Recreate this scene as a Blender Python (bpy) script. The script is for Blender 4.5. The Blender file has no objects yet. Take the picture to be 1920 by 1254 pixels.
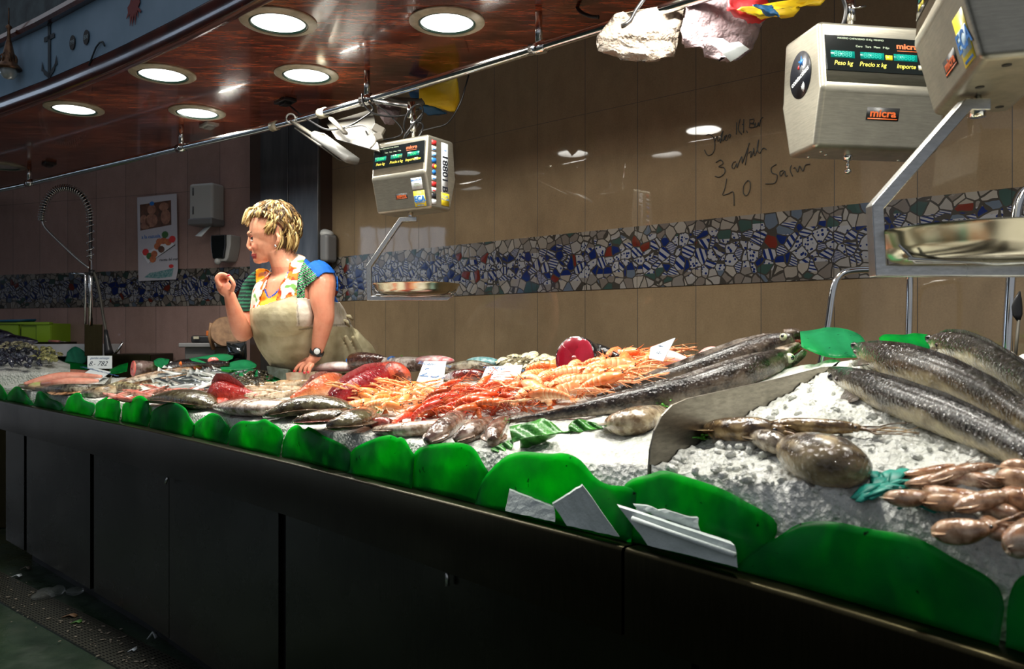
import bpy, bmesh, math, random
import numpy as np
from mathutils import Vector, Matrix, noise
V=Vector; R=random.Random(7)
sc=bpy.context.scene; COL=sc.collection
F=1500.0; CH=1.2           # focal length in pixels of the 1920 wide frame, camera height in metres
def P(px,py,D): return V(((px-960)/F*D, D, CH-(py-627)/F*D))
def atz(px,py,z):
    D=(CH-z)*F/(py-627.0); return P(px,py,D)
def sgn(x): return -1 if x<0 else 1
def lerp(a,b,t): return a+(b-a)*t
def interp(x,xs,ys):
    return float(np.interp(x,xs,ys))
# ------------------------------------------------------------------ materials
def srgb(r,g,b):
    f=lambda c:(c/255/12.92) if c/255<=.04045 else ((c/255+.055)/1.055)**2.4
    return (f(r),f(g),f(b))
MATS={}
def nt(name):
    m=bpy.data.materials.new(name); m.use_nodes=True; t=m.node_tree
    b=t.nodes['Principled BSDF']; MATS[name]=m
    return m,t,b
def L(t,a,b): t.links.new(a,b)
def N(t,ty,**k):
    n=t.nodes.new(ty)
    for a,v in k.items():
        if a.startswith('i_'):
            n.inputs[a[2:].replace('_',' ')].default_value=v
        else: setattr(n,a,v)
    return n
def mixc(t,fac,a,b,blend='MIX'):
    n=t.nodes.new('ShaderNodeMix'); n.data_type='RGBA'; n.blend_type=blend
    for s,v in ((0,fac),(6,a),(7,b)):
        if hasattr(v,'links'): L(t,v,n.inputs[s])
        elif isinstance(v,(int,float)): n.inputs[s].default_value=v
        else: n.inputs[s].default_value=(*v,1)
    return n.outputs[2]
def mth(t,op,a,b=None,c=None):
    n=t.nodes.new('ShaderNodeMath'); n.operation=op
    for i,v in enumerate((a,b,c)):
        if v is None: continue
        if hasattr(v,'links'): L(t,v,n.inputs[i])
        else: n.inputs[i].default_value=v
    return n.outputs[0]
def ramp(t,fac,stops,const=False):
    n=t.nodes.new('ShaderNodeValToRGB'); e=n.color_ramp.elements
    if const: n.color_ramp.interpolation='CONSTANT'
    while len(e)>1: e.remove(e[0])
    e[0].position=stops[0][0]; e[0].color=(*stops[0][1],1)
    for p,c in stops[1:]:
        k=e.new(p); k.color=(*c,1)
    L(t,fac,n.inputs[0]); return n.outputs[0]
def coords(t,kind='Object'):
    return t.nodes.new('ShaderNodeTexCoord').outputs[kind]
def noisef(t,scale,detail=3,rough=.55,vec=None,kind='Object'):
    n=t.nodes.new('ShaderNodeTexNoise'); n.inputs['Scale'].default_value=scale
    n.inputs['Detail'].default_value=detail; n.inputs['Roughness'].default_value=rough
    L(t,vec if vec is not None else coords(t,kind),n.inputs['Vector']); return n.outputs[0]
def bumpn(t,b,h,strength=.3,dist=.002):
    n=t.nodes.new('ShaderNodeBump'); n.inputs['Strength'].default_value=strength; n.inputs['Distance'].default_value=dist
    L(t,h,n.inputs['Height']); L(t,n.outputs[0],b.inputs['Normal'])
def stretch(t,sx,sy,sz,kind='Object',rot=None):
    n=t.nodes.new('ShaderNodeMapping'); n.inputs['Scale'].default_value=(sx,sy,sz)
    if rot: n.inputs['Rotation'].default_value=rot
    L(t,coords(t,kind),n.inputs['Vector']); return n.outputs[0]
def mat(name,col,rough=.5,metal=0,col2=None,nscale=20,namt=1,bump=0,bscale=60,bdist=.002,coat=0,trans=0,emit=None,estr=1,ior=None,sss=0,alpha=1,st=None,spec=None,lo=.35,hi=.65):
    m,t,b=nt(name)
    b.inputs['Base Color'].default_value=(*col,1); b.inputs['Roughness'].default_value=rough; b.inputs['Metallic'].default_value=metal
    b.inputs['Coat Weight'].default_value=coat; b.inputs['Coat Roughness'].default_value=.06; b.inputs['Transmission Weight'].default_value=trans
    if ior: b.inputs['IOR'].default_value=ior
    if spec is not None: b.inputs['Specular IOR Level'].default_value=spec
    if alpha<1: b.inputs['Alpha'].default_value=alpha
    if sss: b.inputs['Subsurface Weight'].default_value=sss; b.inputs['Subsurface Radius'].default_value=(.01,.004,.002); b.inputs['Subsurface Scale'].default_value=1
    if emit: b.inputs['Emission Color'].default_value=(*emit,1); b.inputs['Emission Strength'].default_value=estr
    vec=stretch(t,*st) if st else None
    if col2:
        f=ramp(t,noisef(t,nscale,4,vec=vec),[(lo,(0,0,0)),(hi,(1,1,1))])
        L(t,mixc(t,f,col,col2),b.inputs['Base Color'])
    if bump: bumpn(t,b,noisef(t,bscale,3,vec=vec),bump,bdist)
    return m
def skinmat(name,rough=.3,coat=.5,mottle=30,amt=.4,dark=(.35,.3,.25),bump=.3,bscale=120,bdist=.0015,sss=0,jit=.0,lo=.4,hi=.65,rvar=0,metal=0,trans=0,vor=0,bb=.35,spec=.22):
    """colour from the mesh's own colour attribute, mottled by noise"""
    m,t,b=nt(name)
    at=t.nodes.new('ShaderNodeAttribute'); at.attribute_name='Col'
    c=at.outputs['Color']
    f=ramp(t,noisef(t,mottle,5,.65),[(lo,(0,0,0)),(hi,(amt,amt,amt))])
    c=mixc(t,f,c,mixc(t,1.0,c,dark,'MULTIPLY'))
    if jit:
        oi=t.nodes.new('ShaderNodeObjectInfo'); hs=t.nodes.new('ShaderNodeHueSaturation')
        L(t,mth(t,'MULTIPLY_ADD',oi.outputs['Random'],jit*.05,.5),hs.inputs['Hue'])
        L(t,mth(t,'MULTIPLY_ADD',oi.outputs['Random'],-jit,1+jit*.5),hs.inputs['Value'])
        L(t,c,hs.inputs['Color']); c=hs.outputs[0]
    L(t,c,b.inputs['Base Color'])
    b.inputs['Roughness'].default_value=rough; b.inputs['Coat Weight'].default_value=coat; b.inputs['Coat Roughness'].default_value=.08
    b.inputs['Metallic'].default_value=metal; b.inputs['Transmission Weight'].default_value=trans; b.inputs['Specular IOR Level'].default_value=spec
    if sss: b.inputs['Subsurface Weight'].default_value=sss; b.inputs['Subsurface Radius'].default_value=(.012,.005,.003); b.inputs['Subsurface Scale'].default_value=1
    h=noisef(t,bscale,3)
    if vor:
        v=t.nodes.new('ShaderNodeTexVoronoi'); v.inputs['Scale'].default_value=vor; L(t,coords(t),v.inputs['Vector'])
        h=mth(t,'ADD',h,v.outputs['Distance'])
    if bump: 
        n=t.nodes.new('ShaderNodeBump'); n.inputs['Strength'].default_value=bump; n.inputs['Distance'].default_value=bdist
        L(t,h,n.inputs['Height']); L(t,n.outputs[0],b.inputs['Coat Normal'])
        n2=t.nodes.new('ShaderNodeBump'); n2.inputs['Strength'].default_value=bump*bb; n2.inputs['Distance'].default_value=bdist*.6
        L(t,noisef(t,bscale*(.45 if bb<.5 else 1),3),n2.inputs['Height']); L(t,n2.outputs[0],b.inputs['Normal'])
    return m
# ------------------------------------------------------------------ objects
def tag(o,label=None,cat=None,group=None,kind=None):
    if label: o['label']=label
    if cat: o['category']=cat
    if group: o['group']=group
    if kind: o['kind']=kind
    return o
def thing(name,label,cat,loc=(0,0,0),rot=(0,0,0),group=None):
    o=bpy.data.objects.new(name,None); COL.objects.link(o); o.empty_display_size=.05
    o.location=loc; o.rotation_euler=rot
    return tag(o,label,cat,group)
def wm(o):
    m=o.matrix_basis.copy()
    while o.parent: o=o.parent; m=o.matrix_basis@m
    return m
def copytree(o,parent=None):
    c=o.copy(); COL.objects.link(c); c.parent=parent
    for ch in o.children: copytree(ch,c)
    return c
def align(d,up=V((0,0,1))):
    """matrix whose local x is d, z near up"""
    x=V(d).normalized(); z=V(up)-x*V(up).dot(x)
    if z.length<1e-5: z=V((0,1,0))-x*x.y
    z.normalize(); y=z.cross(x)
    return Matrix((x,y,z)).transposed()
class M:
    def __init__(s): s.v=[]; s.f=[]; s.c=[]; s.col=(1,1,1); s.xf=None
    def av(s,p,c=None):
        p=V(p)
        if s.xf is not None: p=s.xf@p
        s.v.append(p); s.c.append(c or s.col); return len(s.v)-1
    def grid(s,rows,closed=False,cols=None,flip=False):
        """rows: list of lists of points"""
        ids=[[s.av(p,cols[i][j] if cols else None) for j,p in enumerate(r)] for i,r in enumerate(rows)]
        n=len(rows[0])
        for i in range(len(rows)-1):
            for j in range(n if closed else n-1):
                k=(j+1)%n; q=(ids[i][j],ids[i][k],ids[i+1][k],ids[i+1][j])
                s.f.append(q[::-1] if flip else q)
        return ids
    def box(s,c,sz,m=None,bev=0):
        x,y,z=[a/2 for a in sz]; c=V(c); m=m or Matrix.Identity(3)
        ids=[s.av(c+m@V((i*x,j*y,k*z))) for i in(-1,1) for j in(-1,1) for k in(-1,1)]
        for q in((0,1,3,2),(4,6,7,5),(0,4,5,1),(2,3,7,6),(0,2,6,4),(1,5,7,3)): s.f.append(tuple(ids[i] for i in q))
    def ring_loft(s,rings,cap=True,colf=None):
        ids=[[s.av(p,colf(i/(len(rings)-1),j/len(r)) if colf else None) for j,p in enumerate(r)] for i,r in enumerate(rings)]
        n=len(rings[0])
        for i in range(len(rings)-1):
            for j in range(n):
                k=(j+1)%n; s.f.append((ids[i][j],ids[i][k],ids[i+1][k],ids[i+1][j]))
        if cap: s.f.append(tuple(ids[0][::-1])); s.f.append(tuple(ids[-1]))
        return ids
    def tube(s,pts,r,seg=10,up=(0,0,1),flat=1.0,colf=None,cap=True,close=False,sup=1.0,shape=None):
        """loft of (elliptic) rings; r = number, list of r, or list of (half width, half height)"""
        pts=[V(p) for p in pts]; n=len(pts); rr=[]
        if up==(0,0,1) and n>2 and not close:
            ds=[(pts[min(i+1,n-1)]-pts[max(i-1,0)]).normalized() for i in range(n)]
            if max(abs(d.z) for d in ds)>.8:      # carry one frame along the path so that rings never twist
                w=align(ds[0],(0,-1,0)).col[2].copy(); up=[]
                for d in ds:
                    w=(w-d*w.dot(d)); w.normalize(); up.append(w.copy())
        for i,p in enumerate(pts):
            a=r[i] if isinstance(r,(list,tuple)) else r
            w,h=a if isinstance(a,(list,tuple)) else (a,a*flat)
            if close: d=pts[(i+1)%n]-pts[i-1]
            else: d=pts[min(i+1,n-1)]-pts[max(i-1,0)]
            mx=align(d,V(up[i]) if isinstance(up,list) else V(up))
            ring=[]
            for k in range(seg):
                an=2*math.pi*k/seg; cy,cz=math.cos(an),math.sin(an)
                if sup!=1.0: cy=sgn(cy)*abs(cy)**sup; cz=sgn(cz)*abs(cz)**sup
                if shape: cy,cz=shape(i/(n-1),an,cy,cz)
                ring.append(p+mx@V((0,cy*w,cz*h)))
            rr.append(ring)
        if close: rr.append(rr[0]); cap=False
        return s.ring_loft(rr,cap,colf)
    def ball(s,c,r,seg=14,rings=8,m=None,colf=None):
        if not isinstance(r,(list,tuple)): r=(r,r,r)
        m=m or Matrix.Identity(3); c=V(c); rows=[]
        for i in range(rings+1):
            a=-math.pi/2+math.pi*i/rings; a=max(-1.5607,min(1.5607,a)) 
            rows.append([c+m@V((r[0]*math.cos(a)*math.cos(b),r[1]*math.cos(a)*math.sin(b),r[2]*math.sin(a))) for b in [2*math.pi*j/seg for j in range(seg)]])
        return s.ring_loft(rows,True,colf)
    def lathe(s,prof,seg=32,c=(0,0,0),m=None,sx=1,sy=1,a0=0,a1=None,cap=False):
        c=V(c); m=m or Matrix.Identity(3)
        rows=[[c+m@V((r*math.cos(b)*sx,r*math.sin(b)*sy,z)) for b in [2*math.pi*j/seg for j in range(seg)]] for r,z in prof]
        return s.ring_loft(rows,cap)
    def prism(s,poly,mtx,th):
        """poly: 2D outline in local xy of a 4x4 matrix, thickness along local z"""
        n=len(poly); a=[s.av(mtx@V((x,y,0))) for x,y in poly]; b=[s.av(mtx@V((x,y,th))) for x,y in poly]
        s.f.append(tuple(a[::-1])); s.f.append(tuple(b))
        for i in range(n):
            k=(i+1)%n; s.f.append((a[i],a[k],b[k],b[i]))
    def fan(s,outer,inner,th=.0015,nrm=(0,0,1),c1=None,c2=None):
        """thin fin between two polylines of equal length"""
        nrm=V(nrm)*th; 
        A=[[V(p)-nrm*.5 for p in inner],[V(p)-nrm*.5 for p in outer]]; B=[[V(p)+nrm*.5 for p in inner],[V(p)+nrm*.5 for p in outer]]
        k=len(inner); cl=[[c1]*k,[c2 or c1]*k] if c1 else None
        s.grid(A,cols=cl); s.grid(B,cols=cl,flip=True)
    def build(s,name,m,parent=None,world=False,smooth=True,auto=None,bev=0,sub=0,solid=0,origin=None,kind=None,remesh=0,disp=None,rsmooth=2):
        me=bpy.data.meshes.new(name); vs=s.v
        inv=None
        if parent is not None and world: inv=wm(parent).inverted(); vs=[inv@p for p in vs]
        loc=None
        if parent is None:
            if origin is None:
                xs=[p.x for p in vs]; ys=[p.y for p in vs]; zs=[p.z for p in vs]
                loc=V(((min(xs)+max(xs))/2,(min(ys)+max(ys))/2,min(zs)))
            else: loc=V(origin)
            vs=[p-loc for p in vs]
        me.from_pydata([tuple(p) for p in vs],[],[f for f in s.f if len(set(f))>2])
        me.update()
        at=me.color_attributes.new('Col','FLOAT_COLOR','POINT')
        at.data.foreach_set('color',np.array([(*c[:3],1) for c in s.c],dtype=np.float32).ravel())
        for x in (m if isinstance(m,(list,tuple)) else [m]): me.materials.append(MATS[x] if isinstance(x,str) else x)
        o=bpy.data.objects.new(name,me); COL.objects.link(o)
        if parent is not None: o.parent=parent
        else: o.location=loc
        if smooth: me.polygons.foreach_set('use_smooth',[True]*len(me.polygons))
        if solid: k=o.modifiers.new('s','SOLIDIFY'); k.thickness=solid; k.offset=0
        if remesh:
            k=o.modifiers.new('r','REMESH'); k.mode='VOXEL'; k.voxel_size=remesh; k.use_smooth_shade=True
            if rsmooth: k=o.modifiers.new('sm','SMOOTH'); k.factor=.5; k.iterations=rsmooth
        if bev:
            k=o.modifiers.new('b','BEVEL'); k.width=bev; k.segments=3; k.limit_method='ANGLE'; k.angle_limit=math.radians(35)
            k.harden_normals=True
        if sub: k=o.modifiers.new('u','SUBSURF'); k.levels=sub; k.render_levels=sub
        if auto is not None and smooth and not bev:
            a=math.radians(auto); bm=bmesh.new(); bm.from_mesh(me)
            for e in bm.edges:
                if len(e.link_faces)==2 and e.calc_face_angle(0)>a: e.smooth=False
            bm.to_mesh(me); bm.free()
        if kind: o['kind']=kind
        return o
def textm(body,size,mtx,m,name,parent=None,shear=0,align_x='LEFT',ext=.0004,world=True,sx=1.0,wid=0):
    cu=bpy.data.curves.new('t','FONT'); cu.body=body; cu.size=size; cu.extrude=ext; cu.align_x=align_x; cu.align_y='CENTER'; cu.shear=shear; cu.resolution_u=3; cu.offset=wid
    o=bpy.data.objects.new('t',cu); COL.objects.link(o); dg=bpy.context.evaluated_depsgraph_get()
    me=bpy.data.meshes.new_from_object(o.evaluated_get(dg)); bpy.data.objects.remove(o); bpy.data.curves.remove(cu)
    b=M()
    for v in me.vertices: b.av(mtx@V((v.co.x*sx,v.co.y,v.co.z)))
    for p in me.polygons: b.f.append(tuple(p.vertices))
    bpy.data.meshes.remove(me)
    return b.build(name,m,parent,world=world,smooth=False)
def frame(o,x,y):
    """4x4 matrix with origin o, x axis x, y axis y"""
    x=V(x).normalized(); y=(V(y)-x*V(y).dot(x)).normalized(); z=x.cross(y)
    m=Matrix((x,y,z)).transposed().to_4x4(); m.translation=V(o); return m
def smoothpts(pts,k=6):
    """Catmull-Rom through points"""
    pts=[V(p) for p in pts]; out=[]
    for i in range(len(pts)-1):
        p0=pts[max(i-1,0)]; p1=pts[i]; p2=pts[i+1]; p3=pts[min(i+2,len(pts)-1)]
        for j in range(k):
            t=j/k; out.append(.5*((2*p1)+(p2-p0)*t+(2*p0-5*p1+4*p2-p3)*t*t+(3*p1-p0-3*p2+p3)*t**3))
    out.append(pts[-1]); return out
# ------------------------------------------------------------------ plan of the stall (a gently curved ring)
EDGE=[(0,752),(247,800),(540,867),(790,930),(1000,984),(1168,1026),(1480,1112),(1560,1136),(1920,1248)]
ZL=.84
FR=[V(atz(a,b,ZL).xy) for a,b in EDGE]
FR=[FR[0]+V((-.70,.66))*1.6,FR[0]+V((-.72,.69))*.4]+FR+[FR[-1]+V((.50,-.84))*.5,FR[-1]+V((.44,-.87))*1.6]
NRM=[]
for i in range(len(FR)):
    d=(FR[min(i+1,len(FR)-1)]-FR[max(i-1,0)]).normalized(); NRM.append(V((-d.y,d.x)))
ARC=[0]
for i in range(1,len(FR)): ARC.append(ARC[-1]+(FR[i]-FR[i-1]).length)
def off(i,t): return FR[i]+NRM[i]*t
def fpt(s,t):
    """point at arc s (metres from the far left end), t metres in from the front edge"""
    for i in range(len(ARC)-1):
        if s<=ARC[i+1] or i==len(ARC)-2:
            k=(s-ARC[i])/(ARC[i+1]-ARC[i]); n=NRM[i].lerp(NRM[i+1],k).normalized()
            return FR[i].lerp(FR[i+1],k)+n*t
def st(x,y):
    best=None; p=V((x,y))
    for i in range(len(FR)-1):
        a,b=FR[i],FR[i+1]; d=b-a; k=max(0,min(1,(p-a).dot(d)/d.length_squared)); q=a+d*k
        dd=(p-q).length
        if best is None or dd<best[0]:
            n=NRM[i].lerp(NRM[i+1],k); best=(dd,ARC[i]+k*d.length,sgn((p-q).dot(n)))
    return best[1],best[0]*best[2]
def sfront(px,t=0):
    """arc position where the sight line of column px crosses the line t inside the edge"""
    u=(px-960)/F; lo,hi=0,ARC[-1]
    for _ in range(40):
        m=(lo+hi)/2; q=fpt(m,t)
        if q.x/q.y<u if q.y>0 else False: lo=m
        else: hi=m
    return (lo+hi)/2
SK=[sfront(p) for p in (0,300,570,1000,1250)]
def surf(x,y):
    s,t=st(x,y)
    z0=interp(s,SK,[.893,.905,.92,.936,.957]); k=interp(s,SK,[.12,.14,.16,.21,.27])
    return z0+k*t
def tmax(s): return interp(s,SK[:3],[.5,.66,.76])
def pick(px,py,lift=0,lim=True):
    a=.6
    u=(px-960)/F; w=(py-627)/F
    while a<7:
        x,y,z=u*a,a,CH-w*a
        s,t=st(x,y)
        if t>.0 and z<surf(x,y)+lift: return V((x,y,z))
        if lim and t>tmax(s)+.05: return V((x,y,z))
        a+=.008
    return V((x,y,z))
def onfront(px,py,t):
    s=sfront(px,t); q=fpt(s,t); return V((q.x,q.y,CH-(py-627)/F*q.y))
def onsurf(s,t,lift=0):
    q=fpt(s,t); return V((q.x,q.y,surf(q.x,q.y)+lift))
# ------------------------------------------------------------------ setting: walls, canopy, floor
def wallmat(name,c1,c2,grout,ox,tw=.262,rows=(.89,1.39,2.145)):
    m,t,b=nt(name)
    sp=t.nodes.new('ShaderNodeSeparateXYZ'); L(t,coords(t),sp.inputs[0])
    x=mth(t,'ADD',sp.outputs[0],ox); cell=mth(t,'FLOOR',mth(t,'DIVIDE',x,tw)); fr=mth(t,'FRACT',mth(t,'DIVIDE',x,tw))
    j=mth(t,'MAXIMUM',mth(t,'LESS_THAN',fr,.010),0)
    for z in rows:
        j=mth(t,'MAXIMUM',j,mth(t,'LESS_THAN',mth(t,'ABSOLUTE',mth(t,'SUBTRACT',sp.outputs[2],z)),.0009))
    wn=t.nodes.new('ShaderNodeTexWhiteNoise'); wn.noise_dimensions='1D'; L(t,cell,wn.inputs['W'])
    f=ramp(t,noisef(t,9,6,.7,stretch(t,1,1,.6)),[(.3,(0,0,0)),(.7,(1,1,1))])
    c=mixc(t,f,c1,c2); c=mixc(t,mth(t,'MULTIPLY',wn.outputs[0],.22),c,(.10,.075,.05))
    f2=ramp(t,noisef(t,160,2,.6),[(.35,(0,0,0)),(.75,(1,1,1))]); c=mixc(t,mth(t,'MULTIPLY',f2,.18),c,(.05,.035,.025))
    c=mixc(t,j,c,grout); L(t,c,b.inputs['Base Color'])
    L(t,mth(t,'MULTIPLY_ADD',f,.03,.015),b.inputs['Roughness']); b.inputs['Specular IOR Level'].default_value=.45
    L(t,mth(t,'MULTIPLY_ADD',j,.5,mth(t,'MULTIPLY_ADD',f,.03,.015)),b.inputs['Roughness'])
    bumpn(t,b,noisef(t,5,2),.04,.01)
    return m
wallmat('taupe_tile',(.235,.168,.098),(.18,.128,.074),(.03,.025,.02),.0)
wallmat('rosy_tile',(.38,.25,.22),(.30,.195,.17),(.03,.025,.022),.0)
def mosaicmat():
    m,t,b=nt('broken_tile_mosaic')
    sp=t.nodes.new('ShaderNodeSeparateXYZ'); co=coords(t); L(t,co,sp.inputs[0])
    vec=stretch(t,1,1,1)
    wob=t.nodes.new('ShaderNodeTexNoise'); wob.inputs['Scale'].default_value=14; L(t,vec,wob.inputs[0])
    vv=t.nodes.new('ShaderNodeVectorMath'); vv.operation='MULTIPLY_ADD'; L(t,wob.outputs['Color'],vv.inputs[0]); vv.inputs[1].default_value=(.02,.02,.02); L(t,vec,vv.inputs[2])
    def vor(scale,feat):
        v=t.nodes.new('ShaderNodeTexVoronoi'); v.feature=feat; v.inputs['Scale'].default_value=scale; L(t,vv.outputs[0],v.inputs['Vector']); return v
    e1=vor(25,'DISTANCE_TO_EDGE').outputs['Distance']; c1=vor(25,'F1').outputs['Color']
    s1=t.nodes.new('ShaderNodeSeparateColor'); L(t,c1,s1.inputs[0])
    plain=ramp(t,s1.outputs[0],[(0,(.42,.37,.30)),(.2,(.26,.22,.18)),(.38,(.5,.45,.37)),(.52,(.16,.20,.25)),(.62,(.45,.42,.37)),(.78,(.30,.27,.23)),(.9,(.06,.11,.09))],True)
    # painted shards: blue strokes over white
    w=t.nodes.new('ShaderNodeTexVoronoi'); w.feature='F1'; w.inputs['Scale'].default_value=75; L(t,vv.outputs[0],w.inputs['Vector'])
    st_=mth(t,'GREATER_THAN',mth(t,'SINE',mth(t,'MULTIPLY',mth(t,'ADD',sp.outputs[0],mth(t,'MULTIPLY',s1.outputs[1],mth(t,'MULTIPLY',sp.outputs[2],4))),mth(t,'MULTIPLY_ADD',s1.outputs[2],260,120))),.15)
    blob=mth(t,'LESS_THAN',w.outputs['Distance'],.36)
    half=mth(t,'LESS_THAN',s1.outputs[0],.5); pat=mth(t,'ADD',mth(t,'MULTIPLY',st_,half),mth(t,'MULTIPLY',blob,mth(t,'SUBTRACT',1,half)))
    solidb=mth(t,'GREATER_THAN',s1.outputs[2],.82)
    pat=mth(t,'MAXIMUM',pat,solidb)
    paint=mixc(t,pat,(.5,.5,.5),(.012,.03,.16))
    red=mth(t,'GREATER_THAN',s1.outputs[1],.965); paint=mixc(t,red,paint,(.22,.035,.02))
    mid=mth(t,'LESS_THAN',mth(t,'ABSOLUTE',mth(t,'SUBTRACT',sp.outputs[2],1.512)),mth(t,'MULTIPLY_ADD',s1.outputs[1],.05,.045))
    c=mixc(t,mid,plain,paint)
    c=mixc(t,mth(t,'LESS_THAN',e1,.055),c,(.08,.07,.055))
    fr=mth(t,'FRACT',mth(t,'DIVIDE',sp.outputs[0],.262)); c=mixc(t,mth(t,'LESS_THAN',fr,.008),c,(.04,.035,.03))
    c=mixc(t,1.0,c,(.40,.40,.42),'MULTIPLY')
    L(t,c,b.inputs['Base Color']); b.inputs['Roughness'].default_value=.16
    bumpn(t,b,e1,.25,.004)
mosaicmat()
def wallobj(a,b,z0,z1,name,m,th=.08,inset=0):
    """vertical slab from plan point a to b; local x runs along it, local z is world z"""
    a=V(a).to_3d(); b=V(b).to_3d(); d=b-a; L_=d.length
    mm=M(); mm.box((L_/2,(th/2-inset) if inset==0 else -inset/2,(z0+z1)/2),(L_,th if inset==0 else inset,z1-z0))
    me=mm.build(name,m,origin=(0,0,0),smooth=False,kind='structure')
    me.location=a; me.rotation_euler=(0,0,math.atan2(d.y,d.x)); return me
NW=V((.654,.757)); DW=V((-.757,.654))
def wp(s): return NW*2.80+DW*s
SK_=4.58
KP=wp(SK_)
# walls run left to right so that local +y points away from the camera
LW=KP+V((-2.115,.75)).normalized()*5.0
offx=wp(1.2206+.262*12)
def alignstart(a,b,ref,tw=.262):
    d=(b-a).normalized(); k=(ref-a).dot(d)%tw; return a+d*(k-tw)
RA=alignstart(wp(SK_),wp(-3.4),wp(1.2206))
wallobj(RA,wp(-3.4),0,3.6,'wall_right','taupe_tile')
wallobj(LW,KP,0,3.6,'wall_left','rosy_tile')
wallobj(RA,wp(-3.4),1.39,1.64,'trim_1','broken_tile_mosaic',inset=.004)
wallobj(LW,KP,1.39,1.635,'trim_2','broken_tile_mosaic',inset=.004)
# floor
def floormat():
    m,t,b=nt('wet_floor'); f=ramp(t,noisef(t,2.2,6,.7),[(.35,(.008,.016,.009)),(.55,(.02,.034,.02)),(.75,(.045,.055,.035))])
    L(t,f,b.inputs['Base Color']); r=ramp(t,noisef(t,4,4,.6),[(.4,(.12,)*3),(.65,(.5,)*3)]); L(t,r,b.inputs['Roughness']); bumpn(t,b,noisef(t,40,4),.25,.004)
floormat()
mm=M(); mm.box((-3,1,-.05),(26,18,.1)); mm.build('floor','wet_floor',smooth=False,kind='structure')
# steel column where the two wall runs meet
mat('column_steel',(.22,.21,.20),.28,.9,(.10,.10,.10),3,st=(3,3,.6),bump=.05,bscale=30)
mat('dark_brown',(.05,.03,.022),.25)
c0=P(488,600,4.80).xy; c1=P(596,600,4.50).xy
cd=V((c1.x-c0.x,c1.y-c0.y)); cn=V((-cd.y,cd.x)).normalized()
r=thing('steel_column','tall brushed steel clad column behind the woman, joined down the middle','column',((c0+c1)/2).to_3d()); 
mid=(c0+c1)/2
for a,b in((c0,mid-cd*.006),(mid+cd*.006,c1)):
    mm=M(); q=(a+b)/2+cn*.01; mm.box((q.x,q.y,1.7),((b-a).length,.02,3.4),align(cd.to_3d())); mm.build('cladding_sheet','column_steel',r,world=True,bev=.003)
mm=M(); q=(c0+c1)/2+cn*.13; mm.box((q.x,q.y,1.7),(cd.length*.98,.22,3.4),align(cd.to_3d())); mm.build('column_core','dark_brown',r,world=True,smooth=False)
q=c0-cd*.11+cn*.06; mm=M(); mm.box((q.x,q.y,1.7),(cd.length*.22,.1,3.4),align(cd.to_3d())); mm.build('side_strip','dark_brown',r,world=True,smooth=False)
# ------------------------------------------------------------------ canopy: glossy mahogany ceiling
HC=1.05; ZC=CH+HC
CF=[V(atz(a,b,ZC).xy) for a,b in((0,212),(100,176),(230,123),(345,69),(470,6))]
CF=[CF[0]+V((-.86,.50))*3.0,CF[0]+V((-.83,.56))*1.2]+CF+[CF[-1]+V((.74,-.67))*1.0,CF[-1]+V((.72,-.69))*3.6]
CB=[V(atz(a,b,ZC).xy) for a,b in((0,350),(170,316),(340,272),(515,228),(690,180),(990,90),(1290,-4))]
CB=[CB[0]+V((-.86,.50))*1.6]+CB+[CB[-1]+V((.757,-.654))*2.8]
def resamp(pts,n):
    pts=[V(p) for p in pts]; a=[0]
    for i in range(1,len(pts)): a.append(a[-1]+(pts[i]-pts[i-1]).length)
    out=[]
    for j in range(n):
        s=a[-1]*j/(n-1)
        out.append(V([interp(s,a,[p[k] for p in pts]) for k in range(len(pts[0]))]))
    return out
def plankmat():
    m,t,b=nt('mahogany_planks')
    rot=(0,0,-math.atan2(.62,.79)); vec=stretch(t,1,1,1,rot=rot)
    sp=t.nodes.new('ShaderNodeSeparateXYZ'); L(t,vec,sp.inputs[0])
    row=mth(t,'DIVIDE',sp.outputs[1],.14); fr=mth(t,'FRACT',row); cell=mth(t,'FLOOR',row)
    wn=t.nodes.new('ShaderNodeTexWhiteNoise'); wn.noise_dimensions='1D'; L(t,cell,wn.inputs['W'])
    g=noisef(t,6,8,.72,stretch(t,1.2,8,1,rot=rot)); g2=noisef(t,3,6,.7,stretch(t,1,2.2,1,rot=rot))
    c=ramp(t,mth(t,'MULTIPLY_ADD',g,.6,mth(t,'MULTIPLY',g2,.4)),[(.41,(.02,.004,.003)),(.47,(.13,.024,.010)),(.53,(.26,.055,.020)),(.61,(.44,.13,.05))])
    c=mixc(t,mth(t,'MULTIPLY',wn.outputs[0],.45),c,(.05,.010,.006))
    c=mixc(t,mth(t,'LESS_THAN',fr,.02),c,(.01,.003,.002))
    L(t,c,b.inputs['Base Color']); b.inputs['Roughness'].default_value=.22; b.inputs['Coat Weight'].default_value=.4; b.inputs['Coat Roughness'].default_value=.06
    bumpn(t,b,noisef(t,3,2,.5),.12,.004)
plankmat()
mat('mahogany_trim',(.11,.022,.012),.18,col2=(.03,.008,.006),nscale=8,st=(1,1,1),coat=.8)
mm=M(); n=48; A=resamp(CF,n); B=resamp(CB,n)
rows=[[ (p.x,p.y,ZC) for p in A],[(p.x,p.y,ZC) for p in B]]
mm.grid(rows); mm.grid([[(x,y,z+.06) for x,y,z in r_] for r_ in rows],flip=True); mm.grid([rows[1],[(x,y,z+.06) for x,y,z in rows[1]]])
mm.build('ceiling','mahogany_planks',smooth=False,origin=(0,0,0),kind='structure')
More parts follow.
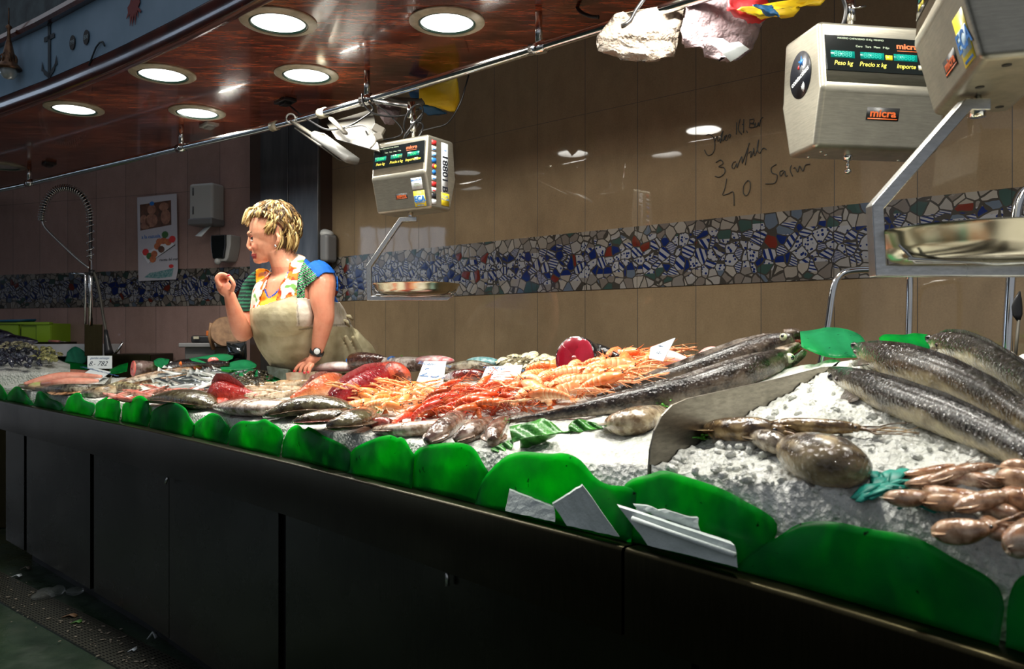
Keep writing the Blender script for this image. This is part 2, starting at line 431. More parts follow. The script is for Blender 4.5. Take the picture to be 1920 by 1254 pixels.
# rounded moulding and front fascia of the canopy (trim)
def sweep(path,prof,closed=True):
    """prof: list of (outward,z); outward = towards the customer side"""
    mm=M(); rows=[]
    for i,p in enumerate(path):
        d=(path[min(i+1,len(path)-1)]-path[max(i-1,0)]).normalized(); nn=V((d.y,-d.x))
        if nn.dot(V((-.65,-.76)))<0: nn=-nn
        rows.append([V((p.x+nn.x*a,p.y+nn.y*a,z)) for a,z in prof])
    mm.grid(rows,closed=closed); return mm
sweep(A,[(-.03,ZC-.006),(0,ZC-.018),(.022,ZC-.014),(.034,ZC+.008),(.034,ZC+.05),(.02,ZC+.06),(-.03,ZC+.06)]).build('trim_3','mahogany_trim',smooth=True,auto=40,kind='structure')
mat('sign_blue',(.24,.36,.48),.4,col2=(.17,.28,.38),nscale=4)
mat('sign_dark',(.02,.03,.036),.6,col2=(.06,.09,.10),nscale=12)
mat('decal_navy',(.022,.035,.045),.5); mat('decal_red',(.20,.012,.008),.5); mat('decal_black',(.008,.008,.008),.4); mat('decal_pale',(.25,.33,.36),.5)
sweep(A,[(.03,ZC+.055),(.03,ZC+.30),(.01,ZC+.30),(.01,ZC+.055)]).build('trim_4','sign_blue',smooth=True,auto=30,kind='structure')
sweep(A,[(.0,ZC+.285),(.055,ZC+.285),(.062,ZC+.30),(.055,ZC+.325),(.0,ZC+.325)]).build('trim_5','mahogany_trim',smooth=True,auto=30,kind='structure')
sweep(A,[(.0,ZC+.32),(.02,ZC+.32),(.02,ZC+.9),(.0,ZC+.9)]).build('trim_6','sign_dark',smooth=True,auto=30,kind='structure')
def signxf(px,dz=0):
    """frame on the sign face at pixel column px"""
    u=(px-960)/F
    for i in range(len(A)-1):
        a,b=A[i],A[i+1]
        if a.x/a.y<=u<=b.x/b.y:
            k=(u-a.x/a.y)/(b.x/b.y-a.x/a.y); p=a.lerp(b,k); d=(b-a).normalized(); nn=V((d.y,-d.x))
            if nn.dot(V((-.65,-.76)))<0: nn=-nn
            p=p+nn*.0335
            return frame((p.x,p.y,ZC+.18+dz),(d.x,d.y,0),(0,0,1)),p.y
def spx(px,py):
    m,D=signxf(px); z=CH-(py-627)/F*D; m.translation.z=z; return m
# anchor
sg=thing('anchor_emblem','dark anchor painted on the blue canopy sign','emblem',spx(103,90).translation)
m0=spx(108,90); mm=M()
for (x0,y0,x1,y1) in((-.012,-.13,.012,.10),(-.05,.035,.05,.055)): 
    mm.prism([(x0,y0),(x1,y0),(x1,y1),(x0,y1)],m0,.001)
ring=[(.02*math.cos(a),.11+.02*math.sin(a)) for a in [i*math.pi/6 for i in range(12)]]; mm.prism(ring,m0,.001)
mm.prism([(-.065,-.07),(-.05,-.105),(0,-.13),(.05,-.105),(.065,-.07),(.045,-.085),(0,-.108),(-.045,-.085)],m0,.001)
mm.prism([(-.068,-.045),(-.05,-.09),(-.075,-.085)],m0,.001); mm.prism([(.068,-.045),(.075,-.085),(.05,-.09)],m0,.001)
mm.build('anchor','decal_navy',sg,world=True,smooth=False)
for px,py,tx in((152,80,'799'),(178,70,'800')):
    m1=spx(px,py); sg=thing('stall_number_disc','black round disc reading %s on the blue canopy sign'%tx,'number sign',m1.translation,group='stall numbers on the canopy sign')
    mm=M(); mm.prism([(.024*math.cos(a),.030*math.sin(a)) for a in [i*math.pi/12 for i in range(24)]],m1,.002); mm.build('disc','decal_black',sg,world=True,smooth=False)
    textm(tx,.026,m1@Matrix.Translation((0,0,.0022)),'decal_pale','number',sg,align_x='CENTER')
m2=spx(268,18); mm=M()
lob=[(-.06,-.02),(-.045,.0),(-.05,.02),(-.03,.03),(-.02,.05),(-.005,.03),(.01,.06),(.02,.035),(.03,.05),(.05,.075),(.085,.07),(.06,.05),(.045,.03),(.05,.015),(.035,.0),(.06,-.02),(.05,-.025),(.03,-.01),(.035,-.04),(.02,-.012),(.012,-.06),(.004,-.015),(-.012,-.06),(-.015,-.02),(-.03,-.055),(-.03,-.01)]
mm.prism(lob,m2,.0012); tag(mm.build('lobster_emblem','decal_red',smooth=False),'red lobster painted on the blue canopy sign','emblem')
m3=spx(200,88); mm=M(); mm.tube([m3@V((x,y,.003)) for x,y in((-.07,-.06),(-.04,-.03),(-.01,0),(.02,.012),(.045,.01),(.06,-.01))],.0035,6)
tag(mm.build('fish_hook_emblem','decal_navy'),'curved dark line painted on the sign right of the number discs','emblem')
mat('brass_old',(.20,.11,.06),.35,.7,col2=(.07,.035,.02),nscale=40)
mat('frosted_glass',(.30,.34,.33),.25,0,trans=.3)
# carved bracket lamp in front of the sign
m4=spx(52,100); b0=m4.translation; lm=thing('bracket_lantern','ornate bronze hanging lamp with a frosted shade in front of the blue sign','lamp',b0)
ax=m4.to_3x3()
mm=M(); c=b0+ax@V((0,0,.045)); mm.lathe([(.004,.115),(.014,.105),(.006,.09),(.008,.05),(.014,.03),(.02,.0),(.026,-.03),(.032,-.055),(.05,-.075),(.052,-.083),(.02,-.085)],16,c)
for k in range(7):
    a=k*.9; mm.tube([c+V((.03*math.cos(a),.03*math.sin(a),-.06)),c+V((.034*math.cos(a),.034*math.sin(a),-.03)),c+V((.024*math.cos(a),.024*math.sin(a),-.015))],[.005,.004,.001],6)
mm.build('body','brass_old',lm,world=True)
mm=M(); mm.lathe([(.03,-.083),(.036,-.105),(.02,-.125),(.001,-.128)],16,c); mm.build('lamp_shade','frosted_glass',lm,world=True)
mm=M(); mm.tube([c+V((0,0,.11)),c+V((0,0,.19))],.003,6); mm.build('hanging_rod','brass_old',lm,world=True)
mm=M(); m5=spx(4,130); 
for k in range(6): mm.lathe([(.012,.0),(.016,.012),(.012,.024)],8,m5.translation+m5.to_3x3()@V((0,-.09+.03*k,.012)))
tag(mm.build('rope_ornament','decal_black'),'dark knotted rope ornament at the left end of the sign','ornament')
# ------------------------------------------------------------------ downlights
mat('cream_ring',(.42,.39,.29),.35,.1,col2=(.3,.28,.2),nscale=30)
mat('lamp_glass',(1,1,1),.2,emit=(1,1,.97),estr=2.6)
mat('lamp_glass_off',(.5,.48,.5),.3,col2=(.3,.3,.32),nscale=60)
mat('ring_gasket',(.02,.06,.045),.3)
def downlight(x,y,label,on=True,energy=10):
    r=thing('downlight',label,'ceiling light',(x,y,ZC),group='round downlights in the mahogany canopy')
    mm=M(); mm.lathe([(.094,-.003),(.098,-.011),(.118,-.009),(.127,-.004),(.127,.0)],40); mm.build('trim_ring','cream_ring',r,smooth=True,auto=50)
    mm=M(); mm.lathe([(.088,-.004),(.0895,-.010),(.0945,-.010),(.096,-.004)],40); mm.build('gasket','ring_gasket',r)
    mm=M(); mm.lathe([(.0005,-.006),(.05,-.0058),(.089,-.004)],40); mm.build('diffuser','lamp_glass' if on else 'lamp_glass_off',r)
    if on:
        l=bpy.data.lights.new('downlight_lamp','AREA'); l.shape='DISK'; l.size=.17; l.energy=energy; l.spread=math.radians(156); l.color=(1,.97,.88)
        o=bpy.data.objects.new('downlight_lamp',l); COL.objects.link(o); o.parent=r; o.location=(0,0,-.013)
    return r
LP=[(522,40,'large bright downlight at the top, left one of the front pair'),(838,40,'large bright downlight at the top nearest the towel rail'),
    (305,138,'bright downlight in the middle of the outer row'),(575,139,'bright downlight in the middle of the inner row above the clamp lamps'),
    (139,203,'bright downlight farthest left in the outer row'),(370,210,'bright downlight beside the second rail post')]
for a,b,l in LP:
    p=atz(a,b,ZC); downlight(p.x,p.y,l)
p=atz(5,311,ZC); downlight(p.x,p.y,'unlit grey downlight at the far left end',False)
for x,y in((-.163,2.15),(.457,1.62),(1.03,1.13)): downlight(x,y,'downlight of the outer row above the near end of the counter',True)
for x,y in((.41,2.14),(1.03,1.6)): downlight(x,y,'downlight of the inner row above the near end of the counter',True)
# ------------------------------------------------------------------ counter
def steel(name,c1,c2,rough,sx=(40,40,2),bump=.04,sc=6):
    m,t,b=nt(name); f=noisef(t,sc,5,.7,stretch(t,*sx)); g=noisef(t,3,5,.65)
    c=mixc(t,ramp(t,f,[(.3,(0,0,0)),(.7,(1,1,1))]),c1,c2); c=mixc(t,ramp(t,g,[(.42,(0,0,0)),(.7,(.55,)*3)]),c,tuple(a*.5 for a in c2))
    L(t,c,b.inputs['Base Color']); b.inputs['Metallic'].default_value=1
    L(t,mth(t,'MULTIPLY_ADD',g,.25,rough-.1),b.inputs['Roughness']); bumpn(t,b,f,bump,.002); return m
steel('counter_steel',(.040,.034,.017),(.028,.024,.011),.30)
steel('panel_steel',(.052,.048,.032),(.034,.031,.020),.24)
steel('bright_steel',(.62,.62,.60),(.45,.45,.43),.25,(30,3,30))
steel('scale_steel',(.50,.47,.38),(.36,.34,.28),.36,(4,4,40)); MATS['scale_steel'].node_tree.nodes['Principled BSDF'].inputs['Metallic'].default_value=.85
steel('divider_steel',(.36,.33,.27),(.20,.18,.15),.42,(6,6,30))
mat('chrome',(.75,.75,.73),.12,1)
mat('black_gap',(.004,.004,.004),.6)
def sec(s0,s1,prof,n=None):
    """extrude a profile of (t,z) along the counter edge between two arcs"""
    mm=M(); n=n or max(2,int((s1-s0)/.12)+2); rows=[]
    for i in range(n):
        s=s0+(s1-s0)*i/(n-1); rows.append([(*fpt(s,min(a,tmax(s)+.0+(a>.78)*.02)),z) for a,z in prof])
    mm.ring_loft(rows,True); return mm
S0=sfront(-90); S1=ARC[-1]
SS=sfront(1168)
q=fpt(sfront(600),.4)
CT=thing('display_counter','long curved stainless steel fish counter with dark base panels','counter',(q.x,q.y,0))
lip=[(.0,ZL-.150),(.0,ZL-.008),(.003,ZL-.002),(.009,ZL),(.06,ZL-.002),(.06,ZL-.012),(.010,ZL-.012),(.010,ZL-.150)]
for a,b in((S0,SS-.0035),(SS+.0035,S1)): sec(a,b,lip).build('fascia','counter_steel',CT,world=True,auto=50)
sec(sfront(11),S1-.02,[(.05,.10),(.05,ZL-.02),(.82,ZL-.02),(.82,.10)]).build('base_body','black_gap',CT,world=True,auto=30)
sec(sfront(20),S1-.02,[(.10,.0),(.10,.10),(.80,.10),(.80,.0)]).build('kickboard','black_gap',CT,world=True,auto=30)
sec(S0,S1-.02,[(.06,ZL-.03),(.06,ZL-.004),(.82,ZL-.004),(.82,ZL-.03)]).build('tray_floor','counter_steel',CT,world=True,auto=30)
pj=[(11,45),(50,169),(176,316.5),(317.5,522),(536,1297),(1312,2400)]
for a,b in pj:
    s0,s1=sfront(a,.03),sfront(b,.03) if b<2300 else S1-.03
    sec(s0,s1,[(.03,.085),(.03,ZL-.10),(.045,ZL-.10),(.045,.085)]).build('base_panel','panel_steel',CT,world=True,auto=30)
# small pegs below the lip
for px,dx,h in((840,0,.035),(317,.012,.03)):
    s=sfront(px,.02); p=fpt(s,.018); mm=M(); mm.tube([(p.x,p.y,ZL-.152),(p.x-dx,p.y,ZL-.152-h)],.005,8); mm.build('drain_peg','bright_steel',CT,world=True)
# back rail under the goods, seen from behind the counter
sec(sfront(560),S1-.02,[(.76,ZL-.03),(.76,.99),(.785,.99),(.785,ZL-.03)]).build('rear_upstand','counter_steel',CT,world=True,auto=30)
# ------------------------------------------------------------------ crushed ice
def icemat():
    m,t,b=nt('crushed_ice')
    f=ramp(t,noisef(t,7,6,.75),[(.38,(.70,.70,.66)),(.54,(.56,.57,.52)),(.72,(.28,.30,.26))])
    sp=ramp(t,noisef(t,55,5,.8),[(.60,(0,0,0)),(.70,(.75,.75,.75))]); c=mixc(t,sp,f,(.10,.10,.085))
    L(t,c,b.inputs['Base Color']); b.inputs['Roughness'].default_value=.28; b.inputs['Subsurface Weight'].default_value=.15
    b.inputs['Subsurface Radius'].default_value=(.02,.02,.02); b.inputs['Subsurface Scale'].default_value=1
    v=t.nodes.new('ShaderNodeTexVoronoi'); v.inputs['Scale'].default_value=90; L(t,coords(t),v.inputs['Vector'])
    bumpn(t,b,mth(t,'ADD',v.outputs['Distance'],noisef(t,140,3)),.85,.006)
icemat()
def icegrid(s0,s1,name,label,t0=.066,amp=.01,ns=None,nt_=60,f=26,crumb=True,zoff=0):
    mm=M(); ns=ns or int((s1-s0)/.012); rows=[]
    for i in range(ns+1):
        s=s0+(s1-s0)*i/ns; tm=tmax(s); row=[]
        for j in range(nt_+1):
            t=t0+(tm-t0)*j/nt_; q=fpt(s,t); z=surf(q.x,q.y)+zoff
            z+=amp*(noise.noise(V((q.x*f,q.y*f,1)))+.6*noise.noise(V((q.x*f*2.7,q.y*f*2.7,4)))+.8*noise.noise(V((q.x*5,q.y*5,9))))
            row.append((q.x,q.y,z))
        q=fpt(s,tm); rows.append([(*fpt(s,t0),ZL-.003)]+row+[(q.x,q.y,ZL-.003)])
    mm.grid(rows,flip=True)
    o=mm.build(name,'crushed_ice',kind='stuff'); tag(o,label,'ice'); return o
SD=sfront(1205,.05)
icegrid(S0+.05,SD-.001,'crushed_ice','crushed ice spread under the fish left of the steel divider',amp=.005,nt_=40)
icegrid(SD+.006,S1-.3,'crushed_ice','mound of crushed ice under the eels right of the steel divider',amp=.011,f=30,nt_=90,ns=260)
# loose ice lumps on the right mound
mm=M(); R2=random.Random(3)
for k in range(900):
    s=SD+.03+R2.random()*1.1; t=.06+R2.random()**1.3*.7; p=onsurf(s,t,.002); r=.003+R2.random()**2*.008
    m_=Matrix.Rotation(R2.random()*6,3,'X')@Matrix.Rotation(R2.random()*6,3,'Z'); mm.ball(p,(r*1.1,r*.8,r*.6),6,4,m_)
tag(mm.build('ice_lumps','crushed_ice',smooth=False,kind='stuff'),'loose lumps of ice scattered over the mound around the squid','ice')
# ------------------------------------------------------------------ divider plate
def divider():
    r=None; prof=[(.0,.87),(.0,.965),(.004,1.0),(.016,1.032),(.036,1.056),(.066,1.074),(.11,1.083),(.18,1.089),(.40,1.107),(.60,1.127),(.66,1.128),(.66,.87)]
    s=SD; mm=M(); a=[];b=[]
    for t,z in prof:
        q=fpt(s,.062+t); a.append(V((q.x,q.y,z)))
    d=(fpt(s,.5)-fpt(s,.05)).normalized(); nn=V((d.y,-d.x)).to_3d()
    mt=frame(a[0],d.to_3d(),(0,0,1)); q0=a[0]
    poly=[((p-q0).dot(d.to_3d()),p.z-q0.z) for p in a]
    mm.prism(poly,mt,.004); o=mm.build('steel_divider','divider_steel',smooth=False,bev=.001)
    tag(o,'upright steel divider plate with a rounded corner between hake and squid','divider')
divider()
# ------------------------------------------------------------------ green plastic leaf border
def leafmat(name,c1,c2,tr,rough=.32):
    m,t,b=nt(name); out=[n for n in t.nodes if n.type=='OUTPUT_MATERIAL'][0]
    f=ramp(t,noisef(t,9,4,.6),[(.35,(0,0,0)),(.7,(1,1,1))]); c=mixc(t,f,c1,c2)
    sp=ramp(t,noisef(t,60,2,.5),[(.70,(0,0,0)),(.76,(1,1,1))]); c=mixc(t,sp,c,(.004,.03,.01))
    L(t,c,b.inputs['Base Color']); b.inputs['Roughness'].default_value=rough
    tn=t.nodes.new('ShaderNodeBsdfTranslucent'); L(t,mixc(t,1.0,c,tr,'MULTIPLY'),tn.inputs['Color'])
    ms=t.nodes.new('ShaderNodeMixShader'); ms.inputs[0].default_value=.80; L(t,b.outputs[0],ms.inputs[1]); L(t,tn.outputs[0],ms.inputs[2]); L(t,ms.outputs[0],out.inputs[0])
    bumpn(t,b,noisef(t,12,3),.2,.006)
leafmat('green_plastic',(.003,.44,.085),(.002,.26,.07),(1.0,1.6,.4))
leafmat('pale_green_plastic',(.06,.56,.27),(.04,.44,.20),(.8,1.1,.7))
leafmat('teal_plastic',(.10,.55,.38),(.05,.42,.28),(.9,1,.9))
LEAVES=[ # list of (px,py) crest points from left to right
 [(-45,752),(-38,722),(-12,716),(4,724),(12,735),(15,748)],
 [(14,748),(18,733),(34,724),(46,737),(58,750),(64,763)],
 [(63,763),(66,745),(76,733),(90,745),(108,752),(119,765)],
 [(118,768),(125,752),(140,737),(150,738),(160,750),(176,758),(178,772)],
 [(177,775),(182,757),(195,746),(210,743),(222,752),(229,768)],
 [(228,775),(234,757),(252,745),(268,742),(278,757),(283,780)],
 [(282,785),(290,768),(308,757),(328,754),(345,765),(358,782),(366,800)],
 [(365,800),(372,788),(388,778),(402,774),(416,783),(428,795),(432,812)],
 [(431,812),(438,797),(455,789),(480,790),(495,785),(510,791),(523,802),(531,820)],
 [(531,830),(537,809),(548,800),(562,796),(572,806),(578,800),(600,813),(630,826),(655,845),(662,858)],
 [(652,886),(660,850),(676,834),(705,821),(735,815),(742,821),(752,820),(768,838),(780,852)],
 [(770,895),(774,860),(790,838),(820,832),(848,829),(872,832),(890,845),(908,868),(917,885)],
 [(893,935),(905,905),(925,877),(948,855),(975,847),(1010,848),(1035,850),(1060,849),(1085,862),(1110,890),(1140,907),(1178,912),(1192,925)],
 [(1160,960),(1175,905),(1215,890),(1245,882),(1290,893),(1340,912),(1390,935),(1430,955),(1452,975),(1456,992),(1447,1008)],
 [(1386,1060),(1415,1030),(1455,1008),(1492,984),(1530,977),(1580,979),(1640,993),(1700,1003),(1750,1022),(1800,1050),(1845,1078),(1872,1106),(1882,1140)],
 [(1890,1150),(1893,1110),(1915,1080),(1990,1060),(2080,1090),(2150,1150),(2180,1220)],
]
def resamp1(pts,n): return resamp([V(p) for p in pts],n)
for i,lf in enumerate(LEAVES):
    tt=.046+(.005 if i%2 else 0)+.001*(i%3); n=30; cr=[V((p.x,p.y)) for p in resamp1(smoothpts([(a,b,0) for a,b in lf],6),n)]
    top=[]
    for k,p in enumerate(cr):
        top.append(onfront(p.x,p.y,tt+.0*math.sin(k)))
    sa,sb=sfront(cr[0].x+3,tt),sfront(cr[-1].x-3,tt)
    rows=[]; m_=9
    for j in range(m_+1):
        k=j/m_; row=[]
        for a,p in enumerate(top):
            fa=a/(n-1); s_=lerp(sa,sb,fa); q=fpt(s_,tt-.008); base=V((q.x,q.y,ZL-.001)) 
            x=base.lerp(p,k); bulge=.006*math.sin(math.pi*k)*math.sin(math.pi*fa)+.004*math.sin(fa*17+i)*k
            nn=(fpt(s_,tt+.1)-q).normalized(); x=x-V((nn.x,nn.y,0))*bulge; row.append(x)
        rows.append(row)
    mm=M(); mm.grid(rows); o=mm.build('plastic_leaf','green_plastic',solid=.0016)
    pos=['farthest left','second from the left end','third from the left end','fourth from the left end','fifth from the left end','sixth from the left end','below the brown flatfish head','below the pale ray fish','below the left green sole','below the right green soles, notched at its crest','below the long pale squid','below the brown squid trio','behind the two smaller polystyrene pieces','behind the large polystyrene piece','large one at the right below the squid heap','cut off by the right edge of the photo'][i]
    tag(o,'green plastic leaf of the front border, '+pos,'plastic leaf','green plastic leaves along the counter edge')
# ------------------------------------------------------------------ seafood helpers
skinmat('fish_skin',.28,.7,26,1.0,(.16,.12,.09),.9,170,.003,lo=.42,hi=.58,vor=150)
skinmat('eel_skin',.26,.8,14,.8,(.24,.18,.12),1,110,.0042,lo=.42,hi=.6,vor=130)
skinmat('slick_skin',.22,1.0,34,.95,(.30,.22,.15),.8,90,.004,sss=.04,lo=.42,hi=.58,vor=60)
skinmat('shell_skin',.30,.6,60,.45,(.6,.25,.12),.3,200,.001,sss=.08,jit=.35)
skinmat('silver_skin',.22,.7,40,.3,(.4,.4,.4),.2,150,.001,jit=.4,metal=.25)
skinmat('mussel_skin',.22,.8,40,.6,(.3,.3,.3),.4,120,.001,jit=.6)
skinmat('meat_skin',.28,.6,35,.5,(.75,.35,.3),.35,90,.002,sss=.25)
skinmat('knobbly_skin',.25,.8,25,.6,(.45,.2,.2),.9,60,.006,vor=110,bb=1.2)
mat('eye_black',(.004,.004,.006),.08,coat=1)
mat('eye_pale',(.55,.55,.38),.15,coat=1)
mat('flesh_red',(.30,.03,.03),.25,col2=(.14,.01,.012),nscale=20,coat=.6,sss=.2)
mat('mouth_pink',(.32,.10,.08),.3,coat=.5)
mat('card_white',(.72,.76,.76),.35,col2=(.6,.66,.68),nscale=8,sss=.0)
mat('ink_blue',(.04,.10,.22),.5); mat('ink_dark',(.02,.03,.05),.5)
def C(*a): return srgb(*a)
def mixv(a,b,k): return tuple(lerp(x,y,max(0,min(1,k))) for x,y in zip(a,b))
def backbelly(back,side,belly,lo=-.35,hi=.35,bars=None):
    def f(u,a):
        z=math.sin(2*math.pi*a)+.35*noise.noise(V((u*9,math.cos(a*6.283)*2,math.sin(a*6.283)*2)))
        c=mixv(belly,side,(z-lo+.35)/.5) if z<lo+.2 else mixv(side,back,(z-hi+.3)/.5)
        return c
    return f
def ppath(pts,lift=0,hs=None):
    """pixel waypoints -> centre points resting on the ice; each (px,py) with half thickness hs"""
    out=[]
    for i,p in enumerate(pts):
        h=hs[i] if hs else .02
        out.append(pick(p[0],p[1],h*.85+(p[2] if len(p)>2 else lift)))
    return out
def monotone(W,k=2):
    for _ in range(k):
        W=[W[0]]+[(W[i-1]+W[i]*2+W[i+1])/4 for i in range(1,len(W)-1)]+[W[-1]]
    return W
def fishpx(name,label,cat,pr,cf,m='fish_skin',lift=0,flat=1.0,eye=None,eyer=.006,tail=None,fin=None,group=None,mouth=None,seg=20,k=5,shape=None,eyecol='eye_pale',nose=True):
    """pr: list of (px,py,rpx[,lift]) from tail to head"""
    pts=[]; rs=[]
    for q in pr:
        c=pick(q[0],q[1],.02); r=q[2]*c.y/F; c=pick(q[0],q[1],r*.85+(q[3] if len(q)>3 else lift)); pts.append(c); rs.append(q[2]*c.y/F)
    pts=monotone(pts,1)
    sp=smoothpts([(p.x,p.y,p.z) for p in pts],k); sr=[x.x for x in smoothpts([(r,0,0) for r in rs],k)]
    sr=[max(r,.001) for r in sr]
    root=thing(name,label,cat,sp[len(sp)//2]-V((0,0,sr[len(sr)//2])),group=group)
    mm=M(); mm.tube(sp,[(r*flat,r) for r in sr],seg,colf=cf,shape=shape); mm.build('body',m,root,world=True)
    n=len(sp)
    def at(u):
        x=u*(n-1); i=min(int(x),n-2); return sp[i].lerp(sp[i+1],x-i), lerp(sr[i],sr[i+1],x-i), (sp[min(i+1,n-1)]-sp[max(i-1,0)]).normalized()
    if eye:
        for (u,ang) in eye:
            p,r,d=at(u); mx=align(d); w=mx@V((0,math.cos(ang)*r*flat,math.sin(ang)*r)); e=M(); q=p+w*.93; e.ball(q,eyer,12,8); eo=e.build('eye',eyecol,root,world=True)
            e=M(); out=w.normalized(); cam=(V((0,0,CH))-q).normalized(); e.ball(q+(out*.6+cam*.4).normalized()*eyer*.62,eyer*.52,10,6); e.build('pupil','eye_black',eo,world=True)
    if tail:
        p,r,d=sp[0],sr[0],(sp[0]-sp[2]).normalized(); mx=align(d); L_,w_,c=tail; mm=M(); ax=mx@V((0,0,1)) if not isinstance(w_,tuple) else mx@V((0,1,0)); w_=w_[0] if isinstance(w_,tuple) else w_
        inner=[p+ax*r*t for t in(-1,-.5,0,.5,1)]; outer=[p+d*L_*(1-.25*(1-abs(t)))+ax*w_*t for t in(-1,-.5,0,.5,1)]
        mm.fan(outer,inner,.0015,mx@V((0,1,0)),c,mixv(c,(0,0,0),.3)); mm.build('tail_fin',m,root,world=True)
    if fin:
        for (u0,u1,ang,h,c) in fin:
            inner=[];outer=[]
            for j in range(9):
                p,r,d=at(lerp(u0,u1,j/8)); mx=align(d); a=mx@V((0,math.cos(ang)*flat,math.sin(ang))); inner.append(p+a*r*.93); outer.append(p+a*(r+h*math.sin(math.pi*(j+.6)/9.2)*(1+.12*(j%2)))-d*h*.4)
            mm=M(); mm.fan(outer,inner,.0015,mx@V((0,-math.sin(ang),math.cos(ang))),c,mixv(c,(1,1,1),.1)); mm.build('fin',m,root,world=True)
    return root,at
BR=C(74,62,48); 
# --- the two hake lying over the divider
hk=lambda:backbelly(C(40,31,26),C(92,78,66),C(180,168,150),-.5,.3)
hakegrp=None
r,at=fishpx('hake','upper of the two long grey-brown hake, head raised at the right with its eye showing','fish',
 [(1120,744,5),(1200,720,13),(1300,694,17),(1400,662,22),(1445,645,21),(1472,638,16),(1486,635,11)],hk(),'fish_skin',.012,.8,eye=[(.88,math.pi-.45)],eyer=.010,fin=[(.15,.75,1.2,.012,C(110,95,80))],k=7); rU=r
r,at=fishpx('hake','lower long hake in front, wide pale eye and open toothy mouth pointing right','fish',
 [(958,789,4),(1050,777,10),(1150,758,18),(1230,745,24),(1300,732,26),(1400,699,29),(1445,680,25),(1468,672,19),(1484,668,12)],hk(),'fish_skin',.004,.8,eye=[(.87,math.pi-.12)],eyer=.0135,tail=(.03,.012,C(70,60,50)),fin=[(.12,.80,.9,.014,C(95,82,70)),(.55,.68,-.9,.05,C(100,90,80))],k=7)
def hjaw(root,D,upper,lower,inn,teeth,c1,c2,r1):
    for nm,pl,c in(('upper_jaw',upper,c1),('lower_jaw',lower,c2)):
        mm=M(); mm.col=c; mm.tube(smoothpts([P(x,y,D+dz) for x,y,dz,r_ in pl],4),[(v.x*1.5,v.x) for v in smoothpts([(q[3]*D/F,0,0) for q in pl],4)],14); mm.build(nm,'fish_skin',root,world=True)
    mm=M(); mm.tube([P(x,y,D+.004) for x,y,_ in inn],[(q[2]*D/F*1.2,q[2]*D/F) for q in inn],12); mo=mm.build('mouth_lining','flesh_red',root,world=True)
    if teeth:
        mm=M()
        for k in range(12):
            u=k/11*(len(teeth)-1); i=min(int(u),len(teeth)-2); x=lerp(teeth[i][0],teeth[i+1][0],u-i); y=lerp(teeth[i][1],teeth[i+1][1],u-i)
            q=P(x,y,D-.012); mm.tube([q,q+V((-.002,0,.005))],[.0009,.0002],5)
        mm.build('teeth','card_white',mo,world=True)
DH=pick(1485,668,.02).y-.01
hjaw(r,DH,[(1462,664,0,14),(1478,655,0,10),(1490,648,0,6),(1498,644,0,3)],[(1452,692,0,9),(1472,684,0,8),(1490,674,0,6.5),(1504,664,0,5),(1509,657,0,3)],
 [(1466,675,8),(1482,665,8),(1496,656,6),(1503,654,3)],[(1478,679),(1492,669),(1504,660)],C(130,115,98),C(190,180,165),0)
hjaw(rU,DH+.05,[(1472,630,0,9),(1486,627,0,8),(1495,628,0,7),(1500,634,0,4)],[(1482,645,0,8),(1494,648,0,6),(1502,650,0,4)],[(1486,638,7),(1497,640,6),(1503,644,4)],None,C(96,80,66),C(160,145,130),0)
# --- three conger eels on the right mound
def eelc(dark,mid,pale):
    def f(u,a):
        z=math.sin(2*math.pi*a); n_=.18*math.sin(u*23)+.1*math.sin(u*61+a*9)
        return mixv(pale,mid,(z+.30+n_)/.3) if z<.15 else mixv(mid,dark,(z-.2+n_)/.3)
    return f
ec=eelc(C(12,9,7),C(40,31,22),C(178,165,130))
EG=None
for lab,pr,c,lf in (
 ('conger eel farthest back at the right, grey with a greenish head',[(2050,800,16),(1990,760,24),(1920,708,30),(1870,676,30),(1815,652,29),(1775,645,25),(1755,641,16),(1744,638,6)],eelc(C(40,35,28),C(84,74,56),C(180,168,130)),.02),
 ('middle conger eel with a blunt brown head against the green leaves',[(2060,880,14),(1990,830,24),(1920,782,31),(1862,742,35),(1800,713,35),(1725,690,36),(1668,675,32),(1632,664,24),(1612,655,15),(1604,650,6)],eelc(C(34,26,18),C(82,66,44),C(190,172,130)),.018),
 ('front conger eel, dark glossy back and pale belly, nearest the squid',[(2080,950,12),(1990,888,26),(1920,846,34),(1855,813,37),(1783,783,38),(1712,758,36),(1652,736,33),(1606,717,27),(1576,704,18),(1558,695,8)],ec,.004)):
    r,at=fishpx('conger_eel',lab,'fish',pr,c,'eel_skin',lf,.85,eye=[(.93,.55 if 'front' not in lab else -.45)],eyer=.008,k=7,seg=26,eyecol='eye_black',
      fin=[(.25,.8,1.35,.008,C(50,42,34)),(.72,.80,-.35 if 'front' not in lab else -.6,.03,C(70,58,44))])
    p,rr,d=at(.955); mx=align(d); mm=M(); mm.col=C(60,40,34)
    mm.tube([p+d*.02+mx@V((0,rr*.5,-rr*.35)),p+mx@V((0,rr*.78,-rr*.42)),p-d*.04+mx@V((0,rr*.87,-rr*.42))],[.0015,.0025,.001],6); mm.build('mouth','eel_skin',r,world=True); mm=M(); mm.col=C(60,40,34)
    mm.tube([p-d*.10+mx@V((0,rr*1.15,.2*rr)),p-d*.105+mx@V((0,rr*1.28,-.2*rr)),p-d*.10+mx@V((0,rr*1.15,-.7*rr))],[.002,.005,.002],6)
    mm.build('gill_slit','eel_skin',r,world=True)
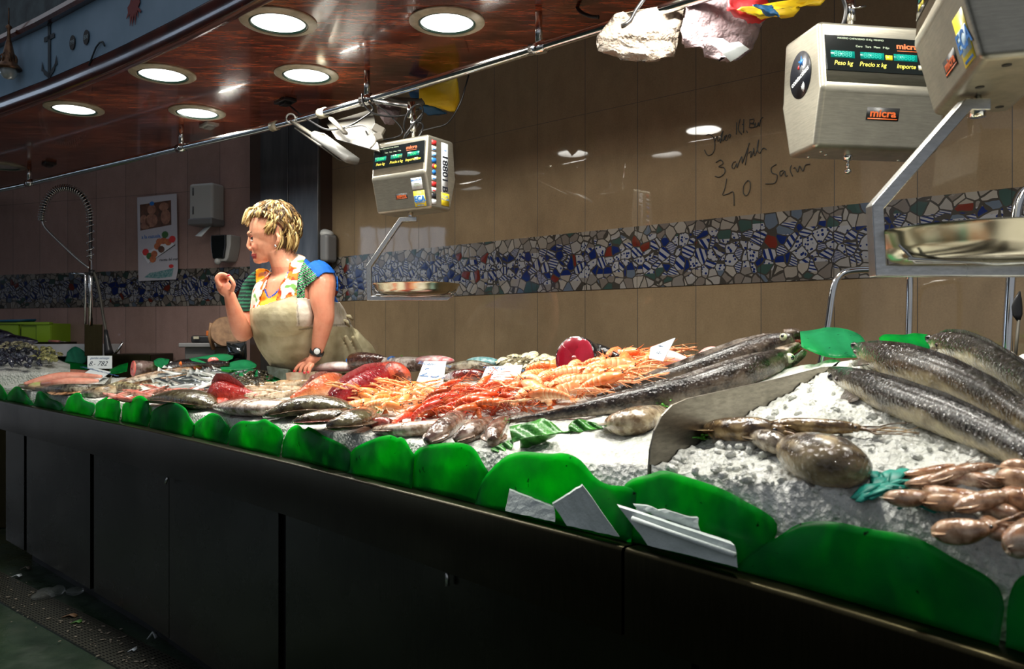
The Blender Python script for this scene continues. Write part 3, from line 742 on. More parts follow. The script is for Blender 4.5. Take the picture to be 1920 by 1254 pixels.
# --- front-row fish and soles
def ff(lab,name,pr,cf,m='fish_skin',**k): return fishpx(name,lab,'fish',pr,cf,m,**k)
olive=backbelly(C(78,72,48),C(98,90,62),C(170,150,120),-.6,.2)
ff('brown-green flatfish at the left, its dark pointed snout over the green leaves','flatfish',[(402,760,5),(385,752,15),(350,744,17),(310,745,12),(285,750,7),(268,752,3)],olive,'slick_skin',flat=2.0,eye=[(.75,1.2)],eyer=.005,fin=[(.1,.9,-.2,.008,C(120,90,60)),(.1,.9,3.3,.008,C(120,90,60))],lift=.01)
ff('largest green sole of the three in front of the red fish','sole',[(665,768,4),(635,760,14),(590,756,19),(545,763,17),(515,773,11),(497,780,4)],olive,'slick_skin',flat=2.2,eye=[(.9,1.1)],eyer=.004,fin=[(.1,.9,-.25,.01,C(110,85,60))],lift=.012)
ff('green sole in the middle, overlapped by the other two','sole',[(665,775,4),(640,778,12),(605,781,14),(575,786,11),(556,790,5)],olive,'slick_skin',flat=2.4,eye=[(.88,1.2)],eyer=.004,fin=[(.1,.9,-.25,.01,C(140,70,60))],lift=.02)
ff('rounded green sole hanging over the ice, nearest the parsley','sole',[(695,770,6),(680,778,14),(655,788,18),(635,795,14),(623,799,6)],olive,'slick_skin',flat=2.0,eye=[(.9,1.2)],eyer=.004,fin=[(.1,.9,-.25,.01,C(110,85,60))],lift=.02)
pale=backbelly(C(205,190,178),C(222,205,195),C(215,170,160),-.5,.3)
ff('smooth pale pinkish fish stretched below the red scorpionfish','skinned_ray',[(610,762,4),(560,764,12),(500,765,17),(450,763,16),(420,762,10),(405,762,4)],pale,'slick_skin',flat=2.2,lift=.004)
redc=backbelly(C(150,30,20),C(190,60,40),C(215,120,95),-.5,.2)
r,at=ff('red scorpionfish with a spiny crest at the left, head towards the leaves','scorpionfish',[(500,748,5),(470,744,11),(440,738,20),(415,734,25),(400,742,18),(396,748,8)],redc,'knobbly_skin',flat=.9,eye=[(.8,-.2)],eyer=.007,lift=.006,fin=[(.3,.85,1.3,.028,C(170,30,22)),(.45,.7,-.3,.06,C(200,60,30))],tail=(.05,.03,C(190,70,50)))
orc=backbelly(C(190,90,50),C(225,140,80),C(235,190,150),-.4,.2)
r,at=ff('orange scorpionfish with dark spread fin rays beside the red fish','scorpionfish',[(545,748,5),(575,735,13),(602,726,20),(622,718,20),(636,710,10)],orc,'knobbly_skin',flat=.9,eye=[(.8,.4)],eyer=.007,lift=.01,fin=[(.25,.8,1.2,.015,C(120,60,40)),(.4,.7,-.4,.05,C(220,110,50))])
r,at=ff('big crimson fish with a knobbly back lying across the middle of the counter','red_gurnard',[(608,752,5),(635,742,15),(670,726,22),(705,711,24),(730,702,20),(742,698,9)],backbelly(C(120,6,18),C(170,14,30),C(215,50,60),-.5,.2),'knobbly_skin',flat=.9,lift=.016,fin=[(.1,.8,-1.0,.03,C(200,20,35)),(.1,.8,1.4,.02,C(150,14,24))],eye=None)
r,at=ff('orange-red fish head behind the crimson fish, beside the price card of 25','red_grouper',[(690,700,12),(720,697,20),(745,700,22),(760,704,15),(766,709,5)],backbelly(C(190,70,45),C(215,110,75),C(220,150,120),-.3,.2),'fish_skin',flat=.9,lift=.025,eye=[(.72,.2)],eyer=.008,fin=[(.3,.5,-.3,.03,C(200,80,50))])
mm=M(); p,rr,d=at(.93); mx=align(d); mm.tube([p+mx@V((0,-rr*.9,-rr*.2)),p+d*.012+mx@V((0,-rr*.4,-rr*.3)),p+d*.016],[.003,.004,.002],8); mm.build('mouth','flesh_red',r,world=True)
# pale hake / cod fillets and dark cut fish at the back by the hand
ff('pale split fillet with a purple edge beside the hand','fish_fillet',[(660,688,8),(635,686,10),(605,690,9),(585,694,5)],backbelly(C(225,215,210),C(220,205,200),C(140,80,90),-.2,.3),'meat_skin',flat=1.8,lift=.02)
r,at=ff('brown skinned cut fish tail with a pale cut end behind the crimson fish','cut_fish',[(730,675,3),(712,674,10),(690,674,14),(668,676,16),(663,677,15)],backbelly(C(72,42,32),C(90,56,44),C(190,160,150),-.7,.0),'slick_skin',flat=1.0,lift=.03)
p,rr,d=at(1); mm=M(); mm.col=C(225,190,185); mm.lathe([(.001,.0035),(rr*.6,.003),(rr*.95,0),(rr,-.004)],20,p,Matrix([align(d).col[i] for i in(1,2,0)]).transposed()); mm.build('cut_face','meat_skin',r,world=True)
ff('grey fish between the fillet and the crimson fish','fish',[(690,700,5),(660,708,9),(630,718,10),(612,726,4)],backbelly(C(80,72,66),C(140,130,120),C(200,195,185)),'fish_skin',flat=.9,lift=.01,tail=(.04,.03,C(90,80,70)))
ff('whole pale silver fish at the back edge behind the crimson fish head','fish',[(700,672,4),(730,680,9),(765,684,14),(800,682,11),(815,684,4)],backbelly(C(170,160,150),C(215,205,195),C(230,225,220)),'fish_skin',flat=.8,lift=.035)
ff('dark red-brown mullet lying between the two price cards','red_mullet',[(835,707,5),(860,705,12),(890,703,12),(912,703,8),(922,704,3)],backbelly(C(90,20,18),C(120,45,35),C(190,150,130)),'slick_skin',flat=.9,lift=.03)
ff('silver-green fish at the back between the two price cards','sea_bass',[(818,695,4),(850,688,9),(885,686,12),(915,687,8),(930,689,3)],backbelly(C(110,105,85),C(170,160,140),C(220,210,195)),'fish_skin',flat=.9,lift=.04)
# left end fish
sil=backbelly(C(70,68,55),C(150,145,125),C(215,205,190),-.4,.35)
ff('long silvery fish in the front row near the left end','sea_bream',[(196,724,4),(170,728,8),(130,731,11),(95,731,9),(70,728,5),(62,726,2)],sil,'fish_skin',flat=.9,lift=.006,tail=(.06,.05,C(120,115,100)),fin=[(.3,.6,-.4,.03,C(170,120,70))])
ff('spotted pale fish behind the fifth green leaf, with a round eye','sea_bream',[(255,722,3),(225,730,9),(190,736,11),(160,738,8),(150,738,3)],backbelly(C(130,110,80),C(190,175,150),C(220,210,195)),'fish_skin',flat=.9,lift=.004,eye=[(.85,-.3)],eyer=.009)
ff('fish with a yellow-ringed eye behind the row at the left','sea_bream',[(262,728,4),(240,724,9),(215,724,8),(203,725,4)],backbelly(C(160,150,110),C(205,195,160),C(225,215,200)),'fish_skin',flat=.9,lift=.02,eye=[(.6,-.1)],eyer=.012)
pk=backbelly(C(190,130,110),C(215,160,140),C(230,190,175))
for i,(pr,lab) in enumerate((([(190,706,3),(150,704,7),(110,706,9),(75,712,7),(45,720,3)],'topmost pink monkfish tail of the pile at the left end'),
   ([(185,714,3),(150,714,7),(110,717,8),(80,720,5)],'middle pink monkfish tail of the pile at the left end'),
   ([(110,718,3),(85,722,6),(60,725,7),(38,724,4)],'greenish pink monkfish tail lowest of the pile at the left end'),
   ([(180,699,3),(140,697,6),(100,700,7),(70,705,4)],'pink monkfish tail at the back of the pile under the tilted card'))):
    ff(lab,'monkfish_tail',pr,pk if i!=2 else backbelly(C(140,150,90),C(200,180,140),C(225,200,180)),'meat_skin',flat=1.1,lift=.012*(3-i))
ff('long slim silver fish laid across behind the small silver fish','scabbardfish',[(205,722,2),(240,712,5),(290,703,8),(330,698,9),(360,695,8),(378,697,3)],backbelly(C(120,90,60),C(220,205,185),C(240,235,225),-.2,.2),'fish_skin',flat=.8,lift=.02,eye=[(.92,0)],eyer=.004)
ff('brown slim fish just below the long silver one','scabbardfish',[(235,722,2),(280,716,5),(320,711,6),(350,707,5),(372,700,2)],backbelly(C(110,80,50),C(150,120,85),C(225,215,195)),'fish_skin',flat=.8,lift=.012)
# tuna and conger chunks with cut faces
def chunk(lab,name,a,b,r0,skin,meat,lift,ell=1.0,bone=True,r1=None,dr=None,ln=.12):
    pa=pick(*a,r0*.9+lift); pb=pick(*b,r0*.9+lift) if dr is None else pa-V(dr).normalized()*ln; d=(pa-pb).normalized(); r=thing(name,lab,'fish',(pa+pb)/2-V((0,0,r0)))
    r1=r1 or r0*.8
    mm=M(); mm.col=skin; mm.tube([pb,pb.lerp(pa,.3),pb.lerp(pa,.8),pa],[r1*.8,r1,r0*.98,r0*.96],24,flat=ell); mm.build('skin','slick_skin',r,world=True)
    mx=align(d); fm=Matrix([mx.col[1],mx.col[2],mx.col[0]]).transposed()
    mm=M(); mm.col=meat; mm.lathe([(.0005,.004),(r0*.5,.005),(r0*.9,.002),(r0*.955,-.004)],28,pa,fm,sy=ell); mm.build('cut_face','meat_skin',r,world=True)
    if bone: mm=M(); mm.ball(pa+d*.004,r0*.15); mm.build('backbone','card_white' if bone==2 else 'flesh_red',r,world=True)
    for oy,oz,sc_,cc_ in ((.38,.12,.50,(1.35,2.6,1.9)),(-.42,-.1,.42,(1.05,1.2,1.1))):
        mm=M(); mm.col=tuple(min(.8,x*y) for x,y in zip(meat,cc_)); mm.ball(pa+d*.001+mx@V((0,oy*r0,oz*r0*ell)),(.0055,r0*sc_,r0*.72*ell),16,10,mx); mm.build('meat_lobe','meat_skin',r,world=True)
    for an in (.3,2.4,4.0):
        mm=M(); mm.tube([pa+d*.0045+mx@V((0,math.cos(an)*r0*.1,math.sin(an)*r0*.1)),pa+d*.003+mx@V((0,math.cos(an)*r0*.85,math.sin(an)*r0*.85*ell))],.0012,6); mm.build('meat_seam','flesh_red',r,world=True)
    return r
chunk('chunk of grey-skinned fish with a round pink cut face near the left price cards','cut_fish',(250,691),(300,684),.048,C(110,90,85),C(215,90,90),.01,dr=(-.72,-.66,.05),ln=.2)
chunk('large tuna piece with a deep crimson cut face standing at the back','tuna_piece',(1078,672),(1125,664),.066,C(20,20,22),C(122,14,34),.02,1.05,r1=.058,dr=(-.45,-.85,.12),ln=.16)
ff('black glossy tuna tail behind the crimson cut face','tuna_tail',[(1160,668,4),(1135,660,12),(1110,657,16),(1090,660,12)],backbelly(C(18,18,20),C(34,32,32),C(90,80,70),-.9,.2),'slick_skin',flat=.9,lift=.06)
ff('pink skinned fish behind the white card at the back right','skinned_fish',[(1300,682,4),(1275,675,11),(1250,668,15),(1230,672,12)],backbelly(C(235,190,185),C(230,180,175),C(225,170,160)),'meat_skin',flat=1.0,lift=.035)
ff('pink rounded fish piece showing above the backs of the two hake','skinned_fish',[(1372,672,6),(1350,664,13),(1328,662,14),(1312,668,7)],backbelly(C(225,160,155),C(225,170,160),C(225,170,160)),'meat_skin',flat=1.0,lift=.03)
ff('knobbly pink roe piece behind the langoustines','fish_roe',[(1175,672,7),(1160,664,13),(1142,668,12),(1125,678,9)],backbelly(C(230,160,155),C(230,165,160),C(225,150,150)),'meat_skin',flat=1.0,lift=.04)
# ------------------------------------------------------------------ squid and cuttlefish
def ceph(lab,name,pr,c0,c1,lift=0,flat=1.1,tent=7,tl=.07,fins=True,sq=0,seed=1,m='slick_skin',wav=.3):
    """pr runs from mantle tip to head end"""
    cf=lambda u,a:mixv(c1,c0,.45+.55*math.sin(2*math.pi*a)+1.3*noise.noise(V((u*7+seed,math.cos(a*6.283)*2.2,math.sin(a*6.283)*2.2))))
    r,at=fishpx(name,lab,'squid' if 'squid' in name else name.replace('_',' '),pr,cf,m,lift,flat,k=5)
    rr_=random.Random(seed); p,rad,d=at(1.0); mx=align(d)
    ey=M(); 
    if tent:
        hp=p+d*rad*.8; mm=M(); mm.col=mixv(c0,c1,.5); mm.ball(p+d*rad*.4,(rad*1.1,rad*.95*flat,rad*.85),12,8,mx); ho=mm.build('head',m,r,world=True)
        for sgn_ in(-1,1):
            e=M(); e.ball(p+d*rad*.4+mx@V((0,sgn_*rad*.85*flat,.2*rad)),rad*.28,10,6); e.build('eye','eye_black',ho,world=True)
        for k in range(tent):
            a=2*math.pi*k/tent; q=hp+mx@V((0,math.cos(a)*rad*.45,math.sin(a)*rad*.35)); pts=[q]; dd=d.copy(); n=6
            for j in range(n):
                dd=(dd+V((rr_.uniform(-wav,wav),rr_.uniform(-wav,wav),rr_.uniform(-.25,.1)))).normalized(); q=q+dd*tl/n
                zz=surf(q.x,q.y)+.004+(lift if isinstance(lift,float) else 0)*.6
                if q.z<zz: q.z=zz
                pts.append(q.copy())
            mm=M(); mm.col=mixv(c0,c1,rr_.random()); r0=rad*.22; mm.tube(pts,[lerp(r0,r0*.25,j/n) for j in range(n+1)],7); mm.build('tentacle',m,r,world=True)
    if fins:
        for sgn_ in(-1,1):
            inner=[];outer=[]
            for j in range(9):
                u=.04+.30*j/8; q,rd,dd=at(u); m_=align(dd); inner.append(q+m_@V((0,sgn_*rd*flat*.9,0))); outer.append(q+m_@V((0,sgn_*(rd*flat+rad*1.1*math.sin(math.pi*(j+.3)/8.6)),-.15*rad)))
            mm=M(); mm.fan(outer,inner,.003,m_@V((0,0,1)),c0,c1); mm.build('fin',m,r,world=True)
    return r
sb,sp_=C(150,128,110),C(205,190,170)
dk,dp=C(92,66,58),C(170,150,135)
ceph('pale squid mantle in the front row above the notched green leaf','squid',[(705,806,7),(730,806,12),(775,806,15),(820,800,13),(850,795,8)],C(190,170,150),C(222,208,192),lift=.004,flat=1.4,tent=6,seed=2)
ceph('brown glossy squid pointing down towards the leaves, left of the trio','squid',[(800,828,8),(815,815,17),(838,800,20),(855,785,17),(866,776,9)],dk,dp,lift=.004,tent=6,seed=3)
ceph('brown glossy squid in the middle of the trio','squid',[(852,828,8),(868,818,16),(888,806,18),(905,796,14),(918,788,8)],C(100,74,64),dp,lift=.006,tent=6,seed=4)
ceph('small rounded squid at the right of the trio beside the lettuce','squid',[(925,828,10),(925,818,17),(930,804,16),(940,792,12),(950,785,6)],C(105,76,66),C(185,165,150),lift=.004,tent=6,seed=5)
ceph('small red-brown squid mantle between the soles and the pale squid','squid',[(690,795,6),(705,793,11),(725,792,11),(738,793,5)],C(130,50,40),C(160,80,60),lift=.004,tent=0,seed=6)
ceph('cream cuttlefish between the lettuce and the steel divider','cuttlefish',[(1142,792,6),(1155,796,20),(1180,793,27),(1210,785,24),(1235,772,13)],C(150,132,105),C(205,190,160),lift=.002,flat=1.3,tent=6,tl=.05,seed=7)
cb,cp=C(74,54,34),C(190,160,112)
ceph('cuttlefish lying lengthwise against the steel divider','cuttlefish',[(1318,804,8),(1345,805,20),(1385,806,24),(1420,805,24),(1450,808,18)],cb,cp,lift=.002,flat=1.2,tent=6,tl=.06,seed=8)
ceph('long thin squid behind the big round cuttlefish','squid',[(1440,798,8),(1470,796,13),(1520,797,14),(1570,801,14),(1600,802,10)],C(104,80,48),C(205,176,124),lift=.012,flat=1.1,tent=8,tl=.10,seed=9,wav=.5)
ceph('cuttlefish with a silvery eye patch between its neighbour and the round one','cuttlefish',[(1408,815,7),(1430,822,19),(1460,832,21),(1480,842,12)],C(66,52,42),C(205,190,165),lift=.004,flat=1.2,tent=0,seed=10)
ceph('big round cuttlefish, mottled brown and shining, in front on the ice','cuttlefish',[(1476,838,18),(1495,848,38),(1540,862,50),(1585,872,48),(1615,880,26)],C(50,36,26),C(215,190,145),lift=.0,flat=1.15,tent=0,seed=11,fins=False,m='eel_skin')
sb=C(130,92,64); sq_=C(196,160,126)
SQ=[((1690,890),(1790,878),10,'longest in the top row of the squid heap at the left'),((1700,905),(1800,897),13,'left one of the second row in the squid heap'),((1740,900),(1860,872),12,'slanting across the top of the squid heap'),
((1760,903),(1880,900),16,'straight one in the middle row of the squid heap'),((1870,898),(1960,895),20,'cut off by the right edge, middle row of the squid heap'),((1662,935),(1740,930),17,'farthest left, nearest the green leaf'),
((1730,918),(1850,940),17,'brightly shining in the third row of the squid heap'),((1730,936),(1830,948),18,'grey-brown, below the brightly shining one'),((1790,950),(1900,930),18,'pale, slanting at the centre of the squid heap'),
((1840,955),(1915,965),17,'whitish tail pointing right in the squid heap'),((1880,930),(1960,945),22,'brown, at the right edge below the middle row'),((1750,1000),(1850,990),25,'large curled one low in the squid heap'),((1845,975),(1890,1010),18,'short upright one right of the curled one'),
((1885,1030),(1960,985),30,'lowest, orange-brown, at the right edge'),((1880,872),(1930,880),15,'highest, at the right edge under the eel')]
for i,(a,b,r_,lab) in enumerate(SQ):
    pr=[(lerp(a[0],b[0],k),lerp(a[1],b[1],k)+4*math.sin(k*5+i),r_*w) for k,w in((0,.4),(.15,.85),(.4,1),(.7,.95),(.92,.7),(1,.5))]
    ceph('squid '+lab,'squid',pr,mixv(C(160,108,74),C(190,150,116),(i*37%10)/10),mixv(C(215,170,130),C(235,218,195),(i*53%10)/10),lift=.004+.006*(i%3),flat=1.1,tent=5 if r_>16 else 4,tl=.045,seed=20+i)

# spread fin rays and bony ridges of the two big red fishes
for o_ in [o for o in bpy.data.objects if o.parent is None and o.name.startswith(('scorpionfish','red_gurnard'))]:
    b_=[c for c in o_.children if c.name.startswith('body')][0]; vs=[b_.data.vertices[i].co.copy() for i in range(len(b_.data.vertices))]; n=len(vs)//20
    dark='gurnard' in o_.name
    mm=M(); mm.col=C(235,70,90) if dark else C(120,40,24)
    for k in range(10,n-4):
        a=vs[k*20+(12 if dark else 13)]; cc=sum((vs[k*20+j] for j in range(20)),V())/20; out=(a-cc); 
        if k%2==0: mm.tube([a,a+out*.10+V((0,0,.002)),a+out*.22+V((.004,0,-.004))],[.0028,.0022,.0006],6)
    mm.build('fin_rays' if not dark else 'spiny_ridge','slick_skin',o_)
# ------------------------------------------------------------------ prawns and langoustines (one of each kind is modelled, then copied)
def crusta(name,c0,c1,claws,seg=12,curl=1.1,L_=.12,r0=.011):
    """crustacean along +x head, origin at its underside"""
    parts={}
    mm=M(); n=30; pts=[];rs=[]
    for i in range(n+1):
        u=i/n; a=(1-min(u/.62,1))*curl      # abdomen curls down towards the tail
        pts.append(None)
    # carapace straight from x=0..+.42L, abdomen curling behind
    pts=[];rs=[]; x,z=0,0
    k=52; ang=0; px,pz=0.0,r0
    ab=[]
    for i in range(k+1):
        ab.append((px,pz)); ang=curl*1.4*(i/k); step=.60*L_/k; px-=math.cos(ang)*step; pz-=math.sin(ang)*step*.55
    mz=min(p[1] for p in ab); 
    ab=ab[::-1]
    for i,(px,pz) in enumerate(ab):
        u=i/k; rr=r0*(.35+.62*u**.7)*(.90+.20*((u*6.5)%1)); pts.append((px,0,pz)); rs.append((rr*.8,rr))
    for i in range(1,9):
        u=i/8; pts.append((.40*L_*u,0,r0+.002*u)); rs.append((r0*.9*(1.05-.75*u**2.2),r0*(1.12-.85*u**2)))
    cf=lambda u,a:mixv(c1,c0,.35+.45*math.sin(2*math.pi*a)+(.75*((u*7.6)%1)**3 if u<.85 else .35))
    mm.tube(pts,rs,seg,colf=cf)
    parts['shell']=mm
    # rostrum and tail fan
    mm=M(); mm.col=c0; mm.tube([(.36*L_,0,r0*1.6),(.46*L_,0,r0*1.9),(.58*L_,0,r0*2.4)],[.0022,.0014,.0004],6); parts['rostrum']=mm
    t0=V(pts[0]); dn=(V(pts[0])-V(pts[3])).normalized(); mm=M()
    for a in (-.75,-.38,0,.38,.75):
        d=(dn+V((0,math.sin(a)*1.1,0))).normalized(); s_=V((0,1,0))*math.cos(a)+dn*math.sin(a)*.2
        inner=[t0-s_*.0012,t0,t0+s_*.0012]; m1=t0+d*.016
        mm.grid([[t0-s_*.001,t0+s_*.001],[m1-s_*.0045,m1+s_*.0045],[t0+d*.024-s_*.002,t0+d*.024+s_*.002]],cols=[[c0,c0],[mixv(c0,(.5,.02,.01),.4)]*2,[c1,c1]])
    parts['tail_fan']=mm
    mm=M(); mm.col=mixv(c0,c1,.4)
    for sy in(-1,1):
        for j in range(5):
            x=.03*j*L_/.12*.8+.002; b=V((x,sy*r0*.6,r0*.6)); f=V((x+.012,sy*(r0*1.5+.004*j),r0*.9)); g=V((x+.024+.004*j,sy*(r0*1.9),-.002)); mm.tube([b,f,g],[.0013,.0011,.0005],5)
    parts['legs']=mm
    mm=M(); mm.col=mixv(c0,(.9,.3,.1),.3)
    for sy,ln,bz in((1,.55,-.004),(-1,.5,.004),(1,.3,.0),(-1,.28,-.004)):
        b=V((.39*L_,sy*.003,r0*1.4)); p=[b+V((ln*L_*.9*t,sy*(.012+.05*ln*t)*t*1.6+.004*math.sin(t*7),bz*math.sin(t*2.6))) for t in [i/8 for i in range(9)]]
        mm.tube(p,[.0009-.0007*i/8 for i in range(9)],4)
    parts['antennae']=mm
    mm=M(); mm.ball((.37*L_,.0065,r0*1.7),.0026,8,6); mm.ball((.37*L_,-.0065,r0*1.7),.0026,8,6); parts['eyes']=mm
    if claws:
        for k_,sy in enumerate((-1,1)):
            mm=M(); a=V((.25*L_,sy*r0*.7,r0*.5)); b=V((.55*L_,sy*r0*2.1,r0*.7)); c=V((.80*L_,sy*r0*1.6,r0*.7)); d=V((1.15*L_,sy*r0*.7,r0*.3)); e=V((1.12*L_,sy*r0*1.6,r0*.6)); q=c.lerp(d,.45)
            cc=lambda u,a_:mixv(c1,c0,.4+.4*u)
            mm.tube([a,b,c,q],[.0026,.003,.0036,.004],8,colf=cc); mm.tube([q,d],[.0030,.0009],7,colf=cc); mm.tube([q,q.lerp(e,.5)+V((0,sy*.003,0)),e],[.0026,.0022,.0007],7,colf=cc)
            parts['claw%d'%k_]=mm
    root=thing(name,'x','shellfish')
    for k_,mm in parts.items():
        nm='claw' if k_.startswith('claw') else ('eye' if k_=='eyes' else k_)
        if k_=='eyes':
            for sy in(-1,1):
                e=M(); e.ball((.37*L_,sy*.0065,r0*1.7),.0026,8,6); e.build('eye','eye_black',root)
            continue
        mm.build(nm,'shell_skin',root,solid=.0008 if k_=='tail_fan' else 0)
    return root
def inpoly(x,y,pg):
    c=False; j=len(pg)-1
    for i in range(len(pg)):
        if (pg[i][1]>y)!=(pg[j][1]>y) and x<(pg[j][0]-pg[i][0])*(y-pg[i][1])/(pg[j][1]-pg[i][1])+pg[i][0]: c=not c
        j=i
    return c
def scatter(protos,n,pg,layers,group,labf,seed,scale=(.9,1.12),yaw=(0,6.3),tilt=.35,mind=14,roll=.5,lim=True):
    rg=random.Random(seed); xs=[p[0] for p in pg]; ys=[p[1] for p in pg]; got=[]; tries=0
    while len(got)<n and tries<20000:
        tries+=1; x,y=rg.uniform(min(xs),max(xs)),rg.uniform(min(ys),max(ys))
        if not inpoly(x,y,pg): continue
        if any((x-a)**2+((y-b)*1.6)**2<mind**2 for a,b in got): continue
        got.append((x,y))
    got.sort(key=lambda g:g[1]); out=[]
    for i,(x,y) in enumerate(got):
        pr=protos[i%len(protos)]; o=copytree(pr) if pr.get('used') else pr; pr['used']=1
        if 'used' in o and o is not pr: del o['used']
        p=pick(x,y,.004+layers*rg.random()) if lim else pickleft(x,y)+V((0,-rg.random()*layers,0))
        o.location=p; o.rotation_euler=(rg.uniform(-roll,roll),rg.uniform(-tilt,tilt),rg.uniform(*yaw)); s=rg.uniform(*scale); o.scale=(s,s,s)
        if group: o['group']=group
        o['label']=labf(x,y,i); out.append(o)
    for p_ in protos:
        if 'used' in p_: del p_['used']
    return out
rp=[crusta('red_prawn',C(208,52,30),C(236,130,92),False,curl=c,L_=.13,r0=.0115) for c in(.9,1.5)]
rp2=[crusta('red_prawn',C(180,32,24),C(225,95,62),False,curl=c,L_=.125,r0=.011) for c in(1.2,)]
scatter(rp+rp2,46,[(800,745),(838,725),(900,722),(968,712),(1000,715),(990,745),(960,770),(900,775),(850,775),(770,790),(752,784),(790,765)],.035,'red prawns heaped in front of the price cards',
  lambda x,y,i:'glossy orange-red prawn in the heap in front of the two price cards',5,yaw=(-.9,1.4),mind=11)
lg=[crusta('langoustine',C(236,122,64),C(252,205,160),True,curl=c,L_=.14,r0=.0135) for c in(.6,1.3)]
scatter(lg,24,[(668,764),(700,746),(740,730),(780,727),(800,737),(792,752),(755,760),(735,772),(700,768)],.018,'pale orange langoustines left of the red prawns',
  lambda x,y,i:'pale orange langoustine in the small heap between the crimson fish and the red prawns',6,yaw=(-.6,3.6),mind=11)
lg2=[crusta('langoustine',C(232,118,66),C(252,212,172),True,curl=c,L_=.15,r0=.0175) for c in(.5,1.2,.9)]
scatter(lg2,62,[(985,755),(975,725),(1010,705),(1045,688),(1090,680),(1140,668),(1190,662),(1235,676),(1215,692),(1175,708),(1120,728),(1060,745),(1010,755)],.05,'large langoustines piled up behind the hake',
  lambda x,y,i:'large pale orange langoustine in the high pile behind the two hake',8,yaw=(-1.0,2.4),mind=13,tilt=.22)
# ------------------------------------------------------------------ small silver fish
def pickleft(x,y):
    D=4.62+.45*max(0,(690-y))/45; return P(x,y,D)
def smallfish(name,back,belly,L_=.15,r=.012,m='silver_skin',fl=False):
    root=thing(name,'x','fish'); mm=M(); n=14; pts=[(L_*(i/n-.5),.004*math.sin(i*.5),r) for i in range(n+1)]
    rs=[(r*.62*max(.12,math.sin(math.pi*min(1,(i/n)*.92+.06))**.7),r*max(.12,math.sin(math.pi*min(1,(i/n)*.92+.06))**.7)) for i in range(n+1)]
    mm.tube(pts,rs,12,colf=backbelly(back,mixv(back,belly,.8),belly,-.5,.45)); mm.build('body',m,root)
    e=M(); e.ball((L_*.38,-.005,r*1.15),.0035,8,6); e.build('eye','eye_black',root)
    mm=M(); mm.fan([(-L_*.62,q*fl,r+q*(1-fl)) for q in(-.012,-.006,.0,.006,.012)],[(-L_*.48,q*fl,r+q*(1-fl)) for q in(-.002,-.001,0,.001,.002)],.001,(0,1-fl,fl*1.0),back,belly); mm.build('tail_fin',m,root)
    return root
sf=[smallfish('sardine',C(40,48,52),C(225,228,225)),smallfish('sardine',C(60,66,66),C(235,235,230),.17,.011)]
scatter(sf,46,[(300,712),(345,700),(400,692),(440,700),(440,712),(425,728),(385,733),(340,728),(310,722)],.02,'small silver fish heaped at the left of the counter',
  lambda x,y,i:'small silver fish with dark back in the heap behind the red scorpionfish',11,mind=8,roll=1.2,yaw=(-.8,1.2))
rm=[smallfish('red_mullet',C(170,80,60),C(225,170,150),.14,.012,'fish_skin',True)]
scatter(rm,16,[(215,748),(250,738),(300,732),(345,728),(395,732),(360,745),(300,745),(262,757),(235,758)],.012,'small red mullet in the left front',
  lambda x,y,i:'small reddish mullet in the row behind the leaves at the left',12,mind=11,roll=.4,yaw=(-.5,1.0))
# pale slim squid bodies left of the orange fish
ps=[smallfish('baby_squid',C(170,140,105),C(225,210,185),.15,.014,'slick_skin',True)]
scatter(ps,12,[(480,742),(500,728),(540,722),(568,722),(555,738),(530,748),(500,750)],.012,'pale slim fish beside the orange scorpionfish',lambda x,y,i:'pale tan slim sea creature between the scorpionfishes',13,mind=12,roll=.2,tilt=.1,yaw=(-.2,.9))
for o in list(bpy.data.objects):
    if o.name.startswith('baby_squid'): o['category']='squid'; o['label']='slim tan squid lying between the red and the orange scorpionfish'
# ------------------------------------------------------------------ shellfish
def shell(name,c0,c1,L_=.055,w=.026,h=.012,m='mussel_skin'):
    root=thing(name,'x','shellfish')
    for sg_ in(-1,1):
        mm=M(); n=12
        pts=[(L_*(i/n-.5),.004*math.sin(i/n*3),h+sg_*.0006) for i in range(n+1)]
        rs=[(w*.5*max(.05,math.sin(math.pi*(i/n)**.75))**.8,h*max(.06,math.sin(math.pi*(i/n)**.8))) for i in range(n+1)]
        mm.tube(pts,rs,14,colf=lambda u,a:mixv(c0,c1,.5+.5*math.sin(u*30)),shape=lambda u,an,cy,cz,s_=sg_:(cy,(abs(cz)*s_)))
        mm.build('shell_half',m,root)
    return root
ms=[shell('mussel',C(16,18,24),C(48,52,66)),shell('mussel',C(20,22,30),C(90,96,110),.06,.03,.014)]
scatter(ms,42,[(-10,672),(5,652),(30,650),(55,656),(80,664),(78,680),(60,690),(30,684),(0,686)],.05,'black mussels heaped at the far left',lambda x,y,i:'black shiny mussel in the heap at the far left end',14,mind=6,tilt=1.2,roll=1.4,lim=False)
cl=[shell('clam',C(120,112,70),C(185,178,120),.035,.032,.010)]
scatter(cl,34,[(62,668),(75,652),(95,652),(112,664),(116,678),(90,680)],.045,'greenish clams right of the mussels',lambda x,y,i:'small yellow-green clam in the netted heap right of the mussels',15,mind=5,tilt=.8,roll=.8,lim=False)
cl=[shell('clam',C(130,122,96),C(190,182,150),.035,.032,.010)]
scatter(cl,26,[(5,655),(20,645),(45,645),(68,652),(50,655),(20,656)],.05,'striped clams behind the mussels',lambda x,y,i:'small grey-green clam in the net behind the mussels',16,mind=5,tilt=.8,roll=.8,lim=False)
bn=[shell('goose_barnacle',C(24,20,18),C(110,95,75),.055,.02,.010)]
scatter(bn,44,[(412,716),(430,702),(465,698),(495,702),(512,712),(505,724),(480,730),(450,728),(425,724)],.03,'dark goose barnacles behind the red scorpionfish',lambda x,y,i:'dark brown and pale tipped goose barnacle in the heap behind the scorpionfish',17,mind=7,tilt=1.0,roll=1.2)
cw=[shell('clam',C(175,160,125),C(225,215,190),.05,.045,.016)]
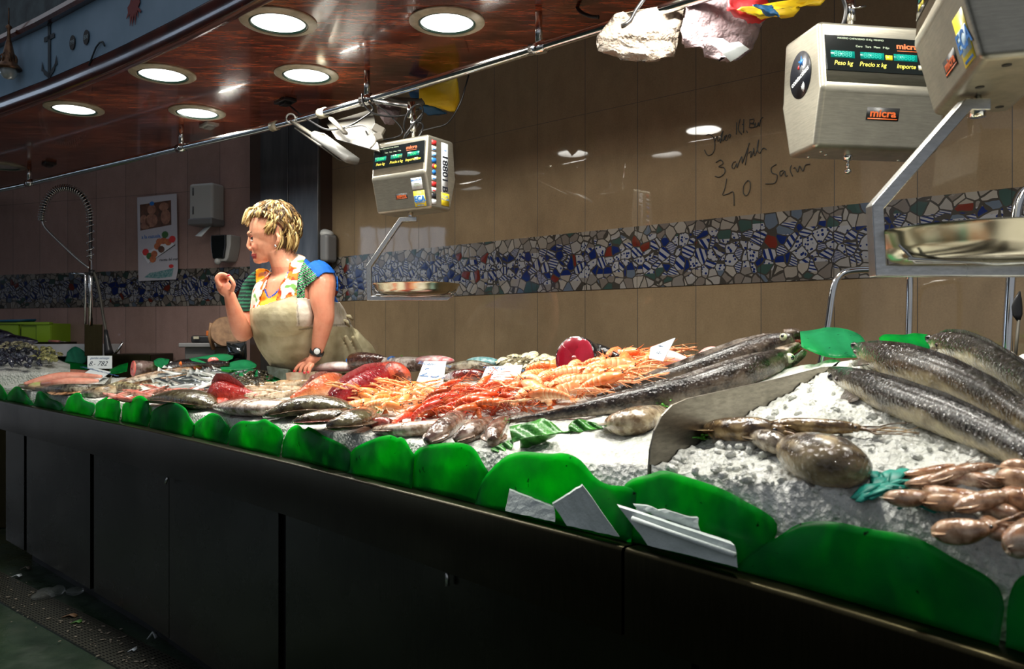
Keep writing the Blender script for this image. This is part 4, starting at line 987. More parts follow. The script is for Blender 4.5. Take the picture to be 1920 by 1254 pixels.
scatter(cw,22,[(935,690),(945,680),(985,676),(1035,680),(1045,692),(1000,700),(965,695)],.02,'cream clams at the back behind the prawns',lambda x,y,i:'cream coloured clam at the back edge left of the tuna piece',18,mind=9,tilt=.4,roll=.4)
# ------------------------------------------------------------------ price cards
def card(name,label,q,texts,dz=(0,0),tilt=.10,m='card_white',h=.03):
    """q: pixel corners bl,br,tr,tl; stands on the goods"""
    b=pick((q[0][0]+q[1][0])/2,(q[0][1]+q[1][1])/2,h); D=b.y
    bl=P(*q[0],D); br=P(*q[1],D+dz[0]); tr=P(*q[2],D+dz[0]+tilt); tl=P(*q[3],D+tilt)
    r=thing(name,label,'price card',(bl+br)/2); x=(br-bl); y=(tl-bl); n_=x.cross(y).normalized()
    if n_.y>0: n_=-n_
    mm=M(); mm.grid([[bl,br],[tl,tr]]); mm.grid([[bl-n_*.002,br-n_*.002],[tl-n_*.002,tr-n_*.002]],flip=True)
    for a,b_ in((bl,br),(br,tr),(tr,tl),(tl,bl)): mm.grid([[a,b_],[a-n_*.002,b_-n_*.002]])
    cb_=mm.build('card',m,r,world=True,smooth=False)
    for tx,u,v,sz,mt in texts:
        o=bl.lerp(br,u).lerp(tl.lerp(tr,u),v)+n_*.0008; f=frame(o,x,y)
        if f.to_3x3().col[2].dot(n_)<0: f=frame(o,x,-y)
        textm(tx,sz*y.length,f,mt,'handwriting',cb_,shear=.35,align_x='CENTER',ext=.0003)
    return r
card('price_card','white card with the handwritten price 25 standing between langoustines and prawns',[(781,715),(830,721),(837,677),(795,677)],[('Escamarlans',.5,.84,.20,'ink_blue'),('25.',.5,.42,.62,'ink_blue')])
card('price_card','white card with a handwritten 6.2 standing behind the red prawns',[(899,718),(970,724),(980,684),(912,687)],[('moll de palan',.55,.82,.24,'ink_blue'),('6.2',.40,.34,.6,'ink_blue')])
card('price_card','white rounded card with 8 handwritten on it, beside the mussels at the left',[(164,691),(210,691),(210,667),(164,667)],[('gamba salvatge',.5,.82,.24,'ink_blue'),('8.- 782',.42,.38,.5,'ink_dark')],tilt=.02,h=.03)
card('price_card','blank looking white card tilted below the card reading 8',[(151,704),(186,713),(208,697),(174,689)],[('salmonete',.5,.8,.2,'ink_blue')],tilt=.25,h=.03)
card('price_card','small white card with faint lines beside the orange roe at the left',[(314,692),(356,692),(358,678),(319,678)],[('rape 12',.5,.5,.45,'ink_blue')],tilt=.06,h=.03)
card('price_card','white card standing turned sideways on top of the langoustine pile at the right',[(1217,671),(1243,677),(1266,633),(1220,651)],[('Elaines',.5,.78,.2,'ink_blue'),('12.-',.5,.4,.3,'ink_blue')],tilt=.02,dz=(-.03,0),h=.10)
# ------------------------------------------------------------------ green leaves and greenery at the back
def leaf(label,pts,m='pale_green_plastic',h=.02,tilt=.25,name='plastic_leaf',cat='plastic leaf',grp=None,wave=.006,notch=0):
    """pts: outline in pixels (upper contour left to right, then lower contour right to left is mirrored by the list's end)"""
    up,lo=pts; n=22; U=[V((p.x,p.y)) for p in resamp1(smoothpts([(a,b,0) for a,b in up],6),n)]; D_=[V((p.x,p.y)) for p in resamp1(smoothpts([(a,b,0) for a,b in lo],6),n)]
    cx=sum(p.x for p in D_)/n; cy=sum(p.y for p in D_)/n; D0=pick(cx,cy,h).y; rows=[]; ht=max(p.y for p in D_)-min(p.y for p in U)
    for j in range(7):
        k=j/6; row=[]
        for i in range(n):
            p=D_[i].lerp(U[i],k); row.append(P(p.x,p.y,D0+tilt*k+wave*math.sin(i*.9+j)+ (0)))
        rows.append(row)
    mm=M(); mm.grid(rows); o=mm.build(name,m,solid=.0016); return tag(o,label,cat,grp)
G1='pale green plastic leaves along the back edge'
leaf('pale green scalloped leaf at the back between hake heads and eels',([(1500,622),(1530,618),(1552,614),(1585,617),(1612,628),(1624,644)],[(1503,650),(1535,664),(1560,670),(1590,670),(1612,668),(1624,652)]),tilt=.15,grp=G1)
leaf('bright green leaf at the back between the middle and far eel',([(1648,634),(1660,627),(1695,628),(1715,625),(1742,628)],[(1650,640),(1680,646),(1710,654),(1730,660),(1744,656)]),m='green_plastic',tilt=.1,grp=G1)
for i,(u,l,m,w) in enumerate((([(355,672),(380,668),(415,663),(438,667)],[(360,676),(385,680),(410,682),(436,672)],'pale_green_plastic','flat green leaf left of the hand, highest of the three'),
  ([(412,688),(440,677),(465,675),(482,684)],[(415,692),(440,694),(465,693),(480,688)],'pale_green_plastic','flat green leaf left of the hand, middle of the three'),
  ([(438,697),(455,693),(480,693),(500,697)],[(440,702),(460,706),(480,706),(498,700)],'pale_green_plastic','flat green leaf just above the barnacles'),
  ([(498,706),(512,702),(525,706)],[(500,713),(512,716),(525,713)],'pale_green_plastic','small green leaf piece under the grey foam block'),
  ([(288,676),(300,671),(318,674)],[(290,684),(300,689),(312,688)],'pale_green_plastic','small green leaf behind the grey-skinned fish chunk'),
  ([(205,693),(225,684),(240,680)],[(206,700),(222,700),(238,696)],'green_plastic','green leaf between the card reading 8 and the fish chunk'),
  ([(66,698),(90,684),(125,678),(165,684)],[(68,702),(95,700),(130,696),(164,692)],'green_plastic','long green leaf right of the mussels'),
  ([(-10,684),(10,680),(40,687),(66,698)],[(-10,700),(15,704),(45,706),(66,702)],'green_plastic','green leaf below the mussels at the far left'),
  ([(-10,708),(5,706),(14,710)],[(-10,713),(5,713),(14,712)],'green_plastic','strip of green leaf at the left frame edge'))):
    leaf(w,(u,l),m,tilt=.12,grp=G1)
leaf('turquoise crumpled leaf standing behind the card reading 8',([(126,660),(135,652),(144,650),(158,659),(162,668)],[(122,678),(132,684),(145,684),(155,682),(162,676)]),'teal_plastic',tilt=.06)
leaf('turquoise torn leaf right of the netted clams',([(102,655),(110,652),(120,660),(126,666)],[(108,664),(114,674),(120,680),(126,678)]),'teal_plastic',tilt=.06)
# lettuce
def lettuce(label,up,lo,tilt=.03):
    leaf(label,(up,lo),'lettuce_green',h=.004,tilt=tilt,name='lettuce_leaf',cat='lettuce leaf',wave=.008)
m_=mat('lettuce_green',(.012,.10,.010),.35,col2=(.05,.28,.02),nscale=14,bump=.7,bscale=25,bdist=.008)
lettuce('dark green lettuce leaf lying before the tail of the hake, larger left one',[(955,800),(975,795),(1000,790),(1020,784),(1040,796),(1055,808),(1075,805)],[(960,828),(985,824),(1010,822),(1035,815),(1050,811),(1062,810),(1075,806)],.05)
lettuce('torn green lettuce piece hanging down to the third squid',[(920,842),(940,832),(958,824),(962,828)],[(922,846),(942,848),(955,846),(962,836)],.03)
lettuce('green lettuce flap folded forward over the ice',[(975,822),(1000,818),(1030,814),(1045,812)],[(975,842),(990,842),(1008,834),(1040,818)],-.05)
lettuce('smaller green lettuce leaf between the first one and the cream cuttlefish',[(1066,798),(1080,786),(1105,790),(1125,796),(1140,803)],[(1066,806),(1085,810),(1105,806),(1125,804),(1140,806)],.03)
lettuce('dark green leaf at the back behind the prawns',[(992,694),(1010,690),(1030,694)],[(990,701),(1010,700),(1030,698)],.03)
mat('parsley_green',(.06,.30,.02),.45,col2=(.12,.42,.04),nscale=60)
def parsley(label,px,py,s,lift=.01,seed=1):
    p=pick(px,py,lift); r=thing('parsley_sprig',label,'parsley',p); rg=random.Random(seed); st_=M(); st_.tube([p,p+V((-.01,0,.005)),p+V((-.03,0,.002))],[.001]*3,5); st_.build('stem','parsley_green',r,world=True)
    mm=M()
    for k in range(22):
        q=p+V((rg.gauss(0,1),rg.gauss(0,1),abs(rg.gauss(0,.8))))*s*.5; m_=Matrix.Rotation(rg.random()*6,3,'Z')@Matrix.Rotation(rg.uniform(-1,1),3,'X')
        mm.ball(q,(s*.35,s*.22,s*.05),6,4,m_)
    mm.build('leaflets','parsley_green',r,world=True)
parsley('small parsley sprig beside the green soles',706,775,.016,seed=1); parsley('bright green parsley tuft at the back above the red fish head',754,678,.016,.05,2)
parsley('tiny green sprig on the divider top beside the cream cuttlefish',1245,764,.012,.01,3); parsley('green sprig under the cuttlefish against the divider',1320,824,.012,.005,4)
parsley('green sprig above the third brown squid',945,793,.010,.02,5); parsley('green sprig by the pink monkfish tails at the left',22,706,.03,.01,6)
# turquoise net strands
mat('net_teal',(.0,.30,.22),.5,col2=(.0,.18,.14),nscale=80)
rg=random.Random(4)
mm=M()
for (x0,y0,x1,y1) in((1605,938,1650,905),(1610,940,1668,915),(1625,935,1690,900),(1640,930,1700,925),(1628,885,1650,898),(1645,888,1650,905),(1672,885,1660,905),(1690,880,1665,908),(1700,915,1640,918),(1712,900,1660,915),(1720,950,1680,952),(1760,958,1700,948),(1470,855,1490,875),(1620,930,1700,912),(1655,890,1640,915),(1615,930,1655,912)):
    for k in range(3):
        a=pick(x0+rg.uniform(-6,6),y0+rg.uniform(-4,4),.006); b=pick(x1+rg.uniform(-6,6),y1+rg.uniform(-4,4),.008); c=a.lerp(b,.5)+V((0,0,.006*rg.random())); w=.0022+.002*rg.random()
        mm.tube([a,c,b],[(w*2,w*.5),(w*3,w*.5),(w,w*.4)],6)
tag(mm.build('fishing_net','net_teal',kind='stuff'),'crumpled turquoise netting under the squid and beside the round cuttlefish','net')
# ------------------------------------------------------------------ blocks by the hand, foam pieces in front, trays at the back
mat('board_cream',(.50,.42,.30),.5,col2=(.36,.22,.14),nscale=25,bump=.2)
mat('foam_grey',(.18,.22,.18),.6,col2=(.10,.12,.08),nscale=30,bump=.3)
mat('polystyrene',(.60,.66,.64),.7,col2=(.50,.56,.54),nscale=14,bump=.6,bscale=160,bdist=.002)
def blockpx(name,label,cat,quad,depth,m,h=.0,seed=0,rough=0,D=None,shift=(0,0),th=None):
    """front face from four pixel corners bl,br,tr,tl standing at their own distance, extruded away"""
    Ds=D; bl,br,tr,tl=[P(q[0],q[1],d) for q,d in zip(quad,Ds)]
    dv=V((shift[0],depth,shift[1])); mm=M(); n=10; rg=random.Random(seed)
    F_=[[ (bl.lerp(br,i/n)).lerp(tl.lerp(tr,i/n),j/4)+V((rg.uniform(-1,1),rg.uniform(-1,1),rg.uniform(-1,1)))*rough for i in range(n+1)] for j in range(5)]
    B_=[[p+dv for p in r_] for r_ in F_]
    mm.grid(F_); mm.grid(B_,flip=True); mm.grid([F_[0],B_[0]],flip=True); mm.grid([F_[-1],B_[-1]])
    mm.grid([[r_[0] for r_ in F_],[r_[0] for r_ in B_]]); mm.grid([[r_[-1] for r_ in F_],[r_[-1] for r_ in B_]],flip=True)
    return tag(mm.build(name,m,smooth=False),label,cat)
Dh=3.36
blockpx('wooden_block','pale wooden block the woman rests her hand on','block',[(538,719),(592,721),(590,697),(536,699)],.14,'board_cream',D=(Dh,)*4,rough=.0005)
blockpx('foam_block','grey-green foam block left of the wooden block','block',[(502,700),(536,716),(540,694),(500,686)],.05,'foam_grey',D=(Dh+.15,Dh+.03,Dh+.03,Dh+.15),rough=.001)
def Dfr(px,t): q=fpt(sfront(px,t),t); return q.y
blockpx('polystyrene_piece','smallest white polystyrene piece on the front ledge, leftmost','foam piece',[(948,958),(1041,978),(1040,952),(956,918)],.022,'polystyrene',D=[Dfr(948,.012),Dfr(1041,.012),Dfr(1041,.02),Dfr(948,.02)],rough=.0008,seed=1)
blockpx('polystyrene_piece','wedge shaped white polystyrene piece in the middle of the ledge','foam piece',[(1062,985),(1162,1006),(1093,910),(1036,945)],.014,'polystyrene',D=[Dfr(1062,.012),Dfr(1162,.012),Dfr(1120,.022),Dfr(1040,.022)],rough=.0008,seed=2)
o=blockpx('polystyrene_piece','large moulded white polystyrene piece leaning at the right on the ledge','foam piece',[(1215,1022),(1383,1064),(1378,1022),(1160,950)],.024,'polystyrene',D=[Dfr(1205,.008),Dfr(1383,.008),Dfr(1383,.014),Dfr(1160,.014)],rough=.0008,seed=3)
bo=M(); c_=[P(1186,972,Dfr(1180,.003)),P(1240,992,Dfr(1235,.003)),P(1378,1040,Dfr(1375,.003))]; bo.tube(c_,.0045,8); 
x=bo.build('moulded_rib','polystyrene',o,world=True)
blockpx('polystyrene_piece','thin broken polystyrene strip behind the large moulded piece','foam piece',[(1195,955),(1315,1000),(1308,972),(1190,945)],.010,'polystyrene',D=[Dfr(1190,.030),Dfr(1315,.030),Dfr(1315,.032),Dfr(1190,.032)],rough=.002,seed=4)
# roe slices, pink meat and the dark fish tray at the left back
mat('roe_orange',(.75,.18,.03),.3,col2=(.6,.10,.02),nscale=30,coat=.6)
for (x,y,r_,lab) in((375,690,.032,'round orange roe slice right of the small white card'),(345,682,.026,'orange roe slice behind the small white card')):
    p=pick(x,y,.03); mm=M(); mm.ball(p,(r_,r_,.018),16,8); tag(mm.build('fish_roe','roe_orange'),lab,'fish roe')
ff('dark glossy fish lying under the green leaf behind the small white card','dark_fish',[(312,688,4),(330,681,8),(370,679,9),(410,684,8),(428,682,4)],backbelly(C(30,22,18),C(60,44,36),C(120,80,60)),'slick_skin',flat=.9,lift=.03)
for i,(x,y,w,lab) in enumerate(((365,697,.04,'pink fish liver chunk nearest the orange roe'),(385,700,.035,'pink raw fish chunk above the silver fish'),(395,694,.03,'pale pink fish chunk below the dark fish'),(400,676,.03,'streaked red fish strip under the high green leaf'))):
    p=pick(x,y,.02); mm=M(); mm.col=C(225,130,120); mm.ball(p,(w,w*.6,.018),14,8,Matrix.Rotation(i,3,'Z')); tag(mm.build('fish_chunk','meat_skin'),lab,'fish')
# netted shellfish bags at the back
mat('net_bag_teal',(.03,.16,.17),.35,col2=(.25,.35,.35),nscale=90,bump=.6,bscale=150)
mat('net_bag_red',(.5,.08,.09),.4,col2=(.55,.5,.48),nscale=50,bump=.5,bscale=120)
for (x,y,w,h,m,lab) in((905,680,.075,.022,'net_bag_teal','teal net bag lying on the back edge left of the clams'),(815,676,.09,.02,'net_bag_red','red and white striped net bag at the back above the card of 25')):
    p=pick(x,y,.03); mm=M(); mm.ball(p,(w,w*.5,h),20,10,Matrix.Rotation(-.6,3,'Z')); tag(mm.build('net_bag',m),lab,'bag')
mat('blue_plastic',(.01,.13,.45),.35)
for (x,y,lab) in((735,674,'small blue plastic corner behind the brown cut fish'),(657,676,'blue plastic tip left of the brown cut fish')):
    p=pick(x,y,.05); mm=M(); mm.ball(p,(.02,.01,.014),8,6); tag(mm.build('plastic_scrap','blue_plastic',smooth=False),lab,'plastic scrap')
# ------------------------------------------------------------------ the woman behind the counter
skinmat('woman_skin',.42,.15,60,.25,(.8,.55,.45),.15,260,.0008,sss=.12)
skinmat('cloth',.75,0,14,.5,(.66,.62,.50),.8,14,.014,bb=1.0)
skinmat('hair_strands',.45,.1,120,.6,(.4,.32,.22),.4,300,.001)
mat('nail_red',(.55,.008,.02),.15,coat=1); mat('watch_black',(.01,.01,.012),.4); mat('watch_dial',(.6,.62,.6),.2)
LAT=V((.82,-.57,0)); FRN=V((-.57,-.82,0))
def proj(p): return 960+F*p.x/p.y, 627-F*(p.z-CH)/p.y
WX=P(612,700,3.74)
WOMAN=thing('woman','fishmonger woman with short blonde hair, cream apron and bright top, one hand on a block','person',(WX.x,WX.y,.0))
TOR=[((618,770,3.80),.19,.16),((612,705,3.76),.20,.165),((584,648,3.66),.205,.185),((560,603,3.58),.205,.19),((551,560,3.52),.190,.16),((547,527,3.49),.165,.12),((541,506,3.475),.105,.085),((533,492,3.46),.058,.060),((524,470,3.455),.055,.060)]
def torso(mm,g=0,n=8):
    mm.tube(smoothpts([P(*q[0]) for q in TOR[:n]],4),[(v.x+g,v.y+g) for v in smoothpts([(q[1],q[2],0) for q in TOR[:n]],4)],24,up=FRN)
NA=[((590,512,3.42),.055),((604,528,3.385),.058),((604,560,3.365),.052),((608,590,3.36),.043),((606,606,3.365),.041),((600,634,3.38),.034),((595,656,3.395),.0265),((591,667,3.40),.026)]
FA=[((498,524,3.58),.05),((478,545,3.62),.052),((464,590,3.58),.047),((457,622,3.52),.043),((450,612,3.47),.041),((441,588,3.42),.034),((434,566,3.385),.027),((431,554,3.37),.024)]
def limb(mm,L_,g=0,n=None,fl=1):
    L_=L_[:n] if n else L_
    mm.tube(smoothpts([P(*q[0]) for q in L_],4),[v.x+g for v in smoothpts([(q[1],0,0) for q in L_],4)],16,flat=fl)
    p=P(*L_[-1][0]); mm.ball(p,L_[-1][1]+g,10,8)
b=M(); torso(b,0,9); limb(b,NA); limb(b,FA)
# bust
b.ball(P(530,590,3.44),(.150,.08,.08),18,12,align(LAT))
# head in its own directions: forward, lateral (towards the viewer), up
hf=V((-.975,-.22,-.03)).normalized(); hl=V((.22,-.975,0)).normalized(); hu=hf.cross(hl); hu=hu if hu.z>0 else -hu
HM=Matrix((hf,hl,hu)).transposed()
def H(px,py,lat=0): return P(px,py,3.45)+hl*lat
b.ball(H(512,430),(.098,.078,.100),20,14,HM)
b.ball(H(501,452),(.068,.064,.082),18,12,HM)
b.ball(H(493,472),(.045,.044,.048),16,10,HM); b.ball(H(485,486),(.024,.026,.020),12,8,HM)
b.tube([H(471,436),H(468.5,449),H(466,460),H(467,465)],[.008,.009,.010,.0105],10); b.ball(H(470,467),(.010,.017,.008),10,8,HM)
b.tube([H(474,440,.040),H(468,438,.02),H(466.5,438,0),H(468,438,-.02),H(474,440,-.04)],.009,8)
b.ball(H(484,464,.034),(.026,.02,.022),12,8,HM); b.ball(H(484,464,-.034),(.024,.02,.02),12,8,HM)
b.ball(H(477,477.5),(.014,.022,.006),10,8,HM); b.ball(H(478.5,483),(.013,.020,.006),10,8,HM); b.ball(H(483,489),(.018,.018,.012),10,8,HM)
b.tube([H(521,443,.070),H(525,448,.080),H(524,456,.080),H(519,463,.070)],[.007,.009,.008,.006],8)
b.tube([H(521,443,-.070),H(525,448,-.080),H(524,456,-.080),H(519,463,-.070)],[.007,.009,.008,.006],8)
# hands
D0=3.395
b.ball(P(585,675,D0),(.040,.030,.020),14,10,align(P(572,684,D0)-P(590,668,D0)))
HN=[[(577,680,D0+.02),(565,683,D0+.01),(556,690,D0),(553,696,D0)],[(579,682,D0-.005),(569,685,D0-.015),(564,692,D0-.022),(563,698.5,D0-.022)],[(583,683,D0-.02),(576,687,D0-.035),(572,693,D0-.04),(572,699,D0-.04)],[(587,683,D0-.035),(582,688,D0-.05),(580,694,D0-.055),(579,698,D0-.055)],[(577,673,D0+.045),(567,678,D0+.06),(560,684,D0+.06),(557,690,D0+.055)]]
for i,f in enumerate(HN): b.tube(smoothpts([P(*q) for q in f],3),[lerp(.0105,.0075,k/9) for k in range(10)],9); b.ball(P(*f[-1]),.0078,8,6)
D1=3.36
b.ball(P(421,540,D1),(.040,.026,.030),14,10,align(P(414,526,D1)-P(430,552,D1)))
RF=[]
for i in range(4):
    z=D1-.034+.019*i; o_=i*2.2
    RF.append([(412-o_*.3+3,538+o_*.6,z),(406+o_*.4,524+o_,z-.012),(413+o_,514+o_,z-.010),(422+o_*.4,515+o_*.8,z-.002),(427,519+o_*.8,z+.004)])
RF.append([(434,546,D1-.02),(438,533,D1-.04),(434,524,D1-.04),(430,518,D1-.03)])
for f in RF: b.tube(smoothpts([P(*q) for q in f],3),[lerp(.0105,.0078,k/(3*(len(f)-1))) for k in range(3*(len(f)-1)+1)],9); b.ball(P(*f[-1]),.008,8,6)
# legs
for sx in(-1,1):
    h=P(612,720,3.78)+LAT*.09*sx; b.tube([h,V((h.x+.02,h.y+.02,.55)),V((h.x+.03,h.y+.03,.12))],[.10,.07,.045],14); b.tube([V((h.x+.04,h.y+.05,.05)),V((h.x-.06,h.y-.07,.04))],[.045,.035],10)
def bake(o,cut=None,col=None,sm=0):
    bpy.context.view_layer.update(); dg=bpy.context.evaluated_depsgraph_get()
    me=bpy.data.meshes.new_from_object(o.evaluated_get(dg)); old=o.data; ms=list(old.materials); o.modifiers.clear(); o.data=me; me.name=old.name
    bpy.data.meshes.remove(old)
    if not me.materials:
        for m_ in ms: me.materials.append(m_)
    W=wm(o)
    if cut:
        bm=bmesh.new(); bm.from_mesh(me); dl=[v for v in bm.verts if cut(W@v.co,v.normal)]; bmesh.ops.delete(bm,geom=dl,context='VERTS'); bm.to_mesh(me); bm.free()
    if 'Col' in me.color_attributes: me.color_attributes.remove(me.color_attributes['Col'])
    at=me.color_attributes.new('Col','FLOAT_COLOR','POINT')
    buf=np.ones((len(me.vertices),4),dtype=np.float32)
    for i,v in enumerate(me.vertices): buf[i,:3]=col(W@v.co,v.normal)
    at.data.foreach_set('color',buf.ravel()); me.polygons.foreach_set('use_smooth',[True]*len(me.polygons)); me.update(); return o
SK0=C(222,160,128); SK1=C(205,120,95)
def skincol(p,n):
    px,py=proj(p); c=SK0
    if 462<px<481 and 475.5<py<485.5 and n.x<0: c=C(190,85,80)          # lips
    elif 470<px<484 and 458<py<470: c=mixv(SK0,SK1,.5)
    elif py>500: c=mixv(SK0,SK1,.45+.25*noise.noise(p*30))
    return c
bo=bake(b.build('body','woman_skin',WOMAN,world=True,remesh=.0042,rsmooth=3),None,skincol)
# face details
e=M(); e.ball(H(477.5,448.5,.033),.0128,12,8); eo=e.build('eye','card_white',WOMAN,world=True); e=M(); e.ball(H(474.6,448.9,.0425),.0062,10,6); e.build('iris','eye_black',eo,world=True)
e=M(); e.ball(H(475,448.5,-.030),.0105,12,8); e.build('eye','card_white',WOMAN,world=True)
mm=M(); mm.col=SK1; mm.tube([H(471.5,447.8,.038),H(475.5,444.8,.0465),H(482,447.8,.046)],[.002,.0034,.002],6); mm.build('eyelid','woman_skin',WOMAN,world=True)
mm=M(); mm.tube([H(471.5,452.0,.038),H(475,453.4,.044),H(481,451.5,.046)],[.001,.002,.001],6); mm.col=C(150,90,70); mm.build('lower_eyelid','woman_skin',WOMAN,world=True)
mm=M(); mm.tube([H(470.5,480.3,.004),H(472.5,480.3,.014),H(476,480.8,.024),H(481,482,.032)],[.0015,.0022,.002,.001],6); mm.build('mouth_line','flesh_red',WOMAN,world=True)
mm=M(); mm.col=C(110,80,50); mm.tube([H(468,440.5,.034),H(474,437.0,.049),H(484,439.5,.056)],[.002,.0036,.0015],6); mm.build('eyebrow','hair_strands',WOMAN,world=True)
mm=M(); mm.ball(H(519,465,.080),.006,10,8); mm.build('earring','chrome',WOMAN,world=True)
# hair: a cap and swept locks
hc=H(515,424); rg=random.Random(9); mm=M()
def skull(th,ph,r=1.0):
    """th from crown 0 to 180 down, ph 0 = forward, 90 = towards viewer"""
    return hc+HM@V((.108*r*math.sin(th)*math.cos(ph),.090*r*math.sin(th)*math.sin(ph),.105*r*math.cos(th)))
HC=[C(214,190,130),C(176,146,90),C(124,94,52),C(66,46,24),C(232,216,168)]
def hairline(ph):
    a=abs(math.degrees(ph)); return math.radians(interp(a,[0,30,60,85,105,125,180],[62,64,70,74,90,118,128]))
rows=[];cols=[]
for i in range(13):
    rows.append([skull(hairline(2*math.pi*j/40-math.pi)*i/12,2*math.pi*j/40-math.pi,1.0) for j in range(40)])
mm.col=C(120,90,50); mm.grid(rows,closed=True)
for k in range(700):
    ph=rg.uniform(-math.pi,math.pi); hl_=hairline(ph); t0=rg.uniform(.02,.85)*hl_; t1=min(t0+rg.uniform(.35,.75),hl_+rg.uniform(-.05,.16)); dph=rg.uniform(-.35,.35)
    if abs(ph)<1.2: dph+=-.2
    pts=[]; n=6; lift=rg.uniform(1.01,1.10)
    for j in range(n+1):
        u=j/n; pts.append(skull(lerp(t0,t1,u),ph+dph*u,lerp(1.0,lift,math.sin(u*2.4)))+V((rg.gauss(0,.001),rg.gauss(0,.001),0)))
    w=rg.uniform(.003,.0055); mm.col=HC[rg.choice([0,0,1,2,2,3,3,4])] if math.degrees(abs(ph))<120 else HC[rg.choice([0,1,2,2,3,3])]
    mm.tube(pts,[(w*s_,w*.5*s_) for s_ in(.4,.9,1,1,.8,.5,.12)],6)
# fringe swept forward
for k in range(60):
    lat=rg.uniform(-.06,.075); a=H(rg.uniform(478,505),rg.uniform(392,405),lat*.7); c=H(rg.uniform(456,474),rg.uniform(411,426),lat); m_=a.lerp(c,.55)+V((-.004,0,.022))
    mm.col=HC[rg.choice([0,0,4,4,1])]; w=rg.uniform(.004,.007); mm.tube(smoothpts([a,m_,c],3),[(w*s_,w*.5*s_) for s_ in(.5,.9,1,1,.8,.5,.15)],6)
for k in range(50):
    lat=.075+rg.uniform(0,.012); x=rg.uniform(500,516); a=H(x+6,rg.uniform(415,428),lat); c=H(x-2+rg.uniform(-4,4),rg.uniform(434,446),lat); mm.col=HC[rg.choice([0,1,1,2,3])]; w=.0045; mm.tube(smoothpts([a,a.lerp(c,.5)+hl*.006,c],3),[(w*s_,w*.5*s_) for s_ in(.5,.9,1,1,.8,.5,.15)],6)
for k in range(90):
    x=rg.uniform(528,558); lat=rg.uniform(-.07,.075)*(1-abs(x-530)/60); a=H(x-2,rg.uniform(430,448),lat); c=H(x-4+rg.uniform(-5,4),rg.uniform(462,476),lat*.9); mm.col=HC[rg.choice([1,2,2,3,0])]; w=.005; mm.tube(smoothpts([a,a.lerp(c,.5)+V((.01,0,0)),c],3),[(w*s_,w*.5*s_) for s_ in(.5,.9,1,1,.8,.5,.15)],6)
mm.build('hair','hair_strands',WOMAN,world=True)
# nails and watch
for f in HN:
    q=P(*f[-1]); mm=M(); mm.ball(q+V((-.002,-.006,.001)),(.0055,.004,.006),8,6); mm.build('fingernail','nail_red',WOMAN,world=True)
for f in RF:
    q=P(*f[-1]); mm=M(); mm.ball(q+V((.000,-.006,.004)),(.006,.004,.005),8,6); mm.build('fingernail','nail_red',WOMAN,world=True)
wa=P(594,660,3.393); wd=(P(597,648,3.385)-P(591,667,3.40)).normalized(); wmx=align(wd); mm=M()
mm.lathe([(.0275,-.009),(.0305,-.007),(.0305,.007),(.0275,.009)],24,wa,Matrix([wmx.col[1],wmx.col[2],wmx.col[0]]).transposed()); wo=mm.build('watch_strap','watch_black',WOMAN,world=True)
n_=V((.25,-.95,.1)).normalized(); q=wa+n_*.030; fm=align(n_); fm=Matrix([fm.col[1],fm.col[2],fm.col[0]]).transposed()
mm=M(); mm.lathe([(.0005,.006),(.014,.0055),(.0165,.003),(.0165,-.003)],24,q,fm); mm.build('watch_case','watch_black',wo,world=True)
mm=M(); mm.lathe([(.0005,.0068),(.012,.0064),(.0125,.0055)],20,q,fm); mm.build('watch_dial','watch_dial',wo,world=True)
# garments: shells grown off the body volume, cut to their outlines
def gm(g,arms):
    m=M(); torso(m,g,8)
    m.ball(P(530,590,3.435),(.155+g,.09+g,.09+g),18,12,align(LAT))
    if arms: limb(m,NA,g+.004,3); limb(m,FA,g+.004,3)
    return m
NECK=[(499,480),(498,544),(504,556),(514,550),(529,533),(541,505),(546,480)]
def front(p,n): return n.dot(FRN)>-.25
def cutT(p,n):
    px,py=proj(p)
    if py<474: return True
    if n.dot(FRN)>.0 and inpoly(px,py,NECK): return True
    if py<503 and px<552: return True
    if px>573 and p.y<3.47 and py>512+ .75*max(0,607-px)*1.1 and px<632 and n.dot(FRN)>-.9 and p.y<3.44: return True   # sleeve opening
    if py>546 and px>584 and p.y<3.44: return True
    if py>620: return True
    if px<482 and py>585: return True
    return False
def colT(p,n):
    px,py=proj(p)
    if px>556:
        if (px-575)*1.0+(505-py)*.9>8 or px>606: return C(20,95,190)
        s=math.sin((py+px*.55)*.95); return C(90,190,120) if s>.72 else (C(190,200,190) if s<-.93 else C(16,22,30))
    if px<480: return C(20,40,36) if math.sin(py*.9)<.4 else C(40,110,80)
    d=min((V((px,py))-V(a).lerp(V(b_),k/6)).length for a,b_ in zip(NECK,NECK[1:]) for k in range(7))
    if d<3.2: return C(20,70,160)
    return mixv(C(240,110,20),C(245,210,60),.5+.8*noise.noise(p*28))
o=bake(gm(.006,True).build('tshirt','cloth',WOMAN,world=True,remesh=.0045,rsmooth=2),cutT,colT); k=o.modifiers.new('s','SOLIDIFY'); k.thickness=.0025
ST1=[(462,532),(480,515),(498,505),(508,503),(496,538),(487,560),(486,575),(460,585)]
ST2=[(541,496),(550,474),(566,466),(585,466),(572,486),(560,515),(556,545),(552,556),(520,570),(517,560),(525,533),(541,509)]
def bibline(px): return 580-(px-463)*.30
def cutS(p,n):
    px,py=proj(p); f=n.dot(FRN)>-.35
    if f and (inpoly(px,py,ST1) or inpoly(px,py,ST2)): return False
    return True
def colS(p,n):
    v=noise.noise(p*26+V((3,1,7))); w=noise.noise(p*60)
    if v>.22: return C(225,110,30) if w>-.1 else C(180,60,20)
    if v<-.42: return C(120,170,90)
    return C(232,228,214)
o=bake(gm(.0115,False).build('printed_strap','cloth',WOMAN,world=True,remesh=.0045),cutS,colS); k=o.modifiers.new('s','SOLIDIFY'); k.thickness=.003
